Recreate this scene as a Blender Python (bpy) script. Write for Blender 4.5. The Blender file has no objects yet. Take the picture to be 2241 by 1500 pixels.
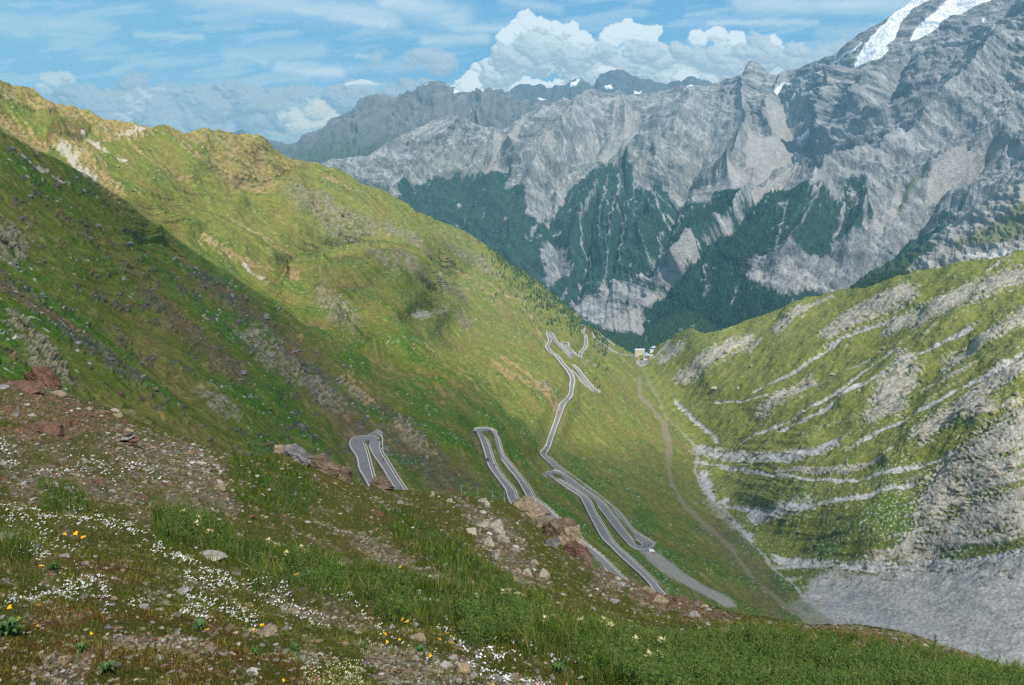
import bpy, math, random
import numpy as np
from mathutils import Vector, Matrix
rad = math.radians
scene = bpy.context.scene
col = scene.collection
# ------------------------------------------------------------------ camera
F, CX, CY, PITCH = 1690.0, 1120.5, 750.0, rad(13.96)
cam_d = bpy.data.cameras.new('camera'); cam = bpy.data.objects.new('camera', cam_d); col.objects.link(cam)
cam_d.sensor_width = 36.0; cam_d.lens = 36.0 * F / 2241.0
cam_d.clip_start = 0.1; cam_d.clip_end = 90000
cam.rotation_euler = (rad(90) - PITCH, 0, 0)
scene.camera = cam
# ------------------------------------------------------------------ light
SUN_EL, SUN_AZ = 54.0, 158.0          # azimuth clockwise from the view direction (+Y)
SDIR = Vector((math.sin(rad(SUN_AZ)) * math.cos(rad(SUN_EL)), math.cos(rad(SUN_AZ)) * math.cos(rad(SUN_EL)), math.sin(rad(SUN_EL))))
world = bpy.data.worlds.new('World'); scene.world = world; world.use_nodes = True
wn = world.node_tree.nodes; wl = world.node_tree.links
sky_t = wn.new('ShaderNodeTexSky'); sky_t.sky_type = 'NISHITA'; sky_t.sun_disc = False
sky_t.sun_elevation = rad(SUN_EL); sky_t.sun_rotation = rad(SUN_AZ); sky_t.altitude = 2700; sky_t.air_density = .75; sky_t.dust_density = 5.0; sky_t.ozone_density = .3
wl.new(sky_t.outputs[0], wn['Background'].inputs[0]); wn['Background'].inputs[1].default_value = 0.15
sun_d = bpy.data.lights.new('sun', 'SUN'); sun_d.energy = 3.4; sun_d.angle = rad(0.6); sun_d.color = (1.0, 0.94, 0.83)
sun = bpy.data.objects.new('sun', sun_d); col.objects.link(sun); sun.rotation_euler = (-SDIR).to_track_quat('-Z', 'Y').to_euler()
scene.view_settings.view_transform = 'Standard'; scene.view_settings.look = 'None'
scene.view_settings.exposure = 0.94; scene.view_settings.gamma = 1.0
scene.cycles.max_bounces = 4; scene.cycles.diffuse_bounces = 2; scene.cycles.volume_bounces = 0
scene.cycles.transparent_max_bounces = 6
scene.cycles.use_denoising = False
# ------------------------------------------------------------------ numpy helpers
RS = np.random.RandomState(5)
_perm = RS.permutation(256).astype(np.int32); _ang = RS.rand(256) * 2 * np.pi
_gx = np.cos(_ang).astype(np.float32); _gy = np.sin(_ang).astype(np.float32)
def n2(x, y, seed=0):
    x = np.asarray(x, np.float32) + seed * 17.31; y = np.asarray(y, np.float32) + seed * 5.77
    xf = np.floor(x); yf = np.floor(y); fx = x - xf; fy = y - yf
    ix = xf.astype(np.int32) & 255; iy = yf.astype(np.int32) & 255
    ix1 = (ix + 1) & 255; iy1 = (iy + 1) & 255
    a0 = _perm[ix]; a1 = _perm[ix1]
    def g(a, j, dx, dy):
        h = _perm[(a + j) & 255]; return _gx[h] * dx + _gy[h] * dy
    u = fx * fx * fx * (fx * (fx * 6 - 15) + 10); v = fy * fy * fy * (fy * (fy * 6 - 15) + 10)
    n00 = g(a0, iy, fx, fy); n10 = g(a1, iy, fx - 1, fy); n01 = g(a0, iy1, fx, fy - 1); n11 = g(a1, iy1, fx - 1, fy - 1)
    return ((n00 + (n10 - n00) * u) * (1 - v) + (n01 + (n11 - n01) * u) * v) * 1.5
def fbm(x, y, o=4, seed=0, gain=.5, lac=2.07):
    s = 0; a = 1; t = 0
    for i in range(o):
        s = s + a * n2(x, y, seed + i); t += a; a *= gain; x = x * lac; y = y * lac
    return s / t
def ridge(x, y, o=4, seed=0, gain=.5, lac=2.07):      # 0..1, crests sharp
    s = 0; a = 1; t = 0
    for i in range(o):
        s = s + a * (1 - np.abs(n2(x, y, seed + i))); t += a; a *= gain; x = x * lac; y = y * lac
    return s / t
def sst(a, b, x):
    t = np.clip((x - a) / (b - a), 0, 1); return t * t * (3 - 2 * t)
def lerp(a, b, t): return a + (b - a) * t
def cmix(c, d, t):                                  # colour arrays (...,3), t (...)
    return c + (np.asarray(d, np.float32) - c) * t[..., None]
class Tps:                                          # thin plate spline over the photo plane, looked up from a grid
    X0, Y0, ST = -260.0, -240.0, 6.0
    def __init__(s, pts, lam=0.0):
        p = np.array(pts, float); n = len(p); q = p[:, :2] / 500.0
        K = s._k(((q[:, None] - q[None]) ** 2).sum(-1)) + lam * np.eye(n)
        P = np.c_[np.ones(n), q]; A = np.zeros((n + 3, n + 3)); A[:n, :n] = K; A[:n, n:] = P; A[n:, :n] = P.T
        w = np.linalg.solve(A, np.r_[p[:, 2], 0, 0, 0])
        gx = (np.arange(s.X0, 2500, s.ST)); gy = (np.arange(s.Y0, 1640, s.ST)); X, Y = np.meshgrid(gx / 500, gy / 500)
        g = w[n] + w[n + 1] * X + w[n + 2] * Y
        for i in range(n): g = g + w[i] * s._k((X - q[i, 0]) ** 2 + (Y - q[i, 1]) ** 2)
        s.g = g
    @staticmethod
    def _k(r2): return .5 * r2 * np.log(r2 + 1e-12)
    def __call__(s, x, y):
        fx = np.clip((np.asarray(x, float) - s.X0) / s.ST, 0, s.g.shape[1] - 1.001); fy = np.clip((np.asarray(y, float) - s.Y0) / s.ST, 0, s.g.shape[0] - 1.001)
        i = fx.astype(int); j = fy.astype(int); a = fx - i; b = fy - j; g = s.g
        return (g[j, i] * (1 - a) + g[j, i + 1] * a) * (1 - b) + (g[j + 1, i] * (1 - a) + g[j + 1, i + 1] * a) * b
def disp_pts(l): return [(x, y, 1000.0 / d) for x, y, d in l]
def lines_pts(d): return [(x, y, q) for q, l in d for x, y in l]
cp, sp = math.cos(PITCH), math.sin(PITCH)
def unproj(px, py, Y):                              # photo pixel + distance -> world point
    a = (px - CX) / F; b = (CY - py) / F
    ry = cp + b * sp
    return np.stack([a / ry * Y, Y * np.ones_like(ry), (-sp + b * cp) / ry * Y], -1)
def proj(P):
    x, y, z = P[..., 0], P[..., 1], P[..., 2]
    fw = y * cp - z * sp; up = y * sp + z * cp
    return CX + F * x / fw, CY - F * up / fw
def pl(pts): a = np.array(pts, float); return lambda x: np.interp(x, a[:, 0], a[:, 1])
def seg_d(X, Y, pts, signed=False):                 # distance to polyline in the photo plane, + arc position 0..1
    best = np.full(X.shape, 1e9, np.float32); sg = np.zeros(X.shape, np.float32); tt = np.zeros(X.shape, np.float32)
    p = np.array(pts, float); L = np.r_[0, np.cumsum(np.hypot(*(np.diff(p, axis=0).T)))]
    for i in range(len(p) - 1):
        dx, dy = p[i + 1] - p[i]; l2 = dx * dx + dy * dy + 1e-9
        t = np.clip(((X - p[i, 0]) * dx + (Y - p[i, 1]) * dy) / l2, 0, 1)
        ex = X - p[i, 0] - t * dx; ey = Y - p[i, 1] - t * dy; d = np.sqrt(ex * ex + ey * ey)
        m = d < best; best = np.where(m, d, best); tt = np.where(m, (L[i] + t * math.sqrt(l2)) / L[-1], tt)
        if signed: sg = np.where(m, np.sign(dx * ey - dy * ex), sg)
    return (best * sg if signed else best), tt
def in_poly(X, Y, pts, soft=6.0):                   # 1 inside, 0 outside, soft edge
    p = list(pts); ins = np.zeros(X.shape, bool); j = len(p) - 1
    for i in range(len(p)):
        xi, yi = p[i]; xj, yj = p[j]
        ins ^= ((yi > Y) != (yj > Y)) & (X < (xj - xi) * (Y - yi) / (yj - yi + 1e-9) + xi); j = i
    x0 = min(a for a, b in p) - 4 * soft; x1 = max(a for a, b in p) + 4 * soft; y0 = min(b for a, b in p) - 4 * soft; y1 = max(b for a, b in p) + 4 * soft
    d = np.full(X.shape, 1e3, np.float32); m = (X > x0) & (X < x1) & (Y > y0) & (Y < y1)
    if m.any(): d[m] = seg_d(X[m], Y[m], p + [p[0]])[0]
    return sst(-soft, soft, np.where(ins, d, -d))
def band(X, Y, pts, w, soft=None, taper=False):
    soft = soft or w * .6
    pp = np.array(pts); m = (X > pp[:, 0].min() - w - 3 * soft) & (X < pp[:, 0].max() + w + 3 * soft) & (Y > pp[:, 1].min() - w - 3 * soft) & (Y < pp[:, 1].max() + w + 3 * soft)
    r = np.zeros(X.shape, np.float32)
    if m.any():
        d, t = seg_d(X[m], Y[m], pts); ww = w * (1 - .75 * t) if taper else w
        r[m] = 1 - sst(ww - soft, ww + soft, d)
    return r
# ------------------------------------------------------------------ object helpers
def tag(o, label=None, cat=None, group=None, kind=None):
    if label: o['label'] = label
    if cat: o['category'] = cat
    if group: o['group'] = group
    if kind: o['kind'] = kind
    return o
def link(name, data, parent=None):
    o = bpy.data.objects.new(name, data); col.objects.link(o)
    if parent: o.parent = parent
    return o
def fast_mesh(name, V, Fc, mat, colr=None, smooth=True, extra=None):
    me = bpy.data.meshes.new(name); V = np.asarray(V, np.float32).reshape(-1, 3); Fc = np.asarray(Fc, np.int32); k = Fc.shape[1]
    me.vertices.add(len(V)); me.vertices.foreach_set('co', V.ravel())
    me.loops.add(Fc.size); me.loops.foreach_set('vertex_index', Fc.ravel())
    me.polygons.add(len(Fc)); me.polygons.foreach_set('loop_start', np.arange(0, Fc.size, k, dtype=np.int32))
    try: me.polygons.foreach_set('loop_total', np.full(len(Fc), k, np.int32))
    except Exception: pass
    me.polygons.foreach_set('use_smooth', np.full(len(Fc), smooth, bool))
    if colr is not None:
        at = me.color_attributes.new('Col', 'FLOAT_COLOR', 'POINT'); c = np.ones((len(V), 4), np.float32); c[:, :3] = np.asarray(colr).reshape(-1, 3); at.data.foreach_set('color', c.ravel())
    for nm, arr in (extra or {}).items():
        at = me.attributes.new(nm, 'FLOAT', 'POINT'); at.data.foreach_set('value', np.asarray(arr, np.float32).ravel())
    me.update(calc_edges=True); me.materials.append(mat)
    return me
def grid_faces(n, m):
    i = np.arange(n * m, dtype=np.int32).reshape(n, m)
    return np.stack([i[:-1, :-1], i[:-1, 1:], i[1:, 1:], i[1:, :-1]], -1).reshape(-1, 4)
def mat(name, color=None, rough=.9, attr=None, bumps=(), cvar=(), spec=.15, metal=0, vary=None, transl=0):
    m = bpy.data.materials.new(name); m.use_nodes = True; N = m.node_tree.nodes; L = m.node_tree.links; b = N['Principled BSDF']
    b.inputs['Roughness'].default_value = rough; b.inputs['Specular IOR Level'].default_value = spec; b.inputs['Metallic'].default_value = metal
    tc = N.new('ShaderNodeTexCoord')
    if attr: a = N.new('ShaderNodeAttribute'); a.attribute_name = attr; src = a.outputs['Color']
    else:
        a = N.new('ShaderNodeRGB'); a.outputs[0].default_value = (*color, 1); src = a.outputs[0]
    if vary:                                        # per-object variation
        oi = N.new('ShaderNodeObjectInfo'); r = N.new('ShaderNodeMapRange'); L.new(oi.outputs['Random'], r.inputs[0]); r.inputs[3].default_value = 1 - vary; r.inputs[4].default_value = 1 + vary
        mx = N.new('ShaderNodeVectorMath'); mx.operation = 'SCALE'; L.new(src, mx.inputs[0]); L.new(r.outputs[0], mx.inputs['Scale']); src = mx.outputs[0]
    for sc, lo, hi in cvar:
        nz = N.new('ShaderNodeTexNoise'); nz.inputs['Scale'].default_value = sc; nz.inputs['Detail'].default_value = 5; nz.inputs['Roughness'].default_value = .65; L.new(tc.outputs['Object'], nz.inputs['Vector'])
        r = N.new('ShaderNodeMapRange'); L.new(nz.outputs[0], r.inputs[0]); r.inputs[1].default_value = .3; r.inputs[2].default_value = .7; r.inputs[3].default_value = lo; r.inputs[4].default_value = hi
        mx = N.new('ShaderNodeVectorMath'); mx.operation = 'SCALE'; L.new(src, mx.inputs[0]); L.new(r.outputs[0], mx.inputs['Scale']); src = mx.outputs[0]
    L.new(src, b.inputs['Base Color'])
    prev = None
    for sc, dist in bumps:
        nz = N.new('ShaderNodeTexNoise'); nz.inputs['Scale'].default_value = sc; nz.inputs['Detail'].default_value = 6; nz.inputs['Roughness'].default_value = .7; L.new(tc.outputs['Object'], nz.inputs['Vector'])
        bp = N.new('ShaderNodeBump'); bp.inputs['Distance'].default_value = dist; bp.inputs['Strength'].default_value = 1; L.new(nz.outputs[0], bp.inputs['Height'])
        if prev: L.new(prev, bp.inputs['Normal'])
        prev = bp.outputs[0]
    if prev: L.new(prev, b.inputs['Normal'])
    return m
class Sheet:
    """a stretch of terrain: columns run across the valley, rows climb from its hidden foot to its crest and down the far side"""
    def __init__(s, u0, u1, nu, nv, top, bot):
        u = np.linspace(u0, u1, nu); t = np.linspace(0, 1, nv); s.u0, s.u1, s.nu, s.nv = u0, u1, nu, nv
        s.tp = top(u); s.bt = bot(u); s.U = u
        s.PX = np.repeat(u[None], nv, 0); s.PY = s.bt[None] + (s.tp - s.bt)[None] * t[:, None]
    def place(s, Y): s.P = unproj(s.PX, s.PY, Y); s.Yd = Y; return s.P
    def normals(s):
        du = np.gradient(s.P, axis=1); dv = np.gradient(s.P, axis=0); n = np.cross(du, dv); return n / (np.linalg.norm(n, axis=-1, keepdims=True) + 1e-9)
    def at(s, px, py):
        i = np.clip((px - s.u0) / (s.u1 - s.u0) * (s.nu - 1), 0, s.nu - 1.001); i0 = int(i); a = i - i0
        tp = s.tp[i0] * (1 - a) + s.tp[i0 + 1] * a; bt = s.bt[i0] * (1 - a) + s.bt[i0 + 1] * a
        j = np.clip((py - bt) / (tp - bt) * (s.nv - 1), 0, s.nv - 1.001); j0 = int(j); b = j - j0; P = s.P
        return Vector((P[j0, i0] * (1 - a) + P[j0, i0 + 1] * a) * (1 - b) + (P[j0 + 1, i0] * (1 - a) + P[j0 + 1, i0 + 1] * a) * b)
    def build(s, name, C, m, back=((.05, .03), (.15, .12), (.3, .3)), extra=None, front=None):
        P = s.P; top = P[-1]; rows = [P]; cr = [C]
        if front is not None: rows = [front] + rows; cr = [np.array((.080, .108, .014)) * (1 + .5 * fbm(front[..., 0] * .03, front[..., 1] * .03, 4, 13))[..., None] * np.ones(3)] + cr
        for f, g in back:                           # the far side falls away behind the crest
            q = top.copy(); q[:, 1] += f * s.Yd[-1]; q[:, 2] -= g * s.Yd[-1]; rows.append(q[None]); cr.append(C[-1:])
        V = np.concatenate(rows, 0); Cc = np.concatenate(cr, 0)
        me = fast_mesh(name, V, grid_faces(V.shape[0], V.shape[1]), m, Cc)
        return tag(link(name, me), kind='structure')
# ================================================================== VALLEY (near shoulder, road slope, valley floor, right-hand slope)
FG_TOP = pl([(-260, 800), (0, 828), (60, 832), (150, 862), (260, 905), (330, 935), (480, 985), (560, 1000), (640, 985), (720, 1020), (780, 1062), (860, 1070), (940, 1078), (1040, 1088), (1110, 1100), (1180, 1140), (1250, 1200), (1300, 1246), (1340, 1256), (1400, 1285), (1500, 1312), (1600, 1338), (1740, 1362), (1800, 1368), (1900, 1372), (2000, 1392), (2120, 1432), (2241, 1482), (2500, 1600)])
V_TOP = pl([(-260, 60), (-100, 140), (0, 180), (60, 200), (120, 225), (170, 243), (220, 258), (270, 272), (320, 289), (370, 290), (420, 288), (480, 290), (530, 294), (560, 306), (590, 330), (640, 350), (700, 364), (740, 378), (790, 392), (840, 412), (890, 440), (920, 464), (960, 482), (1030, 512), (1090, 556), (1150, 600), (1200, 636), (1250, 676), (1290, 712), (1330, 742), (1370, 768), (1395, 778), (1420, 770), (1450, 752), (1480, 733), (1510, 719), (1540, 730), (1580, 726), (1620, 704), (1680, 682), (1740, 662), (1800, 644), (1850, 632), (1880, 634), (1960, 610), (2040, 586), (2120, 572), (2241, 552), (2500, 505)])
near = [(-260, 330, 360), (0, 290, 430), (0, 500, 340), (0, 800, 200), (0, 900, 170), (-260, 700, 190), (270, 440, 520), (380, 520, 560), (500, 600, 600), (300, 700, 360), (500, 850, 345), (700, 950, 400), (640, 690, 660), (600, 780, 480), (400, 900, 270)]
common = [(800, 960, 440), (873, 1067, 385), (809, 1057, 370), (700, 1080, 320), (800, 800, 620), (900, 900, 560), (1065, 944, 610), (1124, 1093, 475), (1164, 1091, 525), (1000, 850, 720), (1252, 1170, 505), (1350, 1255, 500), (1427, 1275, 525), (1307, 1147, 620), (1202, 1037, 745),
 (1410, 1200, 640), (1325, 1102, 750), (1190, 992, 900), (1215, 920, 1060), (1252, 836, 1290), (1201, 740, 1680), (1310, 859, 1380), (1300, 802, 1680), (1276, 710, 2150), (1395, 779, 2260),
 (1100, 900, 900), (1150, 850, 1060), (1000, 700, 1330), (1100, 700, 1700),
 (1440, 900, 1640), (1500, 1000, 1330), (1570, 1120, 1030), (1700, 1240, 830), (1800, 1340, 680), (2000, 1420, 600), (2241, 1500, 528), (2000, 1240, 740), (1850, 1240, 780), (1600, 1300, 640), (1500, 1180, 780), (1480, 1100, 950), (1740, 1350, 650),
 (1510, 720, 2050), (1600, 712, 1950), (1720, 668, 1850), (1850, 632, 1720), (2000, 600, 1500), (2241, 552, 1300), (2500, 505, 1150), (1700, 800, 1500), (1900, 800, 1230), (2100, 800, 1000), (2241, 800, 880), (1700, 950, 1200), (2000, 950, 900), (2241, 950, 755),
 (1560, 960, 1400), (1550, 850, 1620), (2100, 1100, 758), (2100, 1180, 724), (2241, 1100, 705), (2241, 1190, 668), (1700, 1100, 930), (1900, 1180, 785), (2000, 1330, 668), (2241, 1300, 632), (2241, 1400, 575), (2500, 1300, 600), (2500, 1450, 530), (2500, 800, 900), (2500, 950, 800), (2500, 1100, 730), (1440, 800, 2000), (1350, 850, 1600), (1400, 950, 1350), (1380, 1050, 960)]
mid = [(300, 445, 880), (100, 310, 980), (0, 260, 950), (-260, 150, 850), (0, 180, 1020), (150, 235, 1120), (300, 290, 1150), (450, 288, 1250), (560, 308, 1350), (590, 330, 1400), (450, 400, 1130), (350, 520, 860), (600, 500, 1150), (740, 378, 1620), (800, 470, 1400), (950, 480, 1950), (1100, 560, 2200), (1200, 636, 2400), (1300, 722, 2500),
 (1000, 600, 1700), (800, 545, 1200), (800, 640, 930), (900, 600, 1080), (650, 600, 980), (600, 650, 850), (700, 740, 760), (950, 760, 950)]
D1 = Tps(disp_pts(near + common), .002); D2 = Tps(disp_pts(mid + common), .002)
SHOULDER = [(-300, 130), (-100, 236), (0, 290), (90, 335), (210, 400), (270, 440), (330, 490), (380, 520), (500, 598), (640, 690), (760, 790), (860, 880)]
HUMP = [(600, 640), (640, 590), (700, 562), (780, 553), (850, 560), (920, 580), (985, 622), (1030, 690)]
def valley_Y(px, py):
    s, t = seg_d(px, py, SHOULDER, True)
    w = sst(-2, 5, -s); w = np.where(px > 860, 1, w)
    soft = sst(560, 760, px); w = lerp(w, sst(-60, 90, -s), soft); w = np.where(py < 880, w, lerp(w, sst(700, 900, px), sst(880, 930, py)))
    d = lerp(D1(px, py), D2(px, py), w)
    h, t = seg_d(px, py, HUMP, True)
    jump = sst(0, 10, -h) * np.exp(-np.clip(-h, 0, 1e4) / 70) * sst(0, .15, t) * sst(0, .2, 1 - t)
    Y = 1000.0 / np.clip(d, .25, 20)
    return Y * (1 + .20 * jump)
VS = Sheet(-200, 2440, 1500, 820, V_TOP, lambda u: np.minimum(FG_TOP(u) + 70, 1620))
Yb = valley_Y(VS.PX, VS.PY)
VS.place(Yb)
# ---- the road, traced on the slope: top hairpin down to the hotel
E1 = [(835, 1135, 853, 1135), (804.0, 1058.6, 822.1, 1058.6), (785.9, 1026.6, 812.5, 1026.6), (782.1, 1005.3, 807.4, 1005.3), (776.3, 993.6, 804.5, 994.6), (768.8, 982.9, 801.3, 984.0), (764.5, 972.2, 798.4, 976.5), (765.4, 965.9, 796.5, 972.8), (769.9, 959.5, 796.0, 971.0), (777.3, 955.4, 796.7, 969.9), (788.0, 953.9, 798.6, 969.3), (804.0, 953.3, 801.3, 969.3), (816.8, 953.6, 803.1, 969.7), (825.3, 955.7, 804.5, 970.7), (830.6, 959.5, 805.6, 972.2), (832.2, 965.9, 807.2, 976.5), (830.6, 976.5, 810.9, 984.0), (832.8, 986.1, 815.2, 993.6), (838.1, 996.8, 821.0, 1002.1), (846.6, 1009.6, 827.4, 1010.6), (857.3, 1026.6, 838.1, 1026.6), (868.0, 1044.8, 848.8, 1044.8), (891.4, 1079.9, 870.1, 1079.9), (940, 1160, 915, 1160)]
E2 = [(1160, 1180, 1182, 1180), (1115.0, 1097.3, 1135.3, 1097.3), (1106.1, 1072.0, 1125.1, 1072.0), (1088.4, 1046.7, 1103.0, 1046.7), (1070.0, 1021.3, 1085.9, 1021.3), (1061.8, 996.0, 1076.4, 996.0), (1054.2, 970.7, 1068.8, 970.7), (1046.0, 950.4, 1059.3, 956.7), (1038.4, 942.8, 1056.7, 953.2), (1042.8, 939.0, 1058.0, 951.7), (1051.7, 937.7, 1060.5, 951.4), (1061.8, 937.7, 1062.4, 951.4), (1073.2, 939.0, 1064.1, 951.7), (1080.8, 942.2, 1065.3, 953.2), (1086.5, 946.6, 1066.2, 956.7), (1090.3, 958.0, 1068.1, 963.1), (1095.4, 977.0, 1075.7, 977.0), (1101.1, 994.7, 1088.4, 997.3), (1108.7, 1006.1, 1099.8, 1008.7), (1121.3, 1020.1, 1108.7, 1021.3), (1142.2, 1046.7, 1129.6, 1046.7), (1160.6, 1072.0, 1145.4, 1073.3), (1172.0, 1091.0, 1155.5, 1091.0), (1197.5, 1110, 1172, 1110), (1220, 1132, 1202, 1135), (1250, 1155, 1232, 1157), (1267, 1172, 1250, 1173), (1282, 1190, 1267, 1191), (1317, 1217, 1297, 1220), (1360, 1260, 1335, 1257), (1388, 1290, 1362, 1290), (1470, 1370, 1440, 1370)]
E3 = [(1530, 1370, 1508, 1370), (1452, 1295, 1434, 1295), (1437, 1277, 1420, 1277), (1410, 1250, 1396, 1252), (1375, 1217, 1359, 1219), (1347, 1192, 1337, 1197), (1335, 1175, 1317, 1177), (1317, 1145, 1300, 1147), (1302, 1120, 1287, 1122), (1290, 1095, 1272, 1092), (1272, 1080, 1262, 1082), (1250, 1065, 1240, 1068), (1225, 1050, 1215, 1050), (1211, 1044, 1200, 1040), (1210, 1042.5, 1193, 1035), (1211, 1041.5, 1197.5, 1032), (1215, 1041, 1210, 1030), (1225, 1046, 1225, 1032.5), (1237, 1054, 1240, 1041), (1262, 1072, 1265, 1060), (1287, 1092, 1290, 1078), (1307, 1107, 1320, 1100), (1327, 1132, 1340, 1125), (1350, 1162, 1360, 1152), (1375, 1190.7, 1382, 1180), (1388.7, 1201, 1388.7, 1189), (1400, 1204, 1393, 1193), (1413, 1203, 1398.7, 1195), (1425, 1199, 1402.7, 1194.3), (1432, 1194, 1404.7, 1192), (1430.7, 1189, 1403, 1189), (1425, 1184.7, 1397, 1184.7), (1413, 1178, 1389, 1179), (1397, 1168, 1380, 1170), (1382.7, 1157, 1367, 1155), (1360, 1127, 1347, 1122), (1345, 1112, 1332, 1107), (1320, 1092, 1312, 1095), (1287, 1067, 1280, 1072), (1250, 1040, 1245, 1047), (1225, 1022, 1220, 1030), (1207, 1005, 1200, 1012), (1196, 996, 1183.5, 996), (1196.7, 990.5, 1183.5, 989), (1204, 977, 1193.7, 976), (1211, 955, 1202.5, 951), (1221.6, 926, 1212.8, 923), (1232, 898, 1221.6, 893.7), (1239, 882, 1226, 883.5), (1251, 870, 1239, 871.7), (1255, 861.5, 1245, 861.5)]
R3 = [(1242, 873), (1249, 862), (1251, 847), (1253, 836), (1252, 826), (1247, 816), (1240, 806), (1232, 797), (1224, 786), (1217, 779), (1210, 774), (1203, 768), (1198, 759), (1201, 753), (1204, 747), (1202, 739), (1199, 731), (1204, 728), (1210, 737), (1215, 745), (1223, 755), (1234, 766), (1244, 775), (1251, 780)]
R4 = [(1251, 776), (1242, 767), (1234, 757), (1229, 751), (1234, 749), (1241, 752), (1243, 760), (1251, 768), (1264, 779), (1278, 788), (1290, 796), (1304, 803)]
R5 = [(1304, 802), (1296, 796), (1282, 788), (1270, 779), (1271, 772), (1278, 765), (1282, 756), (1283, 744), (1281, 736), (1275, 725), (1278, 717), (1275, 710), (1282, 714), (1292, 725), (1298, 737), (1306, 745), (1316, 752), (1326, 758), (1337, 766), (1350, 773), (1370, 778), (1389, 779)]
R6 = [(1230, 788), (1241, 794), (1252, 799), (1263, 808), (1271, 818), (1283, 833), (1296, 847), (1309, 859), (1300, 857), (1288, 847), (1271, 832), (1257, 818), (1247, 809)]
R7 = [(1304, 730), (1312, 732), (1324, 741), (1336, 750), (1346, 757)]
R8 = [(1318, 742), (1315, 747), (1320, 752)]
ROADS = [(E1, 0), (E2, 0), (E3, 0), (R3, 6.8), (R4, 6), (R5, 7), (R6, 6.5), (R7, 6), (R8, 6)]
def smooth_path(P, step, k):
    P = np.asarray(P, float); d = np.r_[0, np.cumsum(np.linalg.norm(np.diff(P, axis=0), axis=1))]
    n = max(int(d[-1] / step), 4); s = np.linspace(0, d[-1], n); Q = np.stack([np.interp(s, d, P[:, i]) for i in range(3)], 1)
    for kk in range(k):
        R = Q.copy(); R[1:-1] = (Q[:-2] + 2 * Q[1:-1] + Q[2:]) / 4; Q = R
    return Q
def catmull(pts, n=6):
    p = np.array(pts, float); p = np.vstack([2 * p[0] - p[1], p, 2 * p[-1] - p[-2]]); out = []
    for i in range(1, len(p) - 2):
        for t in np.linspace(0, 1, n, endpoint=False):
            out.append(.5 * ((2 * p[i]) + (-p[i - 1] + p[i + 1]) * t + (2 * p[i - 1] - 5 * p[i] + 4 * p[i + 1] - p[i + 2]) * t * t + (-p[i - 1] + 3 * p[i] - 3 * p[i + 1] + p[i + 2]) * t ** 3))
    out.append(p[-2]); return np.array(out)
def at_z(px, py, z):                                 # where the line of sight through a photo point meets height z
    q = unproj(px, py, np.ones(np.shape(px))); return q * (z / q[..., 2])[..., None]
def resample(A, d, s): return np.stack([np.interp(s, d, A[:, i]) for i in range(A.shape[1])], 1)
road_paths = []
for R, w in ROADS:
    if w == 0:
        R = np.array(R, float); a = catmull(R[:, :2], 8); b = catmull(R[:, 2:], 8); c = (a + b) / 2; P = unproj(c[:, 0], c[:, 1], valley_Y(c[:, 0], c[:, 1])); d = np.r_[0, np.cumsum(np.linalg.norm(np.diff(P, axis=0), axis=1))]
        s = np.linspace(0, d[-1], int(d[-1] / 1.2)); ab = resample(np.c_[a, b, P[:, 2]], d, s); z = ab[:, 4].copy()
        for kk in range(160): z[1:-1] = (z[:-2] + 2 * z[1:-1] + z[2:]) / 4
        A = at_z(ab[:, 0], ab[:, 1], z); B = at_z(ab[:, 2], ab[:, 3], z)
        for kk in range(3):
            for M in (A, B): M[1:-1] = (M[:-2] + 2 * M[1:-1] + M[2:]) / 4
    else:
        c = catmull(R); P = unproj(c[:, 0], c[:, 1], valley_Y(c[:, 0], c[:, 1])); Q = smooth_path(P, 1.5, 6); z = Q[:, 2].copy()
        for kk in range(60): z[1:-1] = (z[:-2] + 2 * z[1:-1] + z[2:]) / 4
        Q[:, 2] = z; T = np.gradient(Q, axis=0); L = np.stack([-T[:, 1], T[:, 0], 0 * T[:, 0]], 1); L /= np.linalg.norm(L, axis=1, keepdims=True) + 1e-9; A = Q + L * w / 2; B = Q - L * w / 2
    road_paths.append((A, B))
# ---- paths and gravel tracks are painted ground, the lay-by too
# ---- relief
X, Y, Z = VS.P[..., 0], VS.P[..., 1], VS.P[..., 2]; PX, PY = VS.PX, VS.PY
STREAM = [(1385, 775), (1410, 815), (1440, 870), (1452, 905), (1490, 945), (1530, 985), (1520, 1030), (1545, 1085), (1600, 1130), (1650, 1200), (1705, 1255), (1790, 1330), (1900, 1400), (2100, 1480)]
sd, _ = seg_d(PX, PY, STREAM, True); right = sst(-14, 14, -sd); right = np.where(PY < 775, (PX > 1385) * 1.0, right)
QL = Tps(lines_pts([(0, [(-100, 500), (300, 800), (520, 960)]), (1, [(0, 290), (380, 520), (640, 700), (850, 900), (1000, 1060)]), (2, [(100, 220), (350, 450), (640, 600), (900, 800), (1150, 1050), (1250, 1180)]),
 (3, [(350, 290), (560, 430), (800, 560), (1000, 730), (1200, 930), (1450, 1180), (1600, 1300)]), (4, [(600, 330), (800, 450), (1000, 590), (1200, 780), (1380, 980), (1500, 1120), (1750, 1345)]), (5, [(900, 450), (1100, 600), (1250, 740), (1400, 900), (1470, 980)])]), .01)
QR = Tps(lines_pts([(10, [(1520, 730), (1470, 800), (1440, 850)]), (11, [(1720, 690), (1600, 760), (1480, 880)]), (12, [(1950, 610), (1750, 720), (1560, 870), (1480, 900)]), (13, [(2241, 570), (2000, 700), (1750, 850), (1560, 940)]),
 (14, [(2241, 700), (2050, 830), (1800, 950), (1540, 990)]), (15, [(2300, 850), (2050, 960), (1800, 1040), (1560, 1010)]), (16, [(2300, 1000), (2050, 1080), (1800, 1130), (1600, 1100)]), (17, [(2300, 1160), (2000, 1200), (1720, 1220)]),
 (18, [(2300, 1300), (2000, 1330), (1750, 1280)]), (19, [(2300, 1450), (1900, 1380)])]), .01)
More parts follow.
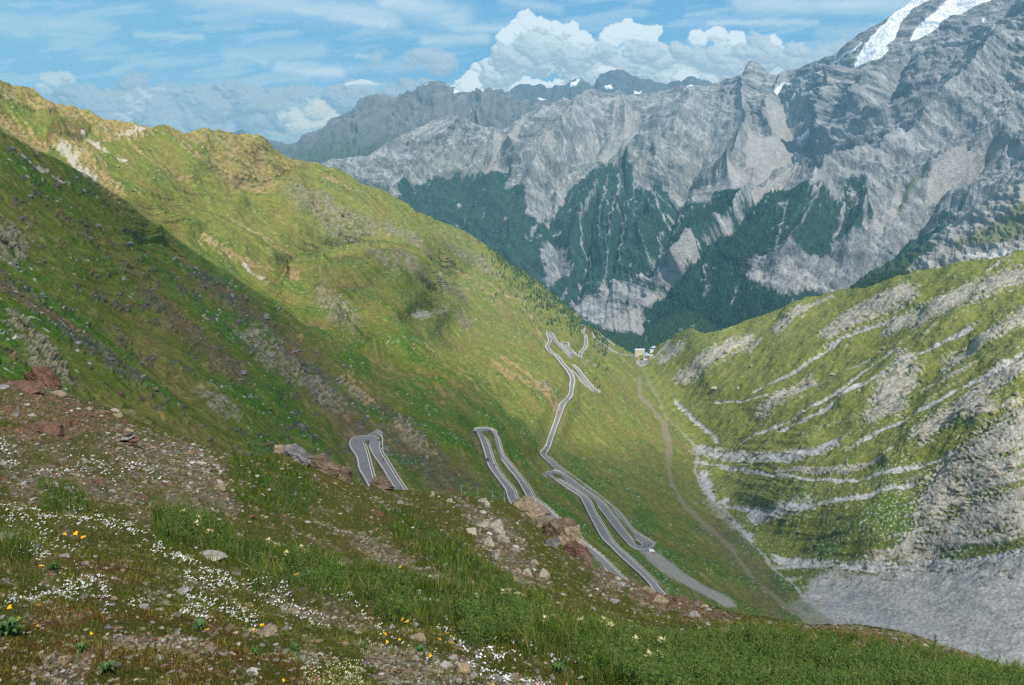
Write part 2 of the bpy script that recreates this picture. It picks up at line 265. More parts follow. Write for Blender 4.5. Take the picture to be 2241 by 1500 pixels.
wx = fbm(X * .012, Y * .012, 3, 3); wy = fbm(X * .012, Y * .012, 3, 9)
ql = QL(PX, PY) + wx * .05; qr = QR(PX, PY) + wx * .10
al = (PX * .8 + PY * .6) / 100; ar = (-PX * .9 + PY * .35) / 100
stL = fbm(ql * 9, al * .45, 4, 11); stR = fbm(qr * 5.5, ar * .55, 4, 21); stF = fbm(qr * 16, ar * 1.1, 4, 31); stLf = fbm(ql * 30, al * 1.4, 3, 41)
f1 = fbm(X * .02, Y * .02, 5, 51); f2 = fbm(X * .09, Y * .09, 4, 61); f3 = fbm(X * .35, Y * .35, 3, 71); rg = ridge(X * .03 + wx, Y * .03 + wy, 4, 81)
pxn = fbm(PX * .11 + PY * .05, PY * .16 - PX * .05, 4, 77)
cov = Tps([(1500, 740, -.5), (1650, 700, 0), (1600, 780, .15), (1480, 840, -.2), (2000, 700, .12), (2241, 600, .3), (1900, 850, 0), (2150, 900, .45), (2241, 950, .7), (2100, 1100, .75), (1700, 1000, .1), (1600, 900, -.5), (1800, 1090, .15), (1900, 1170, -.05), (2100, 1250, .5), (2000, 1350, 1.2), (2241, 1400, 1.2), (1760, 1250, .3), (1700, 1130, 0), (2000, 640, -.25), (1850, 760, .1), (1750, 900, -.1), (1900, 1300, .7), (1900, 1000, .05)], .01)(PX, PY)
rib = sst(.06, .40, .85 * stR + .3 * stF + .72 * cov + .2 * f2 + .2 * pxn - .30)
def cap(pts, w, k=.75, st=None):                    # ragged patch along a line
    nn = (stF if st is None else st)
    b = band(PX, PY, pts, w * .9, w * 1.1); return sst(.26, .66, b + (nn * k * 1.2 + pxn * .6 + f3 * .3) * (b > .02) - .10)
ribs = [([(1490, 825), (1560, 780), (1640, 742)], 15), ([(1450, 790), (1490, 755)], 10), ([(1670, 905), (1720, 860), (1765, 835)], 16), ([(1640, 770), (1660, 745)], 10), ([(1700, 720), (1760, 680)], 14), ([(1820, 650), (1770, 672)], 6),
 ([(1820, 740), (1890, 690), (1990, 640)], 22), ([(1910, 900), (1960, 840), (1990, 800)], 26), ([(1950, 890), (1960, 870)], 24), ([(2000, 700), (2100, 650), (2241, 600)], 24), ([(2060, 800), (2150, 740), (2241, 690)], 14), ([(2020, 960), (2100, 900), (2160, 850), (2241, 800)], 22), ([(1930, 720), (1990, 690)], 12),
 ([(2040, 1120), (2080, 1040), (2150, 1020)], 46), ([(2080, 1170), (2160, 1120), (2241, 1120)], 50), ([(1990, 1200), (1900, 1225)], 16), ([(2010, 1215), (2060, 1190)], 22), ([(1985, 1180), (2030, 1160)], 10), ([(2160, 990), (2241, 920)], 44), ([(1700, 1030), (1850, 1030), (1950, 1000)], 7), ([(2130, 890), (2060, 930)], 22)]
for p, w in ribs: rib = np.maximum(rib, cap(p, w, .5) * .95)
scree = np.zeros(X.shape, np.float32)
for p, w in [([(1522, 985), (1600, 998), (1700, 1000), (1790, 985), (1830, 962)], 13), ([(1520, 1010), (1600, 1025), (1720, 1045), (1850, 1052), (1960, 1035), (2100, 990)], 5), ([(1650, 1130), (1700, 1114), (1770, 1102)], 17), ([(1770, 1104), (1880, 1088), (2000, 1060)], 5), ([(1590, 1108), (1650, 1112)], 7), ([(1540, 1040), (1560, 1110), (1640, 1180)], 12), ([(1700, 1225), (1850, 1237), (2000, 1246), (2150, 1225), (2300, 1190)], 11), ([(1560, 1110), (1590, 1090)], 6),
 ([(1620, 970), (1740, 915), (1850, 850), (1960, 770)], 3), ([(1650, 858), (1760, 800), (1850, 745), (1960, 690)], 2.4), ([(1480, 880), (1520, 920), (1560, 950), (1570, 968)], 6), ([(1700, 945), (1800, 900), (1900, 850), (2000, 790), (2130, 720)], 3), ([(1850, 985), (1950, 930), (2050, 880), (2241, 770)], 4), ([(1560, 880), (1640, 876), (1780, 840), (1900, 780)], 2.5)]:
    scree = np.maximum(scree, sst(.3, .75, band(PX, PY, p, w * .9, w * 1.1) + .6 * stF + .25 * f3 + .5 * pxn - .06))
fan = in_poly(PX, PY, [(1725, 1330), (1790, 1262), (1900, 1248), (2150, 1222), (2500, 1150), (2500, 1640), (1950, 1500)], 30)
fan = sst(.35, .65, fan + .35 * f1 + .2 * f2 + .2 * stF)
scree = np.maximum(scree * right + scree * (1 - right) * .6, fan)
rocky_r = np.maximum(rib, scree)
# left-hand side: outcrops, tan scree, dark ribs
def blob(x, y, rx, ry, rot=35, n=None, k=.8):
    c, s_ = math.cos(rad(rot)), math.sin(rad(rot)); dx = PX - x; dy = PY - y
    e = ((dx * c + dy * s_) / rx) ** 2 + ((-dx * s_ + dy * c) / ry) ** 2
    m = np.zeros(PX.shape, np.float32); q = e < 5; m[q] = sst(.2, .7, np.exp(-e[q]) + (f2 if n is None else n)[q] * k - .05); return m
lum = fbm(PX * .045 + wx, PY * .06, 4, 91); lumf = fbm(X * .22, Y * .22, 4, 95)
outc = np.zeros(X.shape, np.float32)
for b in [(660, 450, 60, 25), (730, 500, 75, 28), (790, 500, 50, 22), (850, 520, 40, 15), (700, 440, 30, 18), (950, 690, 14, 9), (880, 600, 45, 14), (960, 620, 30, 14), (1000, 640, 30, 10), (1010, 700, 30, 12), (740, 670, 60, 20), (610, 800, 90, 30), (780, 860, 50, 16), (1190, 850, 20, 12), (1010, 560, 30, 10), (1060, 580, 40, 10), (900, 540, 40, 10), (830, 590, 40, 12), (560, 760, 60, 18), (700, 850, 70, 20), (20, 530, 60, 40), (100, 800, 60, 30), (60, 740, 90, 20), (900, 960, 60, 20), (480, 880, 60, 18)]:
    outc = np.maximum(outc, blob(*b, rot=38, n=lumf))
nearm = sst(2, 30, seg_d(PX, PY, SHOULDER, True)[0]) * (1 - sst(760, 900, PX)) * (PX < 1000)
nearm = np.maximum(nearm, 0)
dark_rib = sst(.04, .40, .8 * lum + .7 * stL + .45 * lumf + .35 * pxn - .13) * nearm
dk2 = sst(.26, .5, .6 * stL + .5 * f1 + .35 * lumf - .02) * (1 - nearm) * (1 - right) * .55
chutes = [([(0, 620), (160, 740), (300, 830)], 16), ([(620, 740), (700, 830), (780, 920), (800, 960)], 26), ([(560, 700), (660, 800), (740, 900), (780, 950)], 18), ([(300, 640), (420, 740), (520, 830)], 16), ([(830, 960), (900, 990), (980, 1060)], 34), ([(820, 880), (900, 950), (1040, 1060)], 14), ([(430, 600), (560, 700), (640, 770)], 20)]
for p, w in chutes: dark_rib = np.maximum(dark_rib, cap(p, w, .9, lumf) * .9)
tan = np.zeros(X.shape, np.float32)
for p, w in [([(100, 320), (150, 330), (250, 420)], 10), ([(150, 300), (190, 330), (262, 425)], 13), ([(0, 262), (50, 290), (80, 320)], 14), ([(520, 330), (560, 375), (590, 408)], 15), ([(470, 340), (530, 390), (575, 410)], 10), ([(380, 310), (420, 350), (480, 385)], 7), ([(555, 330), (570, 400)], 9), ([(300, 300), (330, 292), (230, 300)], 9), ([(290, 320), (360, 375), (430, 400)], 3), ([(700, 390), (760, 425)], 4), ([(760, 830), (800, 880)], 14), ([(500, 470), (560, 520), (640, 575)], 5), ([(620, 590), (650, 608)], 9), ([(440, 520), (520, 560), (600, 590)], 5), ([(1060, 620), (1130, 660), (1200, 760)], 3), ([(960, 560), (1060, 640), (1120, 690)], 3), ([(540, 430), (560, 455)], 5), ([(1080, 800), (1200, 860), (1230, 880)], 8), ([(1100, 780), (1180, 840)], 5), ([(930, 760), (1050, 850)], 4), ([(860, 930), (960, 990)], 4)]:
    tan = np.maximum(tan, cap(p, w, .6, stLf))
ridge_tan = in_poly(PX, PY, [(-200, 60), (0, 160), (170, 225), (330, 275), (330, 300), (240, 308), (200, 292), (120, 262), (60, 246), (0, 215), (-200, 150)], 10); ridge_tan = sst(.3, .7, ridge_tan + .6 * stLf + .3 * f2)
r2m = in_poly(PX, PY, [(350, 285), (480, 284), (530, 288), (590, 325), (700, 362), (640, 372), (580, 400), (520, 385), (450, 330), (370, 308)], 12); ridge_tan = np.maximum(ridge_tan, .75 * sst(.4, .75, r2m + .6 * stLf + .3 * lumf))
mound = in_poly(PX, PY, [(92, 322), (110, 285), (150, 256), (200, 290), (185, 305), (130, 318)], 6)
white = np.zeros(X.shape, np.float32)
for p, w in [([(260, 296), (310, 293)], 8), ([(135, 335), (175, 372), (205, 390)], 9), ([(180, 300), (240, 335), (275, 355)], 4), ([(40, 335), (75, 365), (150, 405)], 3), ([(535, 575), (590, 612)], 3), ([(918, 686), (930, 690)], 7)]:
    white = np.maximum(white, cap(p, w, .5, stLf))
outc *= (1 - right); tan *= (1 - right)
# valley tracks
track = np.zeros(X.shape, np.float32)
for p, w in [([(1400, 830), (1400, 865), (1420, 885), (1452, 925), (1455, 950), (1468, 975), (1462, 1010), (1470, 1060), (1500, 1110), (1545, 1150), (1600, 1200), (1650, 1270), (1740, 1345), (1800, 1380)], 4.5), ([(1452, 925), (1465, 980), (1462, 1005)], 8), ([(1418, 1150), (1400, 1150)], .1)]:
    track = np.maximum(track, sst(.35, .65, band(PX, PY, p, w, w * .8) + .25 * f3))
gravel = np.maximum(in_poly(PX, PY, [(1396, 1201), (1420, 1204), (1450, 1218), (1500, 1258), (1560, 1290), (1600, 1318), (1612, 1330), (1595, 1330), (1550, 1308), (1490, 1272), (1432, 1236)], 3), np.maximum(in_poly(PX, PY, [(793, 958), (815, 944), (826, 940), (838, 946), (837, 962), (826, 962)], 1.5), in_poly(PX, PY, [(1192, 1030), (1205, 1037), (1195, 1044), (1186, 1030)], 2)))
gravel = np.maximum(gravel, in_poly(PX, PY, [(1453, 756), (1462, 745), (1468, 752), (1462, 760), (1478, 755), (1480, 760), (1462, 778), (1450, 780), (1455, 770)], 2))
gravel = np.maximum(gravel, in_poly(PX, PY, [(1246, 772), (1254, 776), (1252, 784), (1243, 780)], 2))
hotel_tr = band(PX, PY, [(1394, 790), (1396, 797), (1404, 800), (1418, 797), (1432, 783), (1452, 765), (1468, 745)], 2.2, 1)
gravel = np.maximum(gravel, in_poly(PX, PY, [(1401, 786), (1420, 786), (1416, 797), (1397, 795)], 1))
# apply relief along the surface normal
N = VS.normals()
amp = (.35 + .65 * sst(250, 900, Yb))
cliff = sst(.3, .8, in_poly(PX, PY, [(1990, 1200), (2020, 1090), (2100, 990), (2300, 860), (2500, 860), (2500, 1210), (2241, 1195), (2100, 1190)], 24))
lumf = lerp(lumf, pxn, cliff); f3 = lerp(f3, fbm(PX * .22, PY * .22, 3, 78), cliff); f2 = lerp(f2, fbm(PX * .03 + wx, PY * .04, 4, 79), cliff); rg = lerp(rg, ridge(PX * .02 + PY * .012, PY * .025 - PX * .01, 5, 83), cliff)
d = amp * (f1 * 9 * (1 - cliff) + stL * (1 - right) * 4.5 + stR * right * 4 + f2 * 2.0) + f3 * .5 + rib * right * (.5 + 1.4 * rg + .6 * lumf) * amp + (outc + dark_rib * .8) * (1.0 + 3.0 * np.abs(pxn) + 1.2 * f3) * (.5 + .5 * amp) - tan * 1.2 - scree * 1.5
wv = 8 * n2(PX * .02, PY * .02, 5); lf = np.zeros(X.shape, np.float32)
for p_, w_, a_ in [([(620, 450), (720, 480), (830, 530), (900, 560)], 40, 16), ([(470, 330), (520, 400), (600, 470)], 26, -14), ([(560, 306), (640, 400), (660, 440)], 22, 10), ([(350, 290), (420, 360), (520, 430)], 22, 9), ([(350, 490), (450, 500), (560, 540), (700, 600)], 18, 10), ([(330, 520), (450, 560), (600, 640)], 22, -10), ([(700, 600), (800, 585), (900, 610), (960, 680)], 34, 16), ([(640, 640), (760, 720), (860, 800)], 26, -12), ([(700, 380), (820, 450), (1000, 570), (1150, 700)], 22, 12), ([(800, 400), (960, 520), (1100, 640)], 22, -9), ([(100, 250), (130, 320), (200, 360)], 20, 12), ([(0, 560), (200, 700), (420, 850)], 26, -8), ([(0, 430), (200, 560), (420, 720), (600, 860)], 24, 9), ([(620, 740), (740, 880), (800, 950)], 20, -8), ([(560, 720), (660, 860)], 22, 8), ([(850, 740), (1000, 860), (1150, 980)], 26, 8), ([(900, 700), (1060, 830), (1180, 930)], 22, -8),
 ([(1700, 700), (1600, 790), (1500, 840)], 26, -9), ([(1750, 690), (1680, 750), (1560, 830)], 24, 10), ([(1960, 640), (1850, 720), (1700, 800)], 26, 10), ([(1990, 690), (1880, 770), (1720, 850)], 24, -9), ([(2100, 700), (1960, 800), (1850, 880)], 26, 10), ([(2120, 760), (1960, 870), (1800, 950)], 22, -8), ([(2241, 860), (2100, 930), (1950, 1010)], 24, 9), ([(2150, 990), (2060, 1060), (2040, 1140)], 40, 5), ([(1600, 750), (1540, 790)], 20, 8)]:
    lf = lf + a_ * np.exp(-np.minimum((seg_d(PX + wv, PY - wv, p_)[0] / w_) ** 2, 20))
d = d + lf * amp; sdl = -seg_d(PX, PY, SHOULDER, True)[0]; hid = sst(-3, 2, sdl) * (1 - sst(8, 22, sdl)) * (PX < 640); d = d * (1 - .75 * hid)
d = d + sst(.0, 1, mound) * 7 + ridge_tan * rg * 5
d = d * (1 - .8 * np.maximum(track, gravel)) * (1 - .6 * sst(.1, .9, in_poly(PX, PY, [(1745, 1330), (1850, 1290), (1960, 1280), (2150, 1260), (2500, 1220), (2500, 1640), (1950, 1500)], 60)))
crest = np.linspace(0, 1, VS.nv)[:, None]
# flatten by the road and bench it into the slope
near_w = np.zeros(X.shape, np.float32); tz = np.zeros(X.shape, np.float32)
P0 = VS.P + N * 0
bd = np.full(X.shape, 1e9, np.float32)
for A_, B_ in road_paths:
    Q = (A_ + B_) / 2; hw_ = np.linalg.norm(A_ - B_, axis=1)[::2] / 2; qx, qy = proj(Q); sub = Q[::2]; sx, sy = qx[::2], qy[::2]
    for i in range(len(sub) - 1):
        a, b = sub[i], sub[i + 1]; pad = 26 * F / a[1]
        i0 = int(np.searchsorted(VS.U, min(sx[i], sx[i + 1]) - pad)); i1 = int(np.searchsorted(VS.U, max(sx[i], sx[i + 1]) + pad))
        if i1 <= i0: continue
        cc = (i0 + i1) // 2; tpc, btc = VS.tp[min(cc, VS.nu - 1)], VS.bt[min(cc, VS.nu - 1)]
        j0 = int((max(sy[i], sy[i + 1]) + pad - btc) / (tpc - btc) * (VS.nv - 1)); j1 = int((min(sy[i], sy[i + 1]) - pad - btc) / (tpc - btc) * (VS.nv - 1)) + 1
        j0 = max(j0, 0); j1 = min(j1, VS.nv)
        if j1 <= j0: continue
        sl = (slice(j0, j1), slice(i0, i1)); x = P0[sl][..., 0]; y = P0[sl][..., 1]
        dx, dy = b[0] - a[0], b[1] - a[1]; l2 = dx * dx + dy * dy + 1e-9; t = np.clip(((x - a[0]) * dx + (y - a[1]) * dy) / l2, 0, 1)
        dd = np.maximum(np.hypot(x - a[0] - t * dx, y - a[1] - t * dy) - max(hw_[i] - 3.4, -.6), 0); mm = dd < bd[sl]
        bd[sl] = np.where(mm, dd, bd[sl]); tz[sl] = np.where(mm, a[2] + (b[2] - a[2]) * t, tz[sl])
hw = 3.4
rw = 1 - sst(hw + 1.6, hw + 13, bd)
VS.P = VS.P + N * (d * (1 - sst(.0, 1, 1 - sst(hw + 2, hw + 30, bd))))[..., None]
under = .55 + .0009 * Yb
VS.P[..., 2] = lerp(VS.P[..., 2], tz - under, rw)
VS.P[..., 2] = np.where(bd < hw + 1.2, tz - under, VS.P[..., 2])
# ---- colours (base colours of the ground itself)
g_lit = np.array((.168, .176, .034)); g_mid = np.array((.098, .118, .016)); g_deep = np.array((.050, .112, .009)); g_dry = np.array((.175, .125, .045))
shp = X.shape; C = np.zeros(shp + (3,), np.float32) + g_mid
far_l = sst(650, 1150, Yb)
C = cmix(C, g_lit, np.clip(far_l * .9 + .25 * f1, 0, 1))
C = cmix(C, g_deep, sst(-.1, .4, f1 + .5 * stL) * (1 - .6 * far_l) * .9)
C = cmix(C, g_dry, sst(.0, .5, -f1 + .6 * stLf + .5 * stL + .05) * .5 * (1 - right))
C = cmix(C, (.10, .062, .028), sst(.0, .5, .6 * stLf + .7 * lum - .05) * nearm * .5)
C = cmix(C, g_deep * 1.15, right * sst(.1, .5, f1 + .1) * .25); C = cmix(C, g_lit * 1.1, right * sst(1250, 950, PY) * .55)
C *= (1 + .35 * f3 + .25 * lumf + .34 * stLf * (1 - right) + .25 * pxn)[..., None]
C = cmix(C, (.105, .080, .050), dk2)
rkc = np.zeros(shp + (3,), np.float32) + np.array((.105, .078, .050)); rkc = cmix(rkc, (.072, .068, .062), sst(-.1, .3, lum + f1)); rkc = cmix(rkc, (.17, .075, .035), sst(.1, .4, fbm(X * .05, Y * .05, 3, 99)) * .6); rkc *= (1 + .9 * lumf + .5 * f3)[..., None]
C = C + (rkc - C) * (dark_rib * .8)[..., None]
oc = np.zeros(shp + (3,), np.float32) + np.array((.17, .15, .10)); oc *= (1 + .9 * pxn + .6 * f3)[..., None]
C = C + (oc - C) * (outc * sst(-.35, .2, lumf * .7 + f3 * .6 + pxn * .7))[..., None]
tc_ = np.zeros(shp + (3,), np.float32) + np.array((.34, .225, .115)); tc_ *= (1 + .3 * stLf)[..., None]
C = C + (tc_ - C) * (np.maximum(tan * .7 * sst(-.5, .2, pxn + f3), ridge_tan * .6 * sst(-.45, .2, pxn + lumf)))[..., None]
C = cmix(C, (.095, .058, .03), mound * (PX > 100) * sst(255, 300, PY + 30 * lumf) * sst(-.4, .2, stLf + lumf) * .8)
C = cmix(C, (.42, .38, .32), white * .8 * sst(-.5, .1, pxn))
lime = np.zeros(shp + (3,), np.float32) + np.array((.40, .37, .315)); lime = cmix(lime, (.27, .235, .185), sst(-.1, .35, f2 + .4 * lumf)); lime *= (1 + .6 * lumf + .5 * f3 + .15 * stF)[..., None]
lime = cmix(lime, (.22, .20, .185), sst(900, 500, Yb) * .08)
ribv = rib * right * sst(-.45, .15, f3 * .9 + lumf * .8 + .55 * rib)
C = C + (lime - C) * (np.clip(ribv, 0, 1) * .92)[..., None]
sc_ = np.zeros(shp + (3,), np.float32) + np.array((.40, .395, .375)); sc_ = cmix(sc_, (.30, .29, .262), fan * .9); sc_ *= (1 + .35 * fbm(PX * .008 + PY * .02, PY * .05 - PX * .012, 4, 97) * fan)[..., None]; sc_ *= (1 + .5 * f3 + .25 * lumf)[..., None]
C = C + (sc_ - C) * (np.clip(scree, 0, 1) * np.clip(right + .5, 0, 1))[..., None]
C = cmix(C, g_mid * .8, fan * sst(.28, .4, stF + .35 * f2 - .4 * sst(1260, 1330, PY)) * .8)
# stones scattered over the pastures
sp_ = n2(X * .55, Y * .35, 5) ; dens = .50 - .16 * right * sst(1500, 900, Yb) - .05 * right * sst(1000, 1060, PY) - .10 * sst(1050, 1350, PY) * (1 - right)
C = cmix(C, (.45, .43, .38), sst(dens, dens + .10, sp_ * (.7 + .6 * f1)) * .8)
C = cmix(C, (.27, .25, .205), gravel); C = cmix(C, (.24, .20, .13), track * .7)
mt2 = sst(.3, .7, band(PX, PY, [(1560, 1160), (1640, 1240), (1700, 1320)], 30, 26) + .5 * lumf); C = cmix(C, (.15, .11, .07), mt2 * .28)
C = cmix(C, (.34, .32, .27), hotel_tr)
strm = sst(.35, .6, band(PX, PY, STREAM, 3.2, 3.2) + .6 * pxn + .4 * f3 - .12); C = cmix(C, (.34, .33, .29), strm * (.22 + .6 * sst(930, 990, PY)))
C = cmix(C, (.12, .11, .07), (bd < hw + 2.2) * .5); edge_b = (bd < hw + 6) * (bd > hw + 1) * (f3 > .25); C = cmix(C, (.25, .22, .16), edge_b * .4)
C = np.clip(C, .005, .8)
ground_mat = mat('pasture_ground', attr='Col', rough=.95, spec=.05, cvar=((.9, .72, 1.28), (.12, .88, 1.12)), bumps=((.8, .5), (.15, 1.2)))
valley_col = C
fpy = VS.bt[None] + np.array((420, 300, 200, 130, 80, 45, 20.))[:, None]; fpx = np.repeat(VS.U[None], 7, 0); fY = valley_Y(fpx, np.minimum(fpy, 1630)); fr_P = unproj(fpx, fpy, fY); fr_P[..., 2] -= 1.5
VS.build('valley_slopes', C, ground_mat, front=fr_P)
# ================================================================== FAR RANGES
far_mat = mat('mountain_rock', attr='Col', rough=.95, spec=.05, cvar=((.03, .82, 1.18), (.006, .9, 1.1)), bumps=((.03, 12), (.006, 30)))
# ---- main limestone range with the glaciated massif on the right
M_TOP = pl([(520, 420), (640, 385), (700, 366), (745, 352), (800, 346), (830, 325), (870, 308), (905, 294), (940, 280), (985, 268), (1020, 276), (1050, 286), (1085, 291), (1120, 280), (1150, 262), (1190, 252), (1215, 240), (1250, 233), (1270, 222), (1290, 213), (1330, 215), (1350, 214), (1420, 216), (1480, 208), (1530, 196), (1560, 188), (1600, 176), (1630, 172), (1640, 162), (1652, 148), (1662, 149), (1675, 158), (1690, 170), (1710, 168), (1740, 155), (1770, 146), (1790, 138), (1830, 122), (1850, 108), (1880, 82), (1905, 68), (1930, 55), (1955, 38), (1985, 14), (2010, -6), (2060, -30), (2120, -48), (2200, -80), (2260, -110), (2500, -130)])
M_BOT = pl([(520, 560), (900, 700), (1200, 800), (1500, 830), (1800, 780), (2100, 740), (2500, 700)])
MS = Sheet(540, 2440, 1250, 640, M_TOP, M_BOT)
DM = Tps(disp_pts([(540, 410, 4300), (700, 366, 4500), (985, 270, 4900), (1085, 292, 5300), (1290, 215, 5600), (1500, 200, 5800), (1655, 150, 5500), (1720, 168, 5300), (1900, 70, 4700), (2241, -90, 4200), (2500, -120, 4000),
 (2241, 200, 3700), (2241, 400, 3200), (2000, 60, 4450), (2000, 200, 4050), (1900, 350, 3700), (1960, 500, 3100), (1800, 560, 2950), (1640, 496, 3250), (1700, 440, 3500), (1800, 380, 3900), (1810, 330, 4300), (1720, 300, 4700), (1740, 380, 4250),
 (1640, 300, 4900), (1560, 300, 4950), (1400, 300, 5000), (1480, 340, 4500), (1460, 460, 3900), (1300, 460, 4050), (1330, 600, 3400), (1420, 700, 2950), (1500, 600, 3050), (1560, 690, 2750), (1700, 650, 2700), (1100, 420, 4300), (1100, 560, 3650), (1200, 690, 3200), (900, 440, 4200), (980, 380, 4450), (1080, 350, 4900), (1160, 330, 4800), (1240, 300, 5100), (1150, 500, 3900), (2000, 700, 2500), (2300, 600, 2500), (900, 600, 3700)]), .0006)
YM = 1000.0 / np.clip(DM(MS.PX, MS.PY), .12, 2); MS.place(YM)
X, Y, Z = MS.P[..., 0], MS.P[..., 1], MS.P[..., 2]; PX, PY = MS.PX, MS.PY
orm = sst(-20, 20, seg_d(PX, PY, [(1400, 740), (1440, 640), (1500, 590), (1640, 496), (1730, 430), (1810, 350), (1790, 300), (1740, 220), (1720, 160), (1715, 100)], True)[0])   # 1 on the right massif
QM = Tps(lines_pts([(0, [(700, 370), (780, 420), (880, 520)]), (1, [(850, 315), (880, 400), (950, 520)]), (2, [(985, 270), (990, 400), (1060, 560), (1180, 680)]), (3, [(1085, 292), (1100, 400), (1180, 560), (1260, 700)]), (4.2, [(1250, 233), (1230, 330), (1270, 500), (1290, 700)]),
 (5.5, [(1360, 214), (1350, 340), (1350, 500), (1330, 700)]), (6.5, [(1480, 208), (1450, 330), (1430, 460), (1420, 560), (1370, 710)]), (7.6, [(1600, 176), (1570, 300), (1520, 450), (1470, 560), (1420, 640)]), (8.6, [(1700, 170), (1680, 300), (1620, 450), (1540, 560)]), (10, [(1830, 122), (1790, 330), (1700, 520), (1620, 680)]),
 (11.4, [(2000, 0), (1930, 200), (1860, 400), (1800, 600)]), (13, [(2241, -80), (2120, 150), (2000, 350), (1930, 560)]), (14.5, [(2450, 100), (2241, 330), (2080, 560)])]), .01)
wx = fbm(X * .0016, Z * .0022, 4, 3); wz = fbm(X * .0016, Z * .0022, 4, 7)
qm = QM(PX, PY) + .22 * wx
g1 = ridge(qm * 1.1, Z * .0009 + wz * .4, 2, 11); g2 = ridge(qm * 3.2 + .3 * wx, Z * .004 + wz * .6, 2, 21); g3 = ridge(qm * 9, Z * .004, 3, 31); gs = fbm(qm * 14, Z * .0035, 4, 35)
Xo = X; X = X + .8 * Y
r1 = ridge(X * .0012 + wx * .5, Z * .0016 + wz * .5, 6, 41); r2 = fbm(X * .006, Z * .009, 5, 51); r3 = fbm(X * .022 + wx, Z * .03, 4, 61); band_ = n2(X * .0006 + wx * 1.6, Z * .022 + X * .004 + wz * 2.2, 71)
fine = fbm(PX * .16, PY * .16, 3, 66); blot = fbm(PX * .035 + wx, PY * .05 + wz, 5, 67); r4 = fbm(X * .05, Z * .07 , 3, 68)
# masks ------------------------------------------------------------
sc_p = np.zeros(X.shape, np.float32)
for p in [[(1078, 296), (1100, 300), (1130, 292), (1165, 300), (1150, 340), (1110, 380), (1060, 398), (1040, 396), (1075, 350)], [(1150, 370), (1200, 345), (1205, 375), (1170, 400), (1140, 395)], [(1345, 230), (1400, 250), (1410, 290), (1380, 320), (1300, 350), (1250, 372), (1235, 368), (1290, 340), (1340, 300)], [(1290, 300), (1310, 300), (1300, 340), (1285, 335)],
 [(1630, 325), (1690, 340), (1690, 250), (1720, 235), (1760, 300), (1808, 348), (1760, 380), (1700, 425), (1640, 470), (1600, 470), (1540, 470), (1630, 425)], [(1580, 430), (1640, 430), (1640, 480), (1560, 520), (1530, 470)], [(2030, 425), (2110, 360), (2160, 345), (2200, 350), (2140, 400), (2100, 440), (2020, 475)], [(1200, 520), (1245, 438), (1232, 470), (1190, 510)], [(835, 460), (880, 410), (905, 400), (880, 440)], [(918, 460), (945, 395), (948, 410), (932, 455)], [(1900, 540), (1960, 460), (1975, 470), (1920, 560)],
 [(1325, 728), (1345, 700), (1400, 680), (1440, 625), (1500, 585), (1450, 640), (1412, 690), (1422, 735)], [(1440, 632), (1500, 590), (1560, 560), (1640, 500), (1700, 440), (1810, 356), (1815, 362), (1710, 455), (1650, 505), (1570, 565), (1505, 600), (1450, 640)]]:
    sc_p = np.maximum(sc_p, sst(.3, .7, in_poly(PX, PY, p, 7) + .35 * gs + .2 * fine))
fo = np.zeros(X.shape, np.float32)
for p in [[(880, 440), (940, 410), (1000, 398), (1010, 410), (1060, 400), (1125, 388), (1130, 410), (1105, 435), (1118, 448), (1165, 455), (1240, 440), (1262, 424), (1290, 398), (1325, 395), (1380, 400), (1400, 440), (1450, 430), (1500, 465), (1530, 470), (1560, 475), (1590, 455), (1630, 472), (1640, 495), (1560, 560), (1500, 590), (1440, 625), (1400, 660), (1330, 720), (1200, 760), (900, 640)],
 [(1640, 496), (1697, 474), (1760, 500), (1800, 482), (1830, 490), (1861, 450), (1885, 466), (1905, 530), (1890, 565), (1800, 580), (1830, 640), (1720, 720), (1400, 760), (1410, 690), (1450, 640), (1505, 600)], [(1860, 640), (1960, 560), (2060, 500), (2120, 470), (2050, 560), (1960, 620)]]:
    fo = np.maximum(fo, in_poly(PX, PY, p, 14))
treel = sst(.44, .60, fo + .42 * r2 + .12 * gs * (1 - sst(560, 640, PY)) + .35 * fine + .75 * blot - .10)
ex = np.maximum(in_poly(PX, PY, [(1150, 452), (1240, 445), (1230, 475), (1180, 515), (1150, 505)], 12), in_poly(PX, PY, [(1640, 600), (1700, 590), (1790, 600), (1840, 590), (1920, 560), (1960, 600), (1840, 660), (1760, 650), (1700, 670), (1640, 640)], 20) * .8)
ex = np.maximum(ex, in_poly(PX, PY, [(1250, 660), (1330, 640), (1400, 620), (1460, 560), (1480, 600), (1430, 640), (1330, 730), (1260, 700)], 20) * .75); ex = np.maximum(ex, .8 * in_poly(PX, PY, [(1180, 560), (1220, 540), (1260, 600), (1200, 640)], 16))
treel = treel * (1 - sst(.3, .62, ex + .45 * r3 + .3 * fine))
ch = np.zeros(X.shape, np.float32)
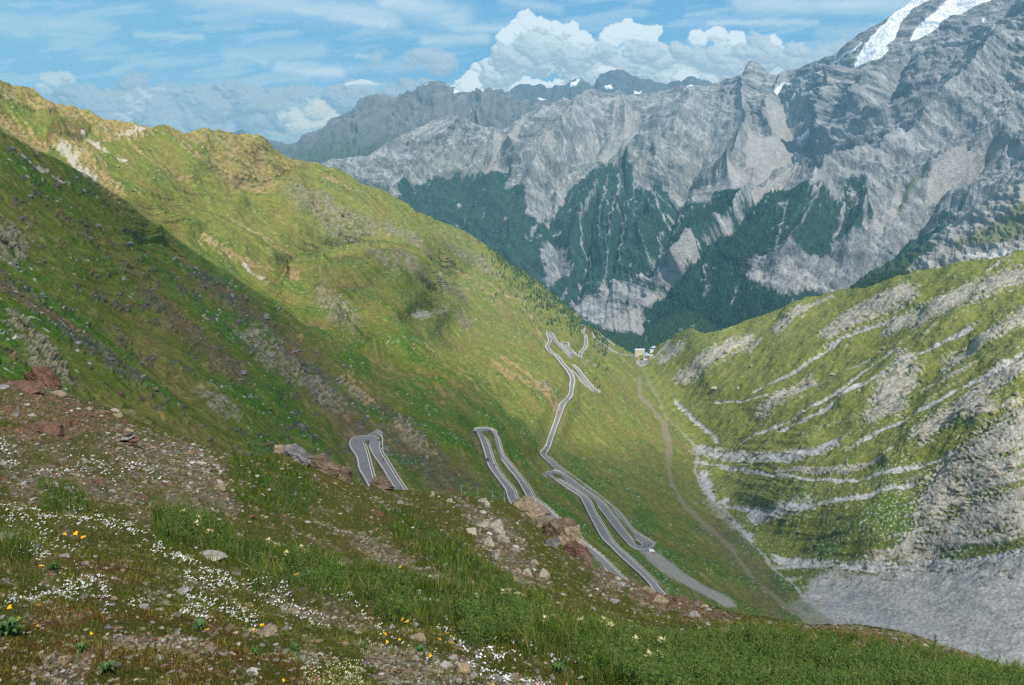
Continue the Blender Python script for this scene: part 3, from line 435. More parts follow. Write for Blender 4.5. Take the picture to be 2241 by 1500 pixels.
for p, w in [([(1305, 420), (1285, 480), (1272, 510), (1276, 560), (1292, 572), (1275, 620), (1262, 660)], 3), ([(1360, 400), (1350, 470), (1340, 520), (1345, 550), (1335, 600), (1325, 660)], 3.5), ([(1330, 410), (1320, 470), (1312, 520), (1318, 545)], 2.2), ([(1395, 430), (1370, 490), (1372, 540), (1365, 600)], 2), ([(1405, 410), (1440, 470), (1470, 510), (1490, 540)], 3.2), ([(1440, 400), (1470, 440), (1500, 490)], 3.2), ([(1470, 420), (1505, 480)], 2.6), ([(1410, 520), (1420, 560), (1440, 600)], 2.2), ([(1490, 560), (1470, 610), (1450, 650)], 2.4), ([(1210, 500), (1180, 520)], 4), ([(1455, 520), (1450, 560), (1455, 590)], 2), ([(1390, 600), (1382, 640)], 2),
 ([(1240, 640), (1215, 690)], 3), ([(1500, 500), (1480, 560), (1500, 580)], 3), ([(1712, 500), (1700, 560), (1690, 620)], 2.4), ([(1770, 505), (1740, 550), (1715, 585)], 3), ([(1830, 480), (1835, 520), (1820, 560)], 6), ([(1560, 640), (1530, 680), (1510, 700)], 5), ([(1545, 640), (1550, 600)], 3), ([(1740, 470), (1760, 520)], 6), ([(1860, 470), (1870, 520), (1890, 560)], 7), ([(1790, 480), (1750, 530)], 5), ([(1620, 640), (1600, 690)], 3)]:
    ch = np.maximum(ch, band(PX + 6 * r3 + 5 * fine, PY, p, w * .75, w * .9))
ch = np.maximum(ch, sst(.24, .40, gs * .4 + r3 * .4 + .45 * blot + .25 * fine) * sst(620, 430, PY) * (PX > 1230)) * sst(-.5, .0, fine + .3)
treel = treel * (1 - sst(.3, .6, ch))
treel = np.maximum(treel, sst(.5, .7, in_poly(PX, PY, [(1340, 738), (1420, 738), (1440, 690), (1480, 660), (1560, 660), (1650, 700), (1640, 760), (1340, 780)], 6)))
ice = np.zeros(X.shape, np.float32)
for p in [[(1878, 152), (1895, 115), (1925, 70), (1952, 42), (1985, 15), (2010, -10), (2040, -30), (2075, -20), (2040, 5), (1998, 30), (1975, 58), (1965, 90), (1945, 105), (1950, 118), (1935, 135), (1905, 142)], [(1996, 96), (2010, 70), (2040, 50), (2070, 20), (2085, 0), (2110, -30), (2200, -40), (2180, 4), (2130, 22), (2085, 45), (2055, 75), (2020, 92)], [(1805, 168), (1820, 146), (1850, 132), (1880, 112), (1895, 96), (1882, 116), (1850, 142), (1830, 158)],
 [(1742, 298), (1760, 285), (1770, 280), (1772, 292), (1760, 302), (1752, 308)], [(1960, 170), (1978, 155), (1984, 160), (1965, 175)], [(2155, 50), (2165, 44), (2165, 58), (2156, 58)], [(1702, 215), (1725, 195), (1735, 190), (1732, 200), (1705, 219)], [(1736, 232), (1752, 222), (1750, 228)], [(1775, 165), (1795, 152), (1785, 166)], [(1785, 306), (1792, 304), (1790, 312)], [(1386, 312), (1396, 306), (1394, 312)], [(1845, 152), (1852, 146), (1856, 158), (1850, 164)], [(1856, 178), (1860, 172), (1861, 180)]]:
    ice = np.maximum(ice, sst(.25, .62, in_poly(PX, PY, p, 5) + .3 * r3 + .15 * fine))
smooth_m = np.maximum(sc_p, ice)
rock_amp = 1 - .8 * smooth_m; crack = ridge(PX * .045 + .6 * wx * 6, PY * .06 - PX * .02 + wz * 4, 4, 88)
N = MS.normals()
rough_ = .35 + .65 * orm
spur = np.zeros(X.shape, np.float32); wv = 10 * n2(PX * .02, PY * .02, 5)
for p, w, a in [([(985, 272), (955, 330), (905, 400), (880, 460)], 26, 1), ([(1290, 215), (1235, 300), (1185, 370), (1165, 440)], 26, 1), ([(1350, 214), (1370, 300)], 16, .6), ([(1480, 208), (1500, 260), (1470, 330), (1450, 380)], 20, .7), ([(1655, 150), (1640, 240), (1625, 320), (1590, 400), (1600, 440)], 24, .9), ([(1960, 40), (1885, 200), (1835, 320), (1815, 350), (1720, 440), (1640, 492), (1500, 592)], 18, 1.2), ([(2060, 50), (2010, 115), (1960, 190), (1900, 260)], 20, 1), ([(2200, 120), (2110, 240), (2000, 330), (1880, 420), (1760, 480)], 28, 1), ([(2241, 280), (2130, 350), (2030, 420)], 24, .8), ([(1720, 168), (1690, 250), (1680, 340)], 16, .7), ([(1240, 235), (1200, 262), (1140, 330)], 14, .6), ([(1500, 360), (1440, 365), (1380, 400)], 20, .5), ([(1380, 400), (1350, 520), (1340, 640)], 18, .5), ([(1440, 470), (1420, 560)], 16, .5), ([(1290, 430), (1250, 560)], 18, .5), ([(1060, 420), (1120, 560)], 22, .5), ([(1780, 500), (1700, 620)], 22, .6), ([(1900, 480), (1840, 600)], 22, .6)]:
    spur = spur + a * np.exp(-np.minimum(seg_d(PX + wv, PY - wv, p)[0] / w, 6)) 
for p, w, a in [([(1105, 292), (1085, 340), (1060, 390)], 22, .8), ([(1700, 225), (1740, 290), (1795, 350)], 26, 1), ([(1812, 352), (1710, 450), (1640, 502), (1500, 605), (1440, 640)], 16, 1), ([(1385, 235), (1390, 290), (1300, 350), (1240, 370)], 22, .8), ([(2160, 350), (2050, 465), (1960, 560)], 22, 1), ([(1560, 300), (1520, 400), (1480, 500), (1430, 600)], 20, .7), ([(1310, 300), (1300, 345)], 12, .4), ([(2000, 130), (1960, 230)], 16, 1), ([(1860, 170), (1800, 250)], 14, .6), ([(1200, 480), (1230, 600)], 18, .6), ([(1300, 440), (1290, 570), (1262, 660)], 10, .6), ([(1370, 420), (1360, 560), (1330, 660)], 10, .6)]:
    spur = spur - a * np.exp(-np.minimum(seg_d(PX + wv, PY - wv, p)[0] / w, 6))
icez = np.maximum(in_poly(PX, PY, [(1860, 170), (1880, 90), (2000, -20), (2240, -60), (2200, 30), (2080, 70), (2000, 120), (1940, 160)], 26), ice)
spur = spur * (1 - .85 * icez)
d = spur * 120 + (g1 - .55) * 60 * (1 - .6 * orm) + (ridge(X * .0065 + wx, Z * .008 + wz, 4, 47) - .5) * 46 * rock_amp * (1 - .5 * treel) + r4 * 7 * rock_amp + (g2 - .55) * (4 + 12 * r2) * (1 - .6 * orm) + (r1 - .5) * 240 * orm * sst(740, 500, PY) + (r1 - .5) * 170 * (1 - orm) + r2 * 46 * rough_ * rock_amp + (g3 - .5) * 3 * rock_amp + r3 * 13 * rock_amp + blot * 26 * rock_amp + band_ * 8 * rock_amp * sst(900, 300, np.abs(PY - 450)) 
d *= (.45 + .55 * sst(760, 560, PY)); d -= 12 * ice; d *= 1 - .6 * sst(.2, .8, in_poly(PX, PY, [(1850, 180), (1880, 90), (2000, -20), (2260, -80), (2220, 60), (2080, 100), (2000, 150), (1940, 180)], 45))
d *= sst(-30, 60, (PY - MS.tp[None])) * .75 + .25
MS.P = MS.P + N * d[..., None]
rock = np.zeros(X.shape + (3,), np.float32) + np.array((.245, .245, .245)); rock = cmix(rock, (.16, .165, .175), sst(-.1, .35, r2 + .5 * band_)); rock = cmix(rock, (.29, .275, .25), sst(.2, .7, gs * .5 + .7 * r3) * .4)
rock = cmix(rock, (.15, .15, .10), sst(.0, .5, .6 - np.abs(PY - 400) / 160 + r2) * .4 * (1 - orm)); rock = cmix(rock, (.11, .115, .125), sst(.05, .4, blot + .3 * fine) * .6); rock = cmix(rock, (.09, .095, .105), sst(.80, .93, crack) * .75); rock = cmix(rock, (.31, .30, .275), sst(.05, .45, -blot + .3 * fine) * .6); rock *= (1 + .5 * r3 + .45 * fine + .3 * r4)[..., None]
C = rock; C = cmix(C, (.30, .285, .265), sc_p * .85)
C = cmix(C, (.11, .13, .05), in_poly(PX, PY, [(1955, 495), (2000, 440), (2015, 425), (2005, 455), (1970, 490)], 4) * .7)
C = C + ((np.zeros_like(C) + np.array((.014, .044, .030))) * (1 + .7 * fine + .3 * r3)[..., None] - C) * (treel * .96)[..., None]
C = cmix(C, (.85, .86, .88), ice)
C = np.clip(C, .008, .9)
MS.build('limestone_massif', C, far_mat, back=((.02, .02), (.06, .08), (.15, .2)))
# ---- grey-blue range behind, left
def range_sheet(name, top, bot, u0, u1, nu, nv, Ytop, Ybot, seed, base, snow=(), amp=1, veg=0, veg_y=300, snow_thr=None):
    S = Sheet(u0, u1, nu, nv, pl(top), pl(bot)); t = np.linspace(0, 1, nv)[:, None] * np.ones((1, nu)); S.place(1 / lerp(1 / Ybot, 1 / Ytop, t))
    X, Z = S.P[..., 0], S.P[..., 2]; k = 5000.0 / Ytop
    w = fbm(X * .0009, Z * .0012, 3, seed); a = ridge(X * .0011 + w * .6, Z * .0005, 6, seed + 1); b = ridge(X * .0035 + w, Z * .0022, 4, seed + 5); c = fbm(X * .012, Z * .014, 4, seed + 9); st = fbm(X * .012 + w * 4, Z * .002, 3, seed + 14)
    N = S.normals(); edge = sst(-20, 60, S.PY - S.tp[None]) * .4 + .6
    S.P = S.P + N * (((a - .5) * 420 + (b - .5) * 150 + c * 75) * amp * edge)[..., None]
    C = np.zeros(X.shape + (3,), np.float32) + np.array(base); C *= (1 + .5 * c + .35 * st)[..., None]
    if veg: C = cmix(C, (.045, .06, .03), sst(veg_y - 20, veg_y + 50, S.PY + 60 * c + 30 * st) * veg)
    for p in snow: C = cmix(C, (.75, .77, .8), sst(.35, .6, in_poly(S.PX, S.PY, p, 2.5) + .5 * c))
    S.build(name, np.clip(C, .005, .9), far_mat, back=((.02, .02), (.08, .1)))
range_sheet('far_left_range', [(500, 350), (560, 326), (586, 322), (640, 318), (690, 298), (730, 282), (752, 272), (770, 268), (790, 252), (808, 238), (822, 230), (838, 228), (852, 234), (866, 244), (880, 238), (900, 222), (925, 210), (945, 200), (962, 196), (980, 206), (1000, 218), (1012, 214), (1030, 219), (1048, 221), (1070, 212), (1095, 208), (1110, 212), (1130, 225), (1160, 234), (1185, 240), (1240, 275), (1300, 330), (1400, 400)],
 [(500, 460), (700, 420), (1000, 400), (1400, 450)], 520, 1330, 460, 150, 7200, 5800, 200, (.12, .115, .115), amp=.8, veg=.8, veg_y=330,
 snow=[[(985, 214), (1004, 216), (996, 221), (986, 220)], [(968, 201), (974, 203), (970, 206)], [(940, 205), (946, 203), (944, 207)], [(1024, 262), (1030, 268), (1026, 270)], [(1058, 214), (1068, 212), (1064, 222)]])
range_sheet('far_blue_range', [(1000, 260), (1090, 228), (1112, 212), (1126, 200), (1140, 194), (1165, 196), (1182, 192), (1192, 202), (1205, 198), (1215, 190), (1240, 190), (1252, 184), (1260, 176), (1270, 174), (1284, 182), (1296, 192), (1308, 184), (1320, 172), (1338, 168), (1352, 161), (1362, 160), (1380, 172), (1400, 178), (1420, 180), (1442, 188), (1462, 192), (1475, 188), (1484, 181), (1492, 188), (1504, 178), (1512, 175), (1530, 182), (1552, 184), (1580, 192), (1640, 200), (1760, 240)],
 [(1000, 400), (1760, 400)], 1040, 1720, 400, 110, 9300, 7600, 260, (.07, .075, .085), amp=.6,
 snow=[[(1252, 192), (1264, 176), (1270, 178), (1262, 192), (1252, 196)], [(1320, 202), (1340, 199), (1346, 210), (1328, 212)], [(1384, 210), (1402, 208), (1400, 216), (1386, 216)], [(1488, 204), (1520, 196), (1536, 196), (1524, 206), (1494, 212)], [(1178, 228), (1190, 224), (1186, 234)], [(1436, 206), (1440, 204), (1440, 212)], [(1204, 228), (1214, 224), (1208, 230)]])
range_sheet('hazy_ridge', [(440, 330), (490, 300), (515, 290), (530, 286), (545, 294), (560, 306), (600, 322), (640, 330), (720, 350)], [(440, 400), (720, 400)], 440, 720, 60, 20, 10400, 9000, 300, (.06, .07, .085), amp=.3)
# ---- rocky rib between the pastures and the massif, and the wooded valley head
RS_ = Sheet(1780, 2440, 420, 160, pl([(1780, 700), (1860, 634), (1900, 606), (1960, 574), (2010, 552), (2060, 520), (2110, 490), (2160, 452), (2200, 425), (2241, 392), (2440, 270)]), pl([(1780, 760), (2440, 620)]))
t = np.linspace(0, 1, 160)[:, None] * np.ones((1, 420)); RS_.place(1 / lerp(1 / 1900, 1 / 2700, t)); X, Z, PX, PY = RS_.P[..., 0], RS_.P[..., 2], RS_.PX, RS_.PY
a = ridge(X * .006 + Z * .004, Z * .002, 5, 401); c = fbm(X * .03, Z * .03, 4, 410); st = fbm((PX + PY * 1.3) * .006, (PY - .5 * PX) * .06, 4, 420); c = fbm(PX * .05, PY * .05, 5, 421)
RS_.P = RS_.P + RS_.normals() * ((a - .5) * 50 + c * 14 + st * 10)[..., None]
C = np.zeros(X.shape + (3,), np.float32) + np.array((.25, .235, .20)); C *= (1 + .6 * c + .5 * st)[..., None]
C = cmix(C, (.04, .06, .02), sst(.4, .62, in_poly(PX, PY, [(1780, 680), (1880, 610), (1960, 570), (2040, 535), (2060, 540), (1990, 590), (1960, 640), (1780, 720)], 10) + .35 * st)); C = cmix(C, (.12, .125, .04), sst(.5, .7, in_poly(PX, PY, [(2080, 540), (2160, 500), (2241, 450), (2300, 420), (2300, 500), (2200, 540)], 14) + .5 * st) * .8)
C = cmix(C, (.45, .43, .40), in_poly(PX, PY, [(2105, 572), (2150, 556), (2241, 552), (2241, 566), (2160, 574)], 5))
RS_.build('rocky_rib', np.clip(C, .01, .8), ground_mat)
def wood_floor():
    S = Sheet(1240, 1720, 160, 60, pl([(1240, 700), (1330, 726), (1400, 738), (1440, 715), (1470, 692), (1520, 684), (1560, 688), (1610, 705), (1660, 725), (1720, 730)]), pl([(1240, 820), (1720, 820)]))
    t = np.linspace(0, 1, 60)[:, None] * np.ones((1, 160)); S.place(1 / lerp(1 / 2350, 1 / 2800, t)); X, Z = S.P[..., 0], S.P[..., 2]; c = fbm(X * .03, Z * .03, 4, 510)
    S.P = S.P + S.normals() * (c * 12)[..., None]
    S.build('valley_head', np.zeros(X.shape + (3,), np.float32) + np.array((.03, .05, .02)), ground_mat, back=((.05, .03), (.15, .05))); return S
WS = wood_floor()
# ---- wide base ground so that the world has a floor out to the haze
xs = np.linspace(-9000, 9000, 90); ys = np.linspace(-1500, 10500, 60); X, Y = np.meshgrid(xs, ys); Zb = -700 - 60 * fbm(X * .0008, Y * .0008, 3, 600) - .02 * np.abs(Y)
link('ground', fast_mesh('ground', np.stack([X, Y, Zb], -1), grid_faces(60, 90), ground_mat, np.zeros(X.shape + (3,)) + np.array((.06, .08, .03))))['kind'] = 'structure'
# ================================================================== SKY (a distant backdrop carrying the clouds)
def build_sky():
    nu, nv = 1300, 420; u = np.linspace(-420, 2660, nu); v = np.linspace(480, -330, nv); PXs, PYs = np.meshgrid(u, v); P = unproj(PXs, PYs, np.full(PXs.shape, 1.0)); P = P / np.linalg.norm(P, axis=-1, keepdims=True) * 26000
    def lin(c): c = np.array(c, float) / 255; return np.where(c < .04, c / 12.92, ((c + .055) / 1.055) ** 2.4)
    x, y = PXs, PYs; t = np.clip(y / 330, -1, 1.2)
    C = lerp(lin((62, 132, 202)), lin((100, 164, 212)), sst(-.5, .45, t)[..., None]); C = lerp(C, lin((160, 192, 210)), sst(.35, 1.0, t)[..., None]); C = C * lerp(1, 1.0, 0)
    C = lerp(C, lin((140, 190, 214)), (.45 * sst(900, 0, x))[..., None])
    w = fbm(x * .004, y * .012, 4, 700); streak = fbm(x * .006 + w * .6, y * .03 + x * .004, 5, 705); det = fbm(x * .03, y * .05, 5, 711)
    ci = np.zeros(x.shape, np.float32)
    for x0, y0, x1, y1, ww, a in [(400, -20, 860, 40, 34, .75), (640, 20, 840, 52, 16, .9), (0, 45, 230, 60, 22, .55), (300, 75, 440, 82, 9, .6), (210, 62, 260, 62, 6, .5), (850, 0, 1010, 40, 36, .8), (500, 120, 700, 110, 24, .5), (520, 118, 580, 140, 12, .55), (610, 148, 740, 158, 20, .85), (560, 46, 640, 48, 7, .4), (780, 122, 830, 128, 8, .6), (930, 90, 1060, 84, 16, .7), (1000, 62, 1140, 60, 14, .7), (1480, 100, 1560, 90, 8, .3), (1550, 50, 1790, 50, 11, .75), (1500, 35, 1620, 18, 6, .5), (1620, 8, 1980, 12, 26, .75), (1740, 20, 1990, 30, 14, .6), (1100, 0, 1220, 20, 14, .5), (0, 60, 60, 75, 14, .5), (1800, 70, 1900, 66, 20, .4), (430, 10, 640, 30, 10, .45), (-200, 20, 60, 60, 30, .5)]:
        d, tt = seg_d(x + 14 * w, y + 8 * det, [(x0, y0), (x1, y1)]); ci = np.maximum(ci, a * np.exp(-(d / ww) ** 2 * 1.3) * (1 + .55 * streak))
    ci = np.maximum(ci, .42 * sst(.05, .5, streak + .15)) ; ci = np.maximum(ci, .3 * sst(-.2, .5, w + .4 * streak) * sst(100, 220, y))
    C = lerp(C, lin((214, 226, 230)), np.clip(ci, 0, .93)[..., None])
    def puffs(C, L, lit, mid_, dark, amp=12, k=1.0, base_fade=0, top=.35, seed=1, soft=.12):
        """cumulus: overlapping billows, bright crowns and grey bases"""
        H = np.full(x.shape, -60.0, np.float32)
        nx_ = fbm(x * .018, y * .022, 5, 720 + seed) * amp * 2.2 + fbm(x * .07, y * .07, 3, 740 + seed) * amp * .8; ny_ = fbm(x * .018, y * .022, 5, 730 + seed) * amp * 2.2 + fbm(x * .07, y * .07, 3, 750 + seed) * amp * .8
        for cx, cy, r, ay in L:
            q = 1 - (((x + nx_ - cx) / r) ** 2 + ((y + ny_ - cy) / (r * ay)) ** 2); q = np.where(q > 0, np.sqrt(np.maximum(q, 0)), np.maximum(q, -3)) * r; H = np.maximum(H, q)
        al = sst(-3, 6 + 55 * soft, H + 4 * det); Hs = np.maximum(H, 0)
        Hs = Hs + 5 * ridge(x * .03, y * .035, 4, 760 + seed)
        gy_, gx_ = np.gradient(Hs, v, u); nn = np.sqrt(gx_ ** 2 + gy_ ** 2 + 1); lam = (-gx_ * -.25 - gy_ * -.75 * -1 * -1 + .55) / nn
        lam = (gx_ * -.35 * -1 * -1 + (gy_) * .8 + .5) / nn  # sunlit and shaded sides of the billows, painted into the sky colour
        sh = sst(-.1, 1.05, lam * .8 + top * k + .25 * det)
        c = lerp(lin(dark), lin(mid_), sst(0, .5, sh)[..., None]); c = lerp(c, lin(lit), sst(.45, 1, sh)[..., None])
        return lerp(C, c, al[..., None] * .97)
    rn = np.random.RandomState(3)
    # low grey bank across the left and the middle
    L = [(rn.uniform(170, 1000), rn.uniform(235, 330), rn.uniform(30, 75), .7) for i in range(60)] + [(130, 195, 45, .8), (100, 215, 40, .8), (180, 230, 60, .8), (290, 190, 42, .95), (270, 240, 60, .9), (370, 205, 38, .7), (440, 200, 40, .6), (340, 240, 60, .7), (500, 195, 45, .6), (640, 215, 60, .6), (760, 220, 70, .6), (900, 215, 80, .5), (220, 262, 60, .8), (560, 230, 70, .6)]
    C = puffs(C, L, (176, 190, 196), (150, 170, 184), (128, 152, 172), 9, seed=2, soft=.5, top=.2)
    C = puffs(C, [(110, 180, 30, .8), (140, 172, 26, .8), (95, 195, 26, .8)], (212, 218, 216), (180, 194, 200), (156, 176, 188), 6, seed=3, soft=.3)
    C = puffs(C, [(rn.uniform(300, 350) - i * 8, 198 + i * 7, 15 + rn.rand() * 6, .6) for i in range(14)], (222, 228, 226), (182, 196, 202), (160, 178, 190), 6, seed=4, soft=.4)
    C = puffs(C, [(650, 258, 30, .8), (690, 242, 30, .8), (720, 262, 26, .8), (660, 280, 34, .8), (700, 275, 30, .8), (620, 262, 20, .8)], (230, 226, 212), (194, 200, 200), (165, 182, 190), 8, seed=5, soft=.35)
    C = puffs(C, [(790, 184, 30, .3), (770, 186, 20, .35), (815, 186, 16, .35)], (240, 242, 240), (214, 222, 224), (180, 192, 200), 3, seed=6, soft=.2)
    C = puffs(C, [(820, 130, 24, .9), (845, 118, 20, .6), (930, 125, 40, .7), (965, 140, 40, .8), (900, 138, 30, .5)], (190, 202, 208), (176, 190, 198), (160, 176, 188), 8, seed=7, soft=.6, top=.1)
    # the big cumulus over the far peaks
    L = [(1035, 190, 40, .8), (1010, 200, 24, .8), (1070, 165, 40, .9), (1120, 180, 44, .8), (1160, 200, 50, .6), (1060, 205, 40, .6), (1220, 195, 40, .5), (1330, 165, 24, .5), (1480, 180, 40, .5), (1520, 175, 40, .5), (1600, 160, 60, .6), (1700, 140, 60, .6)]
    C = puffs(C, L, (252, 252, 248), (226, 230, 230), (186, 194, 198), 9, seed=8, soft=.15, top=.5)
    L = [(rn.uniform(1080, 1760), 0, rn.uniform(22, 48), .85) for i in range(90)]; tp = pl([(1060, 150), (1090, 110), (1110, 90), (1160, 60), (1240, 70), (1270, 95), (1330, 95), (1400, 88), (1470, 100), (1560, 105), (1620, 95), (1700, 118), (1760, 140)])
    L = [(a, tp(a) + r * .6 + rn.rand() * 48, r * (1.0 if b < 1 else 1), b) for a, _, r, b in L]
    C = puffs(C, L, (232, 234, 232), (204, 210, 212), (170, 180, 186), 9, seed=9, soft=.15, top=.25)
    L = [(1150, 48, 26, .9), (1135, 62, 24, .9), (1185, 58, 26, .8), (1215, 62, 26, .9), (1245, 66, 24, .8), (1110, 82, 26, .9), (1270, 88, 26, .8), (1350, 78, 30, .8), (1385, 68, 32, .8), (1420, 80, 30, .8), (1335, 88, 26, .8), (1530, 84, 26, .8), (1570, 80, 28, .7), (1610, 86, 26, .7), (1690, 100, 24, .8), (1715, 118, 20, .7)]
    C = puffs(C, L, (254, 254, 252), (236, 240, 240), (196, 204, 208), 7, seed=10, soft=.08, top=.55)
    L = [(rn.uniform(1090, 1760), rn.uniform(112, 150), rn.uniform(22, 40), .7) for i in range(46)] + [(1150, 105, 34, .9), (1190, 120, 30, .9), (1120, 125, 30, .8), (1650, 90, 22, 1), (1665, 100, 24, .9)]
    C = puffs(C, L, (214, 218, 218), (190, 198, 202), (166, 176, 184), 8, seed=11, soft=.3, top=.1)
    L = [(rn.uniform(1760, 2000), 0, rn.uniform(26, 50), .8) for i in range(26)]; L = [(a, 150 - (a - 1760) * .42 + rn.uniform(-10, 40), r, b) for a, _, r, b in L]
    C = puffs(C, L, (200, 210, 214), (184, 196, 204), (172, 186, 196), 10, seed=12, soft=.6, top=.1)
    C = puffs(C, [(1330, 158, 26, .5), (1020, 195, 20, .7), (1500, 172, 30, .5)], (250, 250, 246), (232, 236, 236), (200, 208, 210), 5, seed=13, soft=.2, top=.5)
    me = fast_mesh('sky', P, grid_faces(nv, nu), sky_mat, C)
    o = tag(link('sky', me), kind='structure'); return o
sky_mat = bpy.data.materials.new('sky_glow'); sky_mat.use_nodes = True; n_ = sky_mat.node_tree.nodes; l_ = sky_mat.node_tree.links
n_.remove(n_['Principled BSDF']); em = n_.new('ShaderNodeEmission'); at_ = n_.new('ShaderNodeAttribute'); at_.attribute_name = 'Col'; l_.new(at_.outputs[0], em.inputs[0]); l_.new(em.outputs[0], n_['Material Output'].inputs[0])
em.inputs[1].default_value = .60; sky_mat.cycles.emission_sampling = 'NONE'
sky_o = build_sky()
# ================================================================== the cloud overhead that shades the near slopes
def cloud_over(name, outline_px, alt, sheet, label, soft=230.0, dens=1.0):
    pts = []
    for x, y, Yd in outline_px:
        p = Vector(unproj(np.array(float(x)), np.array(float(y)), float(Yd))); k = (alt - p.z) / SDIR.z; pts.append((p + SDIR * k)[:2])
    P = np.array(pts); c0 = P.min(0) - 3 * soft; c1 = P.max(0) + 3 * soft; n = 170; xs = np.linspace(c0[0], c1[0], n); ys = np.linspace(c0[1], c1[1], n); Xg, Yg = np.meshgrid(xs, ys)
    ins = in_poly(Xg, Yg, [tuple(p) for p in pts], soft); e = ins + .4 * fbm(Xg * .006, Yg * .006, 5, 800) - .22
    H = np.clip(e, 0, 1) ** .6 * 160 * (1 + .5 * fbm(Xg * .01, Yg * .01, 4, 810)); keep = e > 0
    top = np.stack([Xg, Yg, alt + H], -1).reshape(-1, 3); bot_ = np.stack([Xg, Yg, alt - .3 * H], -1).reshape(-1, 3)
    f = grid_faces(n, n); kf = keep.ravel()[f].all(1); f = f[kf]; nn = n * n
    dn = np.clip(e.ravel() * 1.5, 0, 1) * dens; me = fast_mesh(name, np.r_[top, bot_], np.r_[f, f[:, ::-1] + nn], cloud_mat, extra={'thick': np.r_[dn, dn]}); o = link(name, me); tag(o, label, 'cloud'); o['kind'] = 'structure'; return o
cloud_mat = bpy.data.materials.new('cloud_white'); cloud_mat.use_nodes = True; n_ = cloud_mat.node_tree.nodes; l_ = cloud_mat.node_tree.links
n_.remove(n_['Principled BSDF']); df = n_.new('ShaderNodeBsdfDiffuse'); df.inputs[0].default_value = (.9, .9, .92, 1); tr = n_.new('ShaderNodeBsdfTransparent'); mx_ = n_.new('ShaderNodeMixShader'); at2 = n_.new('ShaderNodeAttribute'); at2.attribute_name = 'thick'; mm_ = n_.new('ShaderNodeMath'); mm_.operation = 'MULTIPLY'; mm_.inputs[1].default_value = .35; l_.new(at2.outputs['Fac'], mm_.inputs[0]); l_.new(mm_.outputs[0], mx_.inputs[0])
l_.new(tr.outputs[0], mx_.inputs[1]); l_.new(df.outputs[0], mx_.inputs[2]); l_.new(mx_.outputs[0], n_['Material Output'].inputs[0])
cloud_over('cloud', [(-900, 200, 300), (-100, 210, 620), (0, 265, 640), (270, 430, 690), (380, 510, 720), (640, 680, 760), (780, 790, 720), (960, 880, 700), (1100, 940, 760), (1250, 960, 900), (1400, 980, 1180), (1540, 1010, 1290), (1650, 1040, 1100), (1800, 1090, 900), (1950, 1150, 790), (2100, 1200, 720), (2300, 1180, 680), (2700, 1150, 500), (2600, 1600, 120), (1120, 1600, -700), (-700, 1200, -200)], 2350, VS, 'grey white cloud high above the near slopes')
cloud_over('cloud', [(640, 575, 980), (780, 556, 1000), (900, 582, 1060), (985, 630, 1100), (1030, 700, 1050), (900, 690, 900), (760, 640, 900)], 2400, VS, 'small white cloud high above the grassy knoll', 45.0, .9)  # out-of-view cloud added to darken the knoll's near face
# ================================================================== HAZE
hz = fast_mesh('haze', [(x, y, z) for x in (-9500, 9500) for y in (-2000, 11200) for z in (-1100, 1800)], [(0, 1, 3, 2), (4, 6, 7, 5), (0, 4, 5, 1), (2, 3, 7, 6), (0, 2, 6, 4), (1, 5, 7, 3)], bpy.data.materials.new('haze_air'), smooth=False)
hm = hz.materials[0]; hm.use_nodes = True; n_ = hm.node_tree.nodes; l_ = hm.node_tree.links; n_.remove(n_['Principled BSDF']); pv = n_.new('ShaderNodeVolumePrincipled')
pv.inputs['Color'].default_value = (.36, .78, .95, 1); pv.inputs['Density'].default_value = 6.4e-5; pv.inputs['Anisotropy'].default_value = 0.0; l_.new(pv.outputs[0], n_['Material Output'].inputs['Volume'])
haze = tag(link('haze', hz), kind='stuff')
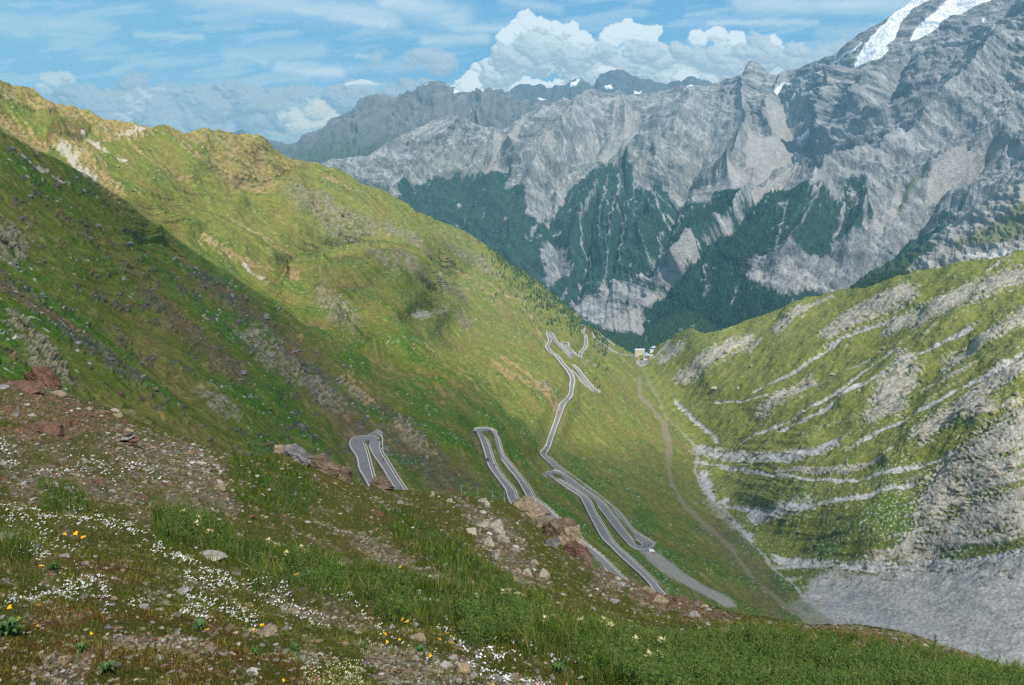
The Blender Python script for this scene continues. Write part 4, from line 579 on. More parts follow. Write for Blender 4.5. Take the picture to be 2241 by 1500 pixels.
# ================================================================== ROAD, WALLS, VEHICLES, HOTEL, PYLONS, TREES
asph = mat('asphalt', (.185, .18, .17), .9, cvar=((.25, .9, 1.1), (.02, .88, 1.12)), spec=.1)
m_line = mat('road_paint', (.72, .72, .68), .8); m_wall = mat('guard_stone', (.52, .49, .38), .9, cvar=((.4, .75, 1.2),)); m_cut = mat('cut_bank', (.17, .14, .09), .95, cvar=((.5, .6, 1.4),), bumps=((.7, .4),))
class MB:
    """collects geometry of ONE part; local frame optional"""
    def __init__(s): s.v = []; s.f = []
    def add(s, V, Fs):
        o = len(s.v); s.v += [tuple(v) for v in V]; s.f += [tuple(i + o for i in f) for f in Fs]; return s
    def box(s, c, d, rz=0, taper=1, tx=None):
        ty = taper; tx = taper if tx is None else tx; out = []
        for z in (-1, 1):
            for x, y in ((-1, -1), (1, -1), (1, 1), (-1, 1)):
                kx, ky = (tx, ty) if z > 0 else (1, 1); X, Y = x * d[0] / 2 * kx, y * d[1] / 2 * ky
                out.append((c[0] + X * math.cos(rz) - Y * math.sin(rz), c[1] + X * math.sin(rz) + Y * math.cos(rz), c[2] + z * d[2] / 2))
        return s.add(out, [(3, 2, 1, 0), (4, 5, 6, 7), (0, 1, 5, 4), (1, 2, 6, 5), (2, 3, 7, 6), (3, 0, 4, 7)])
    def tube(s, a, b, r0, r1=None, n=6):
        r1 = r0 if r1 is None else r1; a = Vector(a); b = Vector(b); q = (b - a).to_track_quat('Z', 'Y'); V = []
        for p, r in ((a, r0), (b, r1)):
            for i in range(n): V.append(p + q @ Vector((r * math.cos(2 * math.pi * i / n), r * math.sin(2 * math.pi * i / n), 0)))
        return s.add(V, [(i, (i + 1) % n, n + (i + 1) % n, n + i) for i in range(n)] + [tuple(range(n))[::-1], tuple(range(n, 2 * n))])
    def prof(s, pts, y0, y1, inset=0):              # side profile (x,z) extruded over y
        n = len(pts); V = [(x, y0, z) for x, z in pts] + [(x, y1, z) for x, z in pts]
        return s.add(V, [tuple(range(n)), tuple(range(2 * n - 1, n - 1, -1))] + [((i + 1) % n, i, n + i, n + (i + 1) % n) for i in range(n)])
    def build(s, name, m, parent=None, smooth=False):
        me = bpy.data.meshes.new(name); me.from_pydata(s.v, [], s.f); me.update(); me.materials.append(m)
        if smooth: me.polygons.foreach_set('use_smooth', [True] * len(me.polygons))
        return link(name, me, parent)
def frames(Q):
    T = np.gradient(Q, axis=0); T[:, 2] *= 1; L = np.stack([-T[:, 1], T[:, 0], np.zeros(len(Q))], 1); L /= np.linalg.norm(L, axis=1, keepdims=True) + 1e-9
    return T, L
def ribbon(A, B, offs):                             # offs: (fraction across, metres outwards, dz)
    D = B - A; W = np.linalg.norm(D, axis=1, keepdims=True) + 1e-9; D = D / W; V = np.stack([A + D * (W * f + o) + np.array((0, 0, dz)) for f, o, dz in offs], 1); n, k = V.shape[:2]
    return V.reshape(-1, 3), grid_faces(n, k)
road_v, road_f, line_v, line_f, cut_v, cut_f = [], [], [], [], [], []
def acc(A, B, vf):
    o = sum(len(a) for a in A); A.append(vf[0]); B.append(vf[1] + o)
WALLS = []
for A_, B_ in road_paths:
    ym = A_[:, 1].mean(); lw = .34 if ym < 500 else .42 if ym < 1000 else .6
    acc(road_v, road_f, ribbon(A_, B_, [(0, 0, 0), (.35, 0, .05), (.65, 0, .05), (1, 0, 0)]))
    acc(line_v, line_f, ribbon(A_, B_, [(0, .12, .05), (0, .12 + lw, .055)])); acc(line_v, line_f, ribbon(A_, B_, [(1, -.12 - lw, .055), (1, -.12, .05)]))
    acc(cut_v, cut_f, ribbon(A_, B_, [(0, -1.1, -4), (0, -.8, -.1), (0, 0, -.02)])); acc(cut_v, cut_f, ribbon(A_, B_, [(1, 0, -.02), (1, .8, -.1), (1, 1.1, -4)]))
fr = fast_mesh('road', np.concatenate(road_v), np.concatenate(road_f), asph, smooth=False); tag(link('road', fr), kind='structure')
tag(link('road_edge_lines', fast_mesh('road_edge_lines', np.concatenate(line_v), np.concatenate(line_f), m_line, smooth=False)), kind='structure')
tag(link('road_verge', fast_mesh('road_verge', np.concatenate(cut_v), np.concatenate(cut_f), m_cut, smooth=False)), kind='structure')
def near_idx(Q, px, py):
    x, y = proj(Q); return int(np.argmin((x - px) ** 2 + (y - py) ** 2))
def guard(path, p0, p1, side, label, gap=True, off=.9, hgt=.8, wid=.6, extra=None):
    A_, B_ = road_paths[path]; Q = (A_ + B_) / 2; D = (A_ - B_) * side; D = D / np.linalg.norm(D, axis=1, keepdims=True); E_ = (A_ if side > 0 else B_) + D * off
    i0, i1 = near_idx(E_, *p0), near_idx(E_, *p1); i0, i1 = min(i0, i1), max(i0, i1) + 1; S = smooth_path(E_[i0:i1], .8 if Q[i0, 1] < 800 else 1.6, 1)
    b = MB(); L = np.zeros_like(S); o = 0; blk = 5 if gap else 10 ** 6
    for k in range(len(S) - 1):
        if gap and k % blk == blk - 1: continue
        a, c = S[k] + L[k] * o, S[k + 1] + L[k + 1] * o; mid_ = (a + c) / 2; ln = np.linalg.norm(c - a) * (1.02 if (gap and k % blk != blk - 2) or not gap else .9)
        b.box((mid_[0], mid_[1], mid_[2] + hgt / 2 - .5), (ln, wid, hgt + 1), math.atan2(c[1] - a[1], c[0] - a[0]))
    g = b.build('guard_wall', m_wall); tag(g, label, 'wall', 'low guard walls along the mountain road')
guard(0, (818, 1062), (797, 975), -1, 'low cream block wall inside the leftmost hairpin, lining its upper arm')
guard(0, (834, 985), (890, 1080), 1, 'cream block wall outside the lower arm of the leftmost hairpin')
guard(0, (834, 984), (832, 957), 1, 'short pale wall bending round the corner of the leftmost hairpin', False, off=2.2)
guard(1, (1134, 1093), (1060, 956), -1, 'cream block wall inside the hairpin where the silver and dark cars turn', off=.8)
guard(1, (1038, 941), (1086, 947), 1, 'pale continuous wall round the outer curve of the two-car hairpin', False)
guard(1, (1090, 958), (1172, 1087), 1, 'cream block wall down the outer side of the arm below the two-car hairpin')
guard(1, (1174, 1090), (1378, 1280), 1, 'long cream block wall beside the road that passes behind the big boulders')
guard(2, (1437, 1277), (1226, 1050), 1, 'cream block wall on the valley side of the road ending beside the rust scree')
guard(2, (1212, 1030), (1388, 1188), -1, 'cream block wall between the two close parallel arms above the white van')
guard(2, (1434, 1190), (1200, 1000), 1, 'pale block wall round the valley side of the hairpin with the gravel lay-by', False)
guard(2, (1183, 990), (1245, 862), -1, 'pale wall along the left edge of the straight climbing road', False, off=.4, wid=.6, hgt=.5)
guard(2, (1197, 990), (1255, 862), 1, 'pale wall along the right edge of the straight climbing road', False, off=.4, wid=.6, hgt=.5)
guard(3, (1251, 847), (1203, 768), 1, 'pale wall on the slope side of the winding road above the long straight', False, wid=.9, hgt=.6)
guard(3, (1251, 847), (1203, 768), -1, 'pale wall on the valley side of the winding road above the long straight', False, wid=.9, hgt=.6)
guard(3, (1203, 766), (1199, 731), 1, 'pale wall up the slope side of the leftmost far hairpin', False, wid=.9, hgt=.6)
guard(3, (1204, 728), (1244, 773), 1, 'pale wall along the straight falling from the leftmost far hairpin', False, wid=.9, hgt=.6)
guard(5, (1270, 774), (1278, 715), 1, 'pale wall on one side of the tall S-shaped road climb', False, wid=1, hgt=.8)
guard(5, (1270, 774), (1278, 715), -1, 'pale wall on the far side of the tall S-shaped road climb', False, wid=1, hgt=.8)
guard(5, (1282, 715), (1326, 758), 1, 'pale wall along the road dropping from the highest far hairpin', False, wid=1, hgt=.8)
guard(5, (1330, 762), (1385, 779), 1, 'pale wall on the slope side of the last road stretch to the hotel', False, wid=1, hgt=.8)
guard(4, (1229, 751), (1242, 760), 1, 'pale wall round the small rounded far hairpin', False, wid=1, hgt=.8)
guard(4, (1251, 768), (1300, 801), 1, 'pale wall along the double road leading to the far zigzag tip', False, wid=1, hgt=.8)
guard(6, (1241, 794), (1309, 859), 1, 'pale wall on the narrow detached zigzag below the main road', False, wid=1, hgt=.8)
guard(6, (1300, 857), (1250, 812), 1, 'second pale wall on the narrow detached zigzag arm', False, wid=1, hgt=.8)
# ---- vehicles
glass = mat('car_glass', (.02, .025, .03), .15, spec=.5); tyre = mat('tyre_rubber', (.02, .02, .02), .8); chrome = mat('rim_metal', (.4, .4, .42), .3, metal=.8)
lampm = mat('lamp_lens', (.7, .7, .65), .2, spec=.5); redl = mat('tail_lens', (.35, .02, .02), .3)
paints = {n: mat(n + '_paint', c, .35, spec=.5) for n, c in dict(silver=(.42, .43, .45), dark=(.03, .032, .036), white=(.78, .78, .76), black=(.02, .02, .02), red=(.3, .03, .025), orange=(.65, .16, .03), grey=(.2, .2, .21), blue=(.05, .09, .2)).items()}
def wheel(root, x, y, r, w=.2):
    t = MB().tube((x, y - w / 2, r), (x, y + w / 2, r), r, n=14).build('wheel', tyre, root, True)
    s = 1 if y > 0 else -1; MB().tube((x, y + s * (w / 2 - .01), r), (x, y + s * (w / 2 + .015), r), r * .55, n=10).build('rim', chrome, t)
def make_car(paint, kind='hatch'):
    r = link('parked_car' if kind == 'parked' else 'car', None); L, W = 4.2, 1.72
    body = MB().prof([(-2.1, .35), (-2.12, .7), (-2.0, .92), (-.9, .98), (1.5, .98), (2.05, .9), (2.1, .6), (2.08, .35)][::-1], -W / 2, W / 2)
    bo = body.build('body', paint, r); bv = bo.modifiers.new('bevel', 'BEVEL'); bv.width = .08; bv.segments = 2
    gh = MB().add([(x, y, z) for x, y, z in [(-1.15, -.8, .97), (1.75, -.8, .97), (1.75, .8, .97), (-1.15, .8, .97), (-.35, -.62, 1.42), (1.25, -.62, 1.42), (1.25, .62, 1.42), (-.35, .62, 1.42)]], [(0, 1, 5, 4), (1, 2, 6, 5), (2, 3, 7, 6), (3, 0, 4, 7)]); gh.build('windows', glass, r)
    rf = MB().box((.45, 0, 1.44), (1.66, 1.28, .06), taper=.94).build('roof', paint, r)
    for x in (-1.3, 1.3):
        for y in (-.78, .78): wheel(r, x, y, .32)
    for y in (-.6, .6):
        MB().box((-2.1, y, .72), (.08, .34, .14)).build('headlight', lampm, r); MB().box((2.08, y, .78), (.06, .3, .14)).build('tail_light', redl, r)
    return r
def make_moto(suit, paint):
    r = link('motorcycle', None)
    for x in (-.72, .7): wheel(r, x, 0, .31, .13)
    MB().prof([(-.5, .45), (-.25, .95), (.05, .98), (.3, .82), (.85, .92), (.75, .75), (.35, .4), (-.2, .35)][::-1], -.16, .16).build('body', paint, r)
    MB().tube((-.72, 0, .31), (-.42, 0, .95), .05).build('fork', chrome, r); MB().tube((-.42, -.36, 1.0), (-.42, .36, 1.0), .025).build('handlebar', tyre, r)
    MB().box((-.62, 0, .85), (.08, .2, .14)).build('headlight', lampm, r)
    return r
def skin_body(name, J, E, material, parent=None, root=0, sub=2):
    me = bpy.data.meshes.new(name); me.from_pydata([j[:3] for j in J], E, []); o = link(name, me, parent); me.materials.append(material)
    sk = o.modifiers.new('skin', 'SKIN')
    for i, j in enumerate(J): me.skin_vertices[0].data[i].radius = (j[3], j[3] * (j[4] if len(j) > 4 else 1)); me.skin_vertices[0].data[i].use_root = (i == root)
    sb = o.modifiers.new('sub', 'SUBSURF'); sb.levels = sb.render_levels = sub; return o
skin_m = mat('skin', (.45, .26, .18), .6); cloth_d = mat('dark_clothes', (.025, .025, .03), .9); cloth_w = mat('pale_clothes', (.5, .5, .5), .9); cloth_o = mat('orange_suit', (.7, .17, .03), .7); hair_m = mat('hair', (.03, .02, .015), .8); cloth_b = mat('blue_trousers', (.05, .07, .12), .9); cloth_r = mat('rust_jacket', (.33, .06, .03), .8)
def make_rider(suit, helmet):
    p = link('person', None)
    J = [(.15, 0, .95, .16, .9), (.05, 0, 1.2, .15), (-.05, 0, 1.42, .17, 1.1), (-.1, 0, 1.53, .06), (-.14, 0, 1.66, .1), (-.08, .2, 1.42, .065), (-.22, .3, 1.2, .05), (-.4, .3, 1.03, .04), (-.08, -.2, 1.42, .065), (-.22, -.3, 1.2, .05), (-.4, -.3, 1.03, .04), (-.15, .22, .85, .09), (.12, .2, .5, .065), (.0, .2, .4, .05), (-.15, -.22, .85, .09), (.12, -.2, .5, .065), (.0, -.2, .4, .05)]
    skin_body('body', J, [(0, 1), (1, 2), (2, 3), (3, 4), (2, 5), (5, 6), (6, 7), (2, 8), (8, 9), (9, 10), (0, 11), (11, 12), (12, 13), (0, 14), (14, 15), (15, 16)], suit, p, sub=1)
    skin_body('helmet', [(-.14, 0, 1.6, .13), (-.16, 0, 1.74, .15)], [(0, 1)], helmet, p, sub=1); return p
def make_person(top, trousers, legs=.09):
    p = link('person', None)
    J = [(0, 0, .95, .14, .8), (0, 0, 1.15, .13, .8), (0, 0, 1.38, .15, .75), (0, 0, 1.48, .05), (0, 0, 1.56, .07), (.02, 0, 1.68, .1), (0, .2, 1.38, .055), (.03, .27, 1.12, .042), (.1, .24, .9, .035), (.14, .24, .82, .03), (0, -.2, 1.38, .055), (-.03, -.27, 1.12, .042), (.04, -.27, .88, .035), (.07, -.27, .8, .03), (0, .09, .85, .09), (.02, .11, .48, .06), (-.04, .12, .1, .04), (.1, .12, .04, .035), (0, -.09, .85, .09), (.0, -.12, .48, .06), (-.02, -.13, .1, .04), (.12, -.14, .04, .035)]
    skin_body('body', J, [(0, 1), (1, 2), (2, 3), (3, 4), (4, 5), (2, 6), (6, 7), (7, 8), (8, 9), (2, 10), (10, 11), (11, 12), (12, 13), (0, 14), (14, 15), (15, 16), (16, 17), (0, 18), (18, 19), (19, 20), (20, 21)], skin_m, p)
    skin_body('shirt', [(0, 0, .98, .155, .85), (0, 0, 1.2, .15, .85), (0, 0, 1.38, .17, .8), (0, .2, 1.37, .072), (.02, .26, 1.15, .06), (0, -.2, 1.37, .072), (-.02, -.26, 1.15, .06)], [(0, 1), (1, 2), (2, 3), (3, 4), (2, 5), (5, 6)], top, p)
    skin_body('trousers', [(0, 0, .96, .155, .9), (0, .09, .85, .1), (.02, .11, .48, .075), (-.03, .12, .12, .06), (0, -.09, .85, .1), (.0, -.12, .48, .075), (-.01, -.13, .12, .06)], [(0, 1), (1, 2), (2, 3), (0, 4), (4, 5), (5, 6)], trousers, p)
    skin_body('hair', [(-.02, 0, 1.7, .1), (-.01, 0, 1.76, .09)], [(0, 1)], hair_m, p); return p
def on_road(o, path, px, py, lane=0, flip=False, dz=.05, turn=0):
    A_, B_ = road_paths[path]; Q = (A_ + B_) / 2; i = near_idx(Q, px, py); T, L = frames(Q); j = min(max(i, 1), len(Q) - 2); p = Q[j] + L[j] * lane; t = T[j] * (-1 if flip else 1)
    o.location = (p[0], p[1], p[2] + dz); o.rotation_euler = (0, math.atan2(t[2], math.hypot(t[0], t[1])), math.atan2(t[1], t[0]) + math.pi + turn); return o
def clone(o, parent=None):
    c = o.copy(); col.objects.link(c); c.parent = parent
    for ch_ in list(o.children): clone(ch_, c)
    return c
CARS = [('silver', 1, 1054, 943, 1.9, True, 'long silver car at the left tip of the two-car hairpin'), ('dark', 1, 1072, 946, -.3, False, 'dark saloon following the silver car round the hairpin'), ('black', 1, 1068, 1008, 1.5, False, 'black car with pale roof on the upper arm of the two-car hairpin'),
 ('white', 2, 1198, 976, 1.4, False, 'white car approaching the bend at the foot of the straight'), ('dark', 2, 1192, 991, -1.2, True, 'dark car in the sharp bend below the white car'), ('red', 2, 1223, 903, 1.2, False, 'small dark red car halfway up the straight road'),
 ('grey', 3, 1202, 768, 0, False, 'small grey car where the road narrows above the winding bends'), ('dark', 4, 1234, 758, 1.5, True, 'tiny dark car above the small stony car park'), ('black', 4, 1290, 797, -1.5, True, 'black car just before the far zigzag tip'), ('white', 5, 1284, 790, 1.6, True, 'small white van-like car by the far zigzag tip'),
 ('white', 5, 1350, 772, 1.2, False, 'white car on the road nearing the hotel from the left'), ('dark', 5, 1356, 775, -1.2, True, 'dark car close behind the white one nearing the hotel'), ('red', 5, 1379, 779, .5, False, 'dark red car on the road right beside the hotel turning'), ('dark', 5, 1326, 757, 0, False, 'tiny dark car on the descending road below the wood')]
protos = {}
for c, path, x, y, lane, flip, lab in CARS:
    if c not in protos: o = protos[c] = make_car(paints[c])
    else: o = clone(protos[c])
    tag(o, lab, 'car', 'cars on the mountain road'); on_road(o, path, x, y, lane, flip)
for k, (x, y, c, lab) in enumerate([(1248, 777, 'black', 'leftmost dark car in the small stony car park'), (1251, 774, 'grey', 'grey car in the middle of the small stony car park'), (1412, 794, 'black', 'black car parked on the terrace below the hotel')]):
    o = clone(protos[c]) if c in protos else make_car(paints[c]); p = VS.at(x, y); o.location = p + Vector((0, 0, .5)); o.rotation_euler = (0, 0, .6 * k); tag(o, lab, 'car', 'cars on the mountain road')
for path, x, y, lane, flip, paint, suit, hel, lab, pl_ in [(0, 782, 963, 1.2, False, 'orange', cloth_o, paints['orange'], 'orange motorcycle leaning into the leftmost hairpin', 'person in orange riding the motorcycle round the leftmost hairpin'), (0, 836, 1008, .9, True, 'black', cloth_r, paints['white'], 'dark motorcycle on the lower arm of the leftmost hairpin', 'person in rust jacket and pale helmet riding down the left arm'),
    (1, 1079, 1020, -1.6, False, 'black', cloth_d, paints['white'], 'black motorcycle following the black car', 'person in black with white helmet riding behind the black car'), (1, 1044, 949, 2.2, False, 'black', cloth_d, paints['black'], 'black motorcycle near the silver car at the hairpin edge', 'person in black riding at the inner edge near the silver car'), (2, 1419, 1198, -1.2, False, 'black', cloth_d, paints['black'], 'black motorcycle at the hairpin by the gravel lay-by', 'person in black riding round the hairpin by the white van')]:
    m = on_road(make_moto(suit, paints[paint]), path, x, y, lane, flip); tag(m, lab, 'motorcycle', 'motorcycles on the pass road'); r = on_road(make_rider(suit, hel), path, x, y, lane, flip); tag(r, pl_, 'person')
# motorhome on the lay-by
def make_van():
    r = link('camper_van', None); W = 2.1
    b = MB().prof([(-2.6, .45), (-2.6, 1.15), (-1.9, 1.4), (-1.55, 2.3), (-.9, 2.75), (2.6, 2.75), (2.7, 2.6), (2.7, .45)][::-1], -W / 2, W / 2).build('body', paints['white'], r); bv = b.modifiers.new('bevel', 'BEVEL'); bv.width = .12; bv.segments = 3
    for s in (-1, 1):
        MB().box((.3, s * (W / 2 + .005), .72), (5.2, .03, .32)).build('side_stripe', paints['red'], r); MB().box((1.0, s * (W / 2 + .01), 1.75), (1.1, .03, .5)).build('side_window', glass, r)
        MB().box((-2.62, s * .75, .9), (.06, .35, .22)).build('headlight', lampm, r); MB().box((2.72, s * .85, 1.0), (.05, .2, .5)).build('tail_light', redl, r)
        for x in (-1.7, 1.8): wheel(r, x, s * .95, .36, .24)
    MB().add([(-1.93, -.9, 1.45), (-1.93, .9, 1.45), (-1.6, .82, 2.2), (-1.6, -.82, 2.2)], [(0, 1, 2, 3), (3, 2, 1, 0)]).build('windscreen', glass, r)
    MB().box((2.71, 0, 1.3), (.04, 1.3, 1.7)).build('open_rear', paints['red'], r); return r
v = make_van(); v.location = VS.at(1426, 1213) + Vector((0, 0, .25)); v.rotation_euler = (0, 0, math.pi + .15); tag(v, 'white camper van with red lower trim parked on the gravel lay-by', 'van')
p = make_person(cloth_w, cloth_d); p.location = VS.at(1434, 1217) + Vector((0, 0, .2)); p.rotation_euler = (0, 0, 2.5); tag(p, 'person in pale top and dark trousers standing behind the white van', 'person')
for x, y, t, lab in [(325, 291, cloth_d, 'left of two tiny walkers in dark clothes standing on the grassy saddle'), (319, 291, cloth_r, 'walker in a rust jacket standing on the saddle skyline')]:
    p = make_person(t, cloth_b); q = VS.at(x, VS.tp[int((x + 200) / 2640 * (VS.nu - 1))]); p.location = q; tag(p, 'person ' + lab if not lab.startswith('person') else lab, 'person')
# ---- hotel group
plaster = mat('cream_plaster', (.62, .54, .38), .9, cvar=((.2, .85, 1.1),)); plaster_w = mat('white_plaster', (.75, .73, .68), .9); tin = mat('zinc_roof', (.40, .46, .50), .5, cvar=((.15, .85, 1.15),)); brownr = mat('stone_tile_roof', (.30, .25, .22), .9, cvar=((.3, .8, 1.2),)); wood = mat('dark_wood', (.10, .055, .025), .8); wdark = mat('window_glass', (.05, .06, .07), .3, spec=.5); ochre = mat('ochre_plaster', (.55, .32, .14), .9)
frame_w = mat('window_frame', (.6, .58, .52), .8)
HY = 2240.0
def hp(px, py, Y=None):
    if Y is None: t_ = float(np.interp(px, VS.U, VS.tp)); Y = float(VS.at(px, max(py, t_ + 1)).y)
    return Vector(unproj(np.array(float(px)), np.array(float(py)), Y))
def windows(root, fx, y, zs, w=.95, h=1.5, m=wdark):
    for x in fx:
        for z in zs:
            wi = MB().box((x, y - .06, z), (w, .12, h)).build('window', frame_w, root); MB().box((x, y - .13, z), (w - .22, .06, h - .22)).build('pane', m, wi)
def house(name, loc, rz, W, D, H, wall, roof, rtype, rh, label, wx=(), wz=(), over=.6, ridge_along='x'):
    r = link(name, None); r.location = loc; r.rotation_euler = (0, 0, rz); tag(r, label, 'building', 'buildings of the mountain hotel')
    base = MB().box((0, 0, H / 2 - 4), (W, D, H + 8)); wl_ = base.build('wall', wall, r); o = over
    b = MB()
    if ridge_along == 'x':
        b.add([(-W / 2 - o, -D / 2 - o, H - .05), (W / 2 + o, -D / 2 - o, H - .05), (W / 2 + o, D / 2 + o, H - .05), (-W / 2 - o, D / 2 + o, H - .05), (-W / 2 - o, 0, H + rh), (W / 2 + o, 0, H + rh)], [(0, 1, 5, 4), (2, 3, 4, 5), (1, 2, 5), (3, 0, 4), (3, 2, 1, 0)])
    else:
        b.add([(-W / 2 - o, -D / 2 - o, H - .05), (-W / 2 - o, D / 2 + o, H - .05), (W / 2 + o, D / 2 + o, H - .05), (W / 2 + o, -D / 2 - o, H - .05), (0, -D / 2 - o, H + rh), (0, D / 2 + o, H + rh)], [(1, 0, 4, 5), (3, 2, 5, 4), (0, 3, 4), (2, 1, 5), (0, 1, 2, 3)])
    ro = b.build('roof', roof, r); windows(r, wx, -D / 2, wz); return r, ro
L0 = hp(1399.5, 775); main, ro = house('hotel', L0, .02, 29, 12, 13.2, plaster, tin, 'g', 3.2, 'long cream four-storey hotel block with zinc roof, leftmost of the group', [-12.6 + 3.15 * i for i in range(9)], [2.6, 5.8, 9.0, 11.9])
for x in (-8, 2, 9): MB().box((x, 0, 16.4), (1, 1, 1.6)).build('chimney', plaster_w, ro)
L1 = hp(1414, 786); ch_, ro = house('chalet', L1, -.12, 16, 22, 11.5, plaster_w, tin, 'g', 5.5, 'white gabled chalet with dark wooden balcony, front of the hotel group', [-5, 0, 5], [1.8, 4.8], 1.2, 'y')
MB().box((0, -11.9, 7.0), (12.5, 1.4, 1.3)).build('balcony', wood, ch_); MB().box((0, -11.05, 9.6), (10.5, .16, 2.4)).build('gable_panel', wood, ch_); windows(ch_, [-3.5, 0, 3.5], -11.13, [9.3], 1.3, 1.5)
L2 = hp(1394.5, 786); house('stone_annex', L2, .5, 11, 20, 4.5, ochre, brownr, 'g', 3.5, 'low annex with brown tiled roof, in front of the cream hotel', [-2, 2], [2], .5, 'y')
house('annex', hp(1424, 783), -.1, 12, 13, 7, ochre, tin, 'g', 2.5, 'ochre annex joined to the right of the white chalet', [-3.5, 0, 3.5], [2, 5])
house('garage', hp(1426, 770), -.1, 10, 12, 6, plaster_w, tin, 'g', 1.2, 'small flat-roofed outbuilding with pale zinc roof behind the annex', [-2], [3])
house('barn', hp(1429, 764), -.5, 12, 18, 5, wood, tin, 'g', 2.5, 'grey-roofed barn farthest up the slope behind the hotel', [], [], .5, 'y')
t_ = MB().box((0, 0, -3), (21, 13, 6)).build('terrace', mat('terrace_paving', (.27, .25, .22), .9)); t_.location = hp(1410, 793.5); tag(t_, 'flat paved grey terrace in front of the white chalet', 'terrace')
s_ = link('road_shelter', None); s_.location = hp(1370.5, 771); MB().box((0, 0, 1.3), (3, 4, 2.6)).build('wall', wood, s_); MB().box((0, 0, 2.75), (4, 5, .3)).build('roof', tin, s_); tag(s_, 'small hut with pale roof left of the cream hotel', 'hut')
# ---- cable pylons
steel = mat('galvanised_steel', (.45, .47, .48), .5, metal=.3)
def pylon(px, py, Y, H, W, label, name='lattice_pylon'):
    r = link(name, None); r.location = hp(px, py, Y); r.rotation_euler = (0, 0, .25); m1 = MB(); k = .35
    for s in (-1, 1):
        b = MB()
        for q in (-1, 1): b.tube((s * W * .22 + q * .9, 0, -2), (s * W * .32 + q * .5, 0, H), .16, n=4)
        for z in range(6): b.tube((s * W * (.22 + .1 * z / 6) - .9, 0, H * z / 6), (s * W * (.22 + .1 * (z + 1) / 6) + .8, 0, H * (z + 1) / 6), .09, n=4)
        b.build('leg', steel, r); MB().tube((s * W * .32, 0, H), (s * W * .34, 0, H * 1.32), .14, .08, 4).build('mast', steel, r)
    MB().box((0, 0, H), (W, .9, .7)).build('crossarm', steel, r); MB().box((0, 0, H * .72), (W * .55, .5, .3)).build('brace', steel, r); tag(r, label, 'pylon', 'lattice pylons of the goods lift'); return r
pylon(1516, 722, 2040, 12, 14, 'big pale H-frame pylon on the grassy knoll top'); pylon(1489, 731, 2120, 14, 13, 'second lattice pylon down the ridge left of the knoll'); pylon(1480, 737, 2260, 9, 8, 'small faint pylon half hidden behind the ridge'); pylon(1414, 746, 2420, 12, 7, 'grey pylon standing among the dark trees above the hotel')
pw = pylon(1734, 664, 1850, 10, 6, 'slim pylon on the crest of the right pasture', 'lattice_pylon')
# ---- marker, sign posts, shelter
po = link('marker_post', None); po.location = VS.at(764, 554); MB().tube((0, 0, 0), (0, 0, 7), .9, .8, 8).build('pillar', mat('tarred_post', (.03, .025, .02), .9), po); MB().tube((0, 0, 6.9), (0, 0, 9.4), .12, n=5).build('rod', steel, po); tag(po, 'dark squat pillar with rod on top of the grassy knoll', 'post')
for path, px, py, side, lab in [(0, 830, 966, 5.5, 'thin road sign at the corner of the leftmost hairpin'), (1, 1064, 943, 4.6, 'thin road sign above the two-car hairpin'), (2, 1206, 1036, -4.8, 'thin road sign left of the tight double-arm hairpin'), (2, 1425, 1188, 4.8, 'thin road sign at the hairpin above the gravel lay-by'), (1, 1264, 1172, 4.8, 'thin road sign beside the road right of the big boulders')]:
    A_, B_ = road_paths[path]; Q = (A_ + B_) / 2; i = near_idx(Q, px, py); D = A_[i] - B_[i]; w_ = np.linalg.norm(D); q = Q[i] + D / w_ * (w_ / 2 + 1.4) * (1 if side > 0 else -1); s = link('road_sign', None); s.location = q; MB().tube((0, 0, -1), (0, 0, 2.6), .06, n=6).build('pole', steel, s); MB().box((0, -.08, 2.3), (.75, .05, .6)).build('sign_plate', paints['white'], s); tag(s, lab, 'road sign', 'small road signs at the hairpins')
# ---- conifers
bark = mat('bark', (.06, .045, .03), .95); needle = [mat('needles_%s' % n, c, .9, vary=.3) for n, c in (('dark', (.028, .055, .018)), ('green', (.042, .075, .022)), ('olive', (.055, .08, .025)))]
def conifer_crown(H, R, seed, tiers=7, n=9):
    rn = np.random.RandomState(seed); V = []; Fs = []
    for t in range(tiers):
        f = t / tiers; zb = H * (.10 + .82 * f); r = R * (1 - f) ** .85 * rn.uniform(.8, 1.12) + .08; zt = zb + H * .24
        o = len(V); V.append((rn.uniform(-.1, .1), rn.uniform(-.1, .1), min(zt, H)))
        for k in range(n):
            a = 2 * math.pi * (k + rn.uniform(-.25, .25)) / n + t; rr = r * (1.0 if k % 2 else .58) * rn.uniform(.75, 1.2); V.append((rr * math.cos(a), rr * math.sin(a), zb - rn.uniform(0, .06) * H * (k % 2)))
        for k in range(n): Fs.append((o, o + 1 + k, o + 1 + (k + 1) % n))
    return V, Fs
crowns = []
for s in range(5):
    V, Fs = conifer_crown(10, 2.3 if s % 2 else 2.9, s); me = bpy.data.meshes.new('crown'); me.from_pydata(V, [], Fs); me.materials.append(needle[s % 3]); crowns.append(me)
tk = bpy.data.meshes.new('trunk'); b = MB().tube((0, 0, -1.5), (0, 0, 6), .24, .1, 6); tk.from_pydata(b.v, [], b.f); tk.materials.append(bark)
rn = np.random.RandomState(11); cand = []
edge = VS
for _ in range(9000):
    x = rn.uniform(990, 1330); tpy = float(np.interp(x, VS.U, VS.tp)); dd = rn.exponential(34) if rn.rand() < .8 else rn.uniform(0, 150); y = tpy + dd + .5
    dens = np.exp(-dd / (12 + 26 * sst(1030, 1200, x))) * sst(1020, 1180, x) + .05 * (dd < 120) * (x > 1050) * (x < 1250); 
    cl = n2(x * .05, y * .05, 44)
    if y > 735 and x < 1300: continue
    if rn.rand() < dens * (1 + 1.2 * cl): cand.append((x, y, dd))
cand = cand[:1500]
cand.sort(key=lambda c: -c[2])
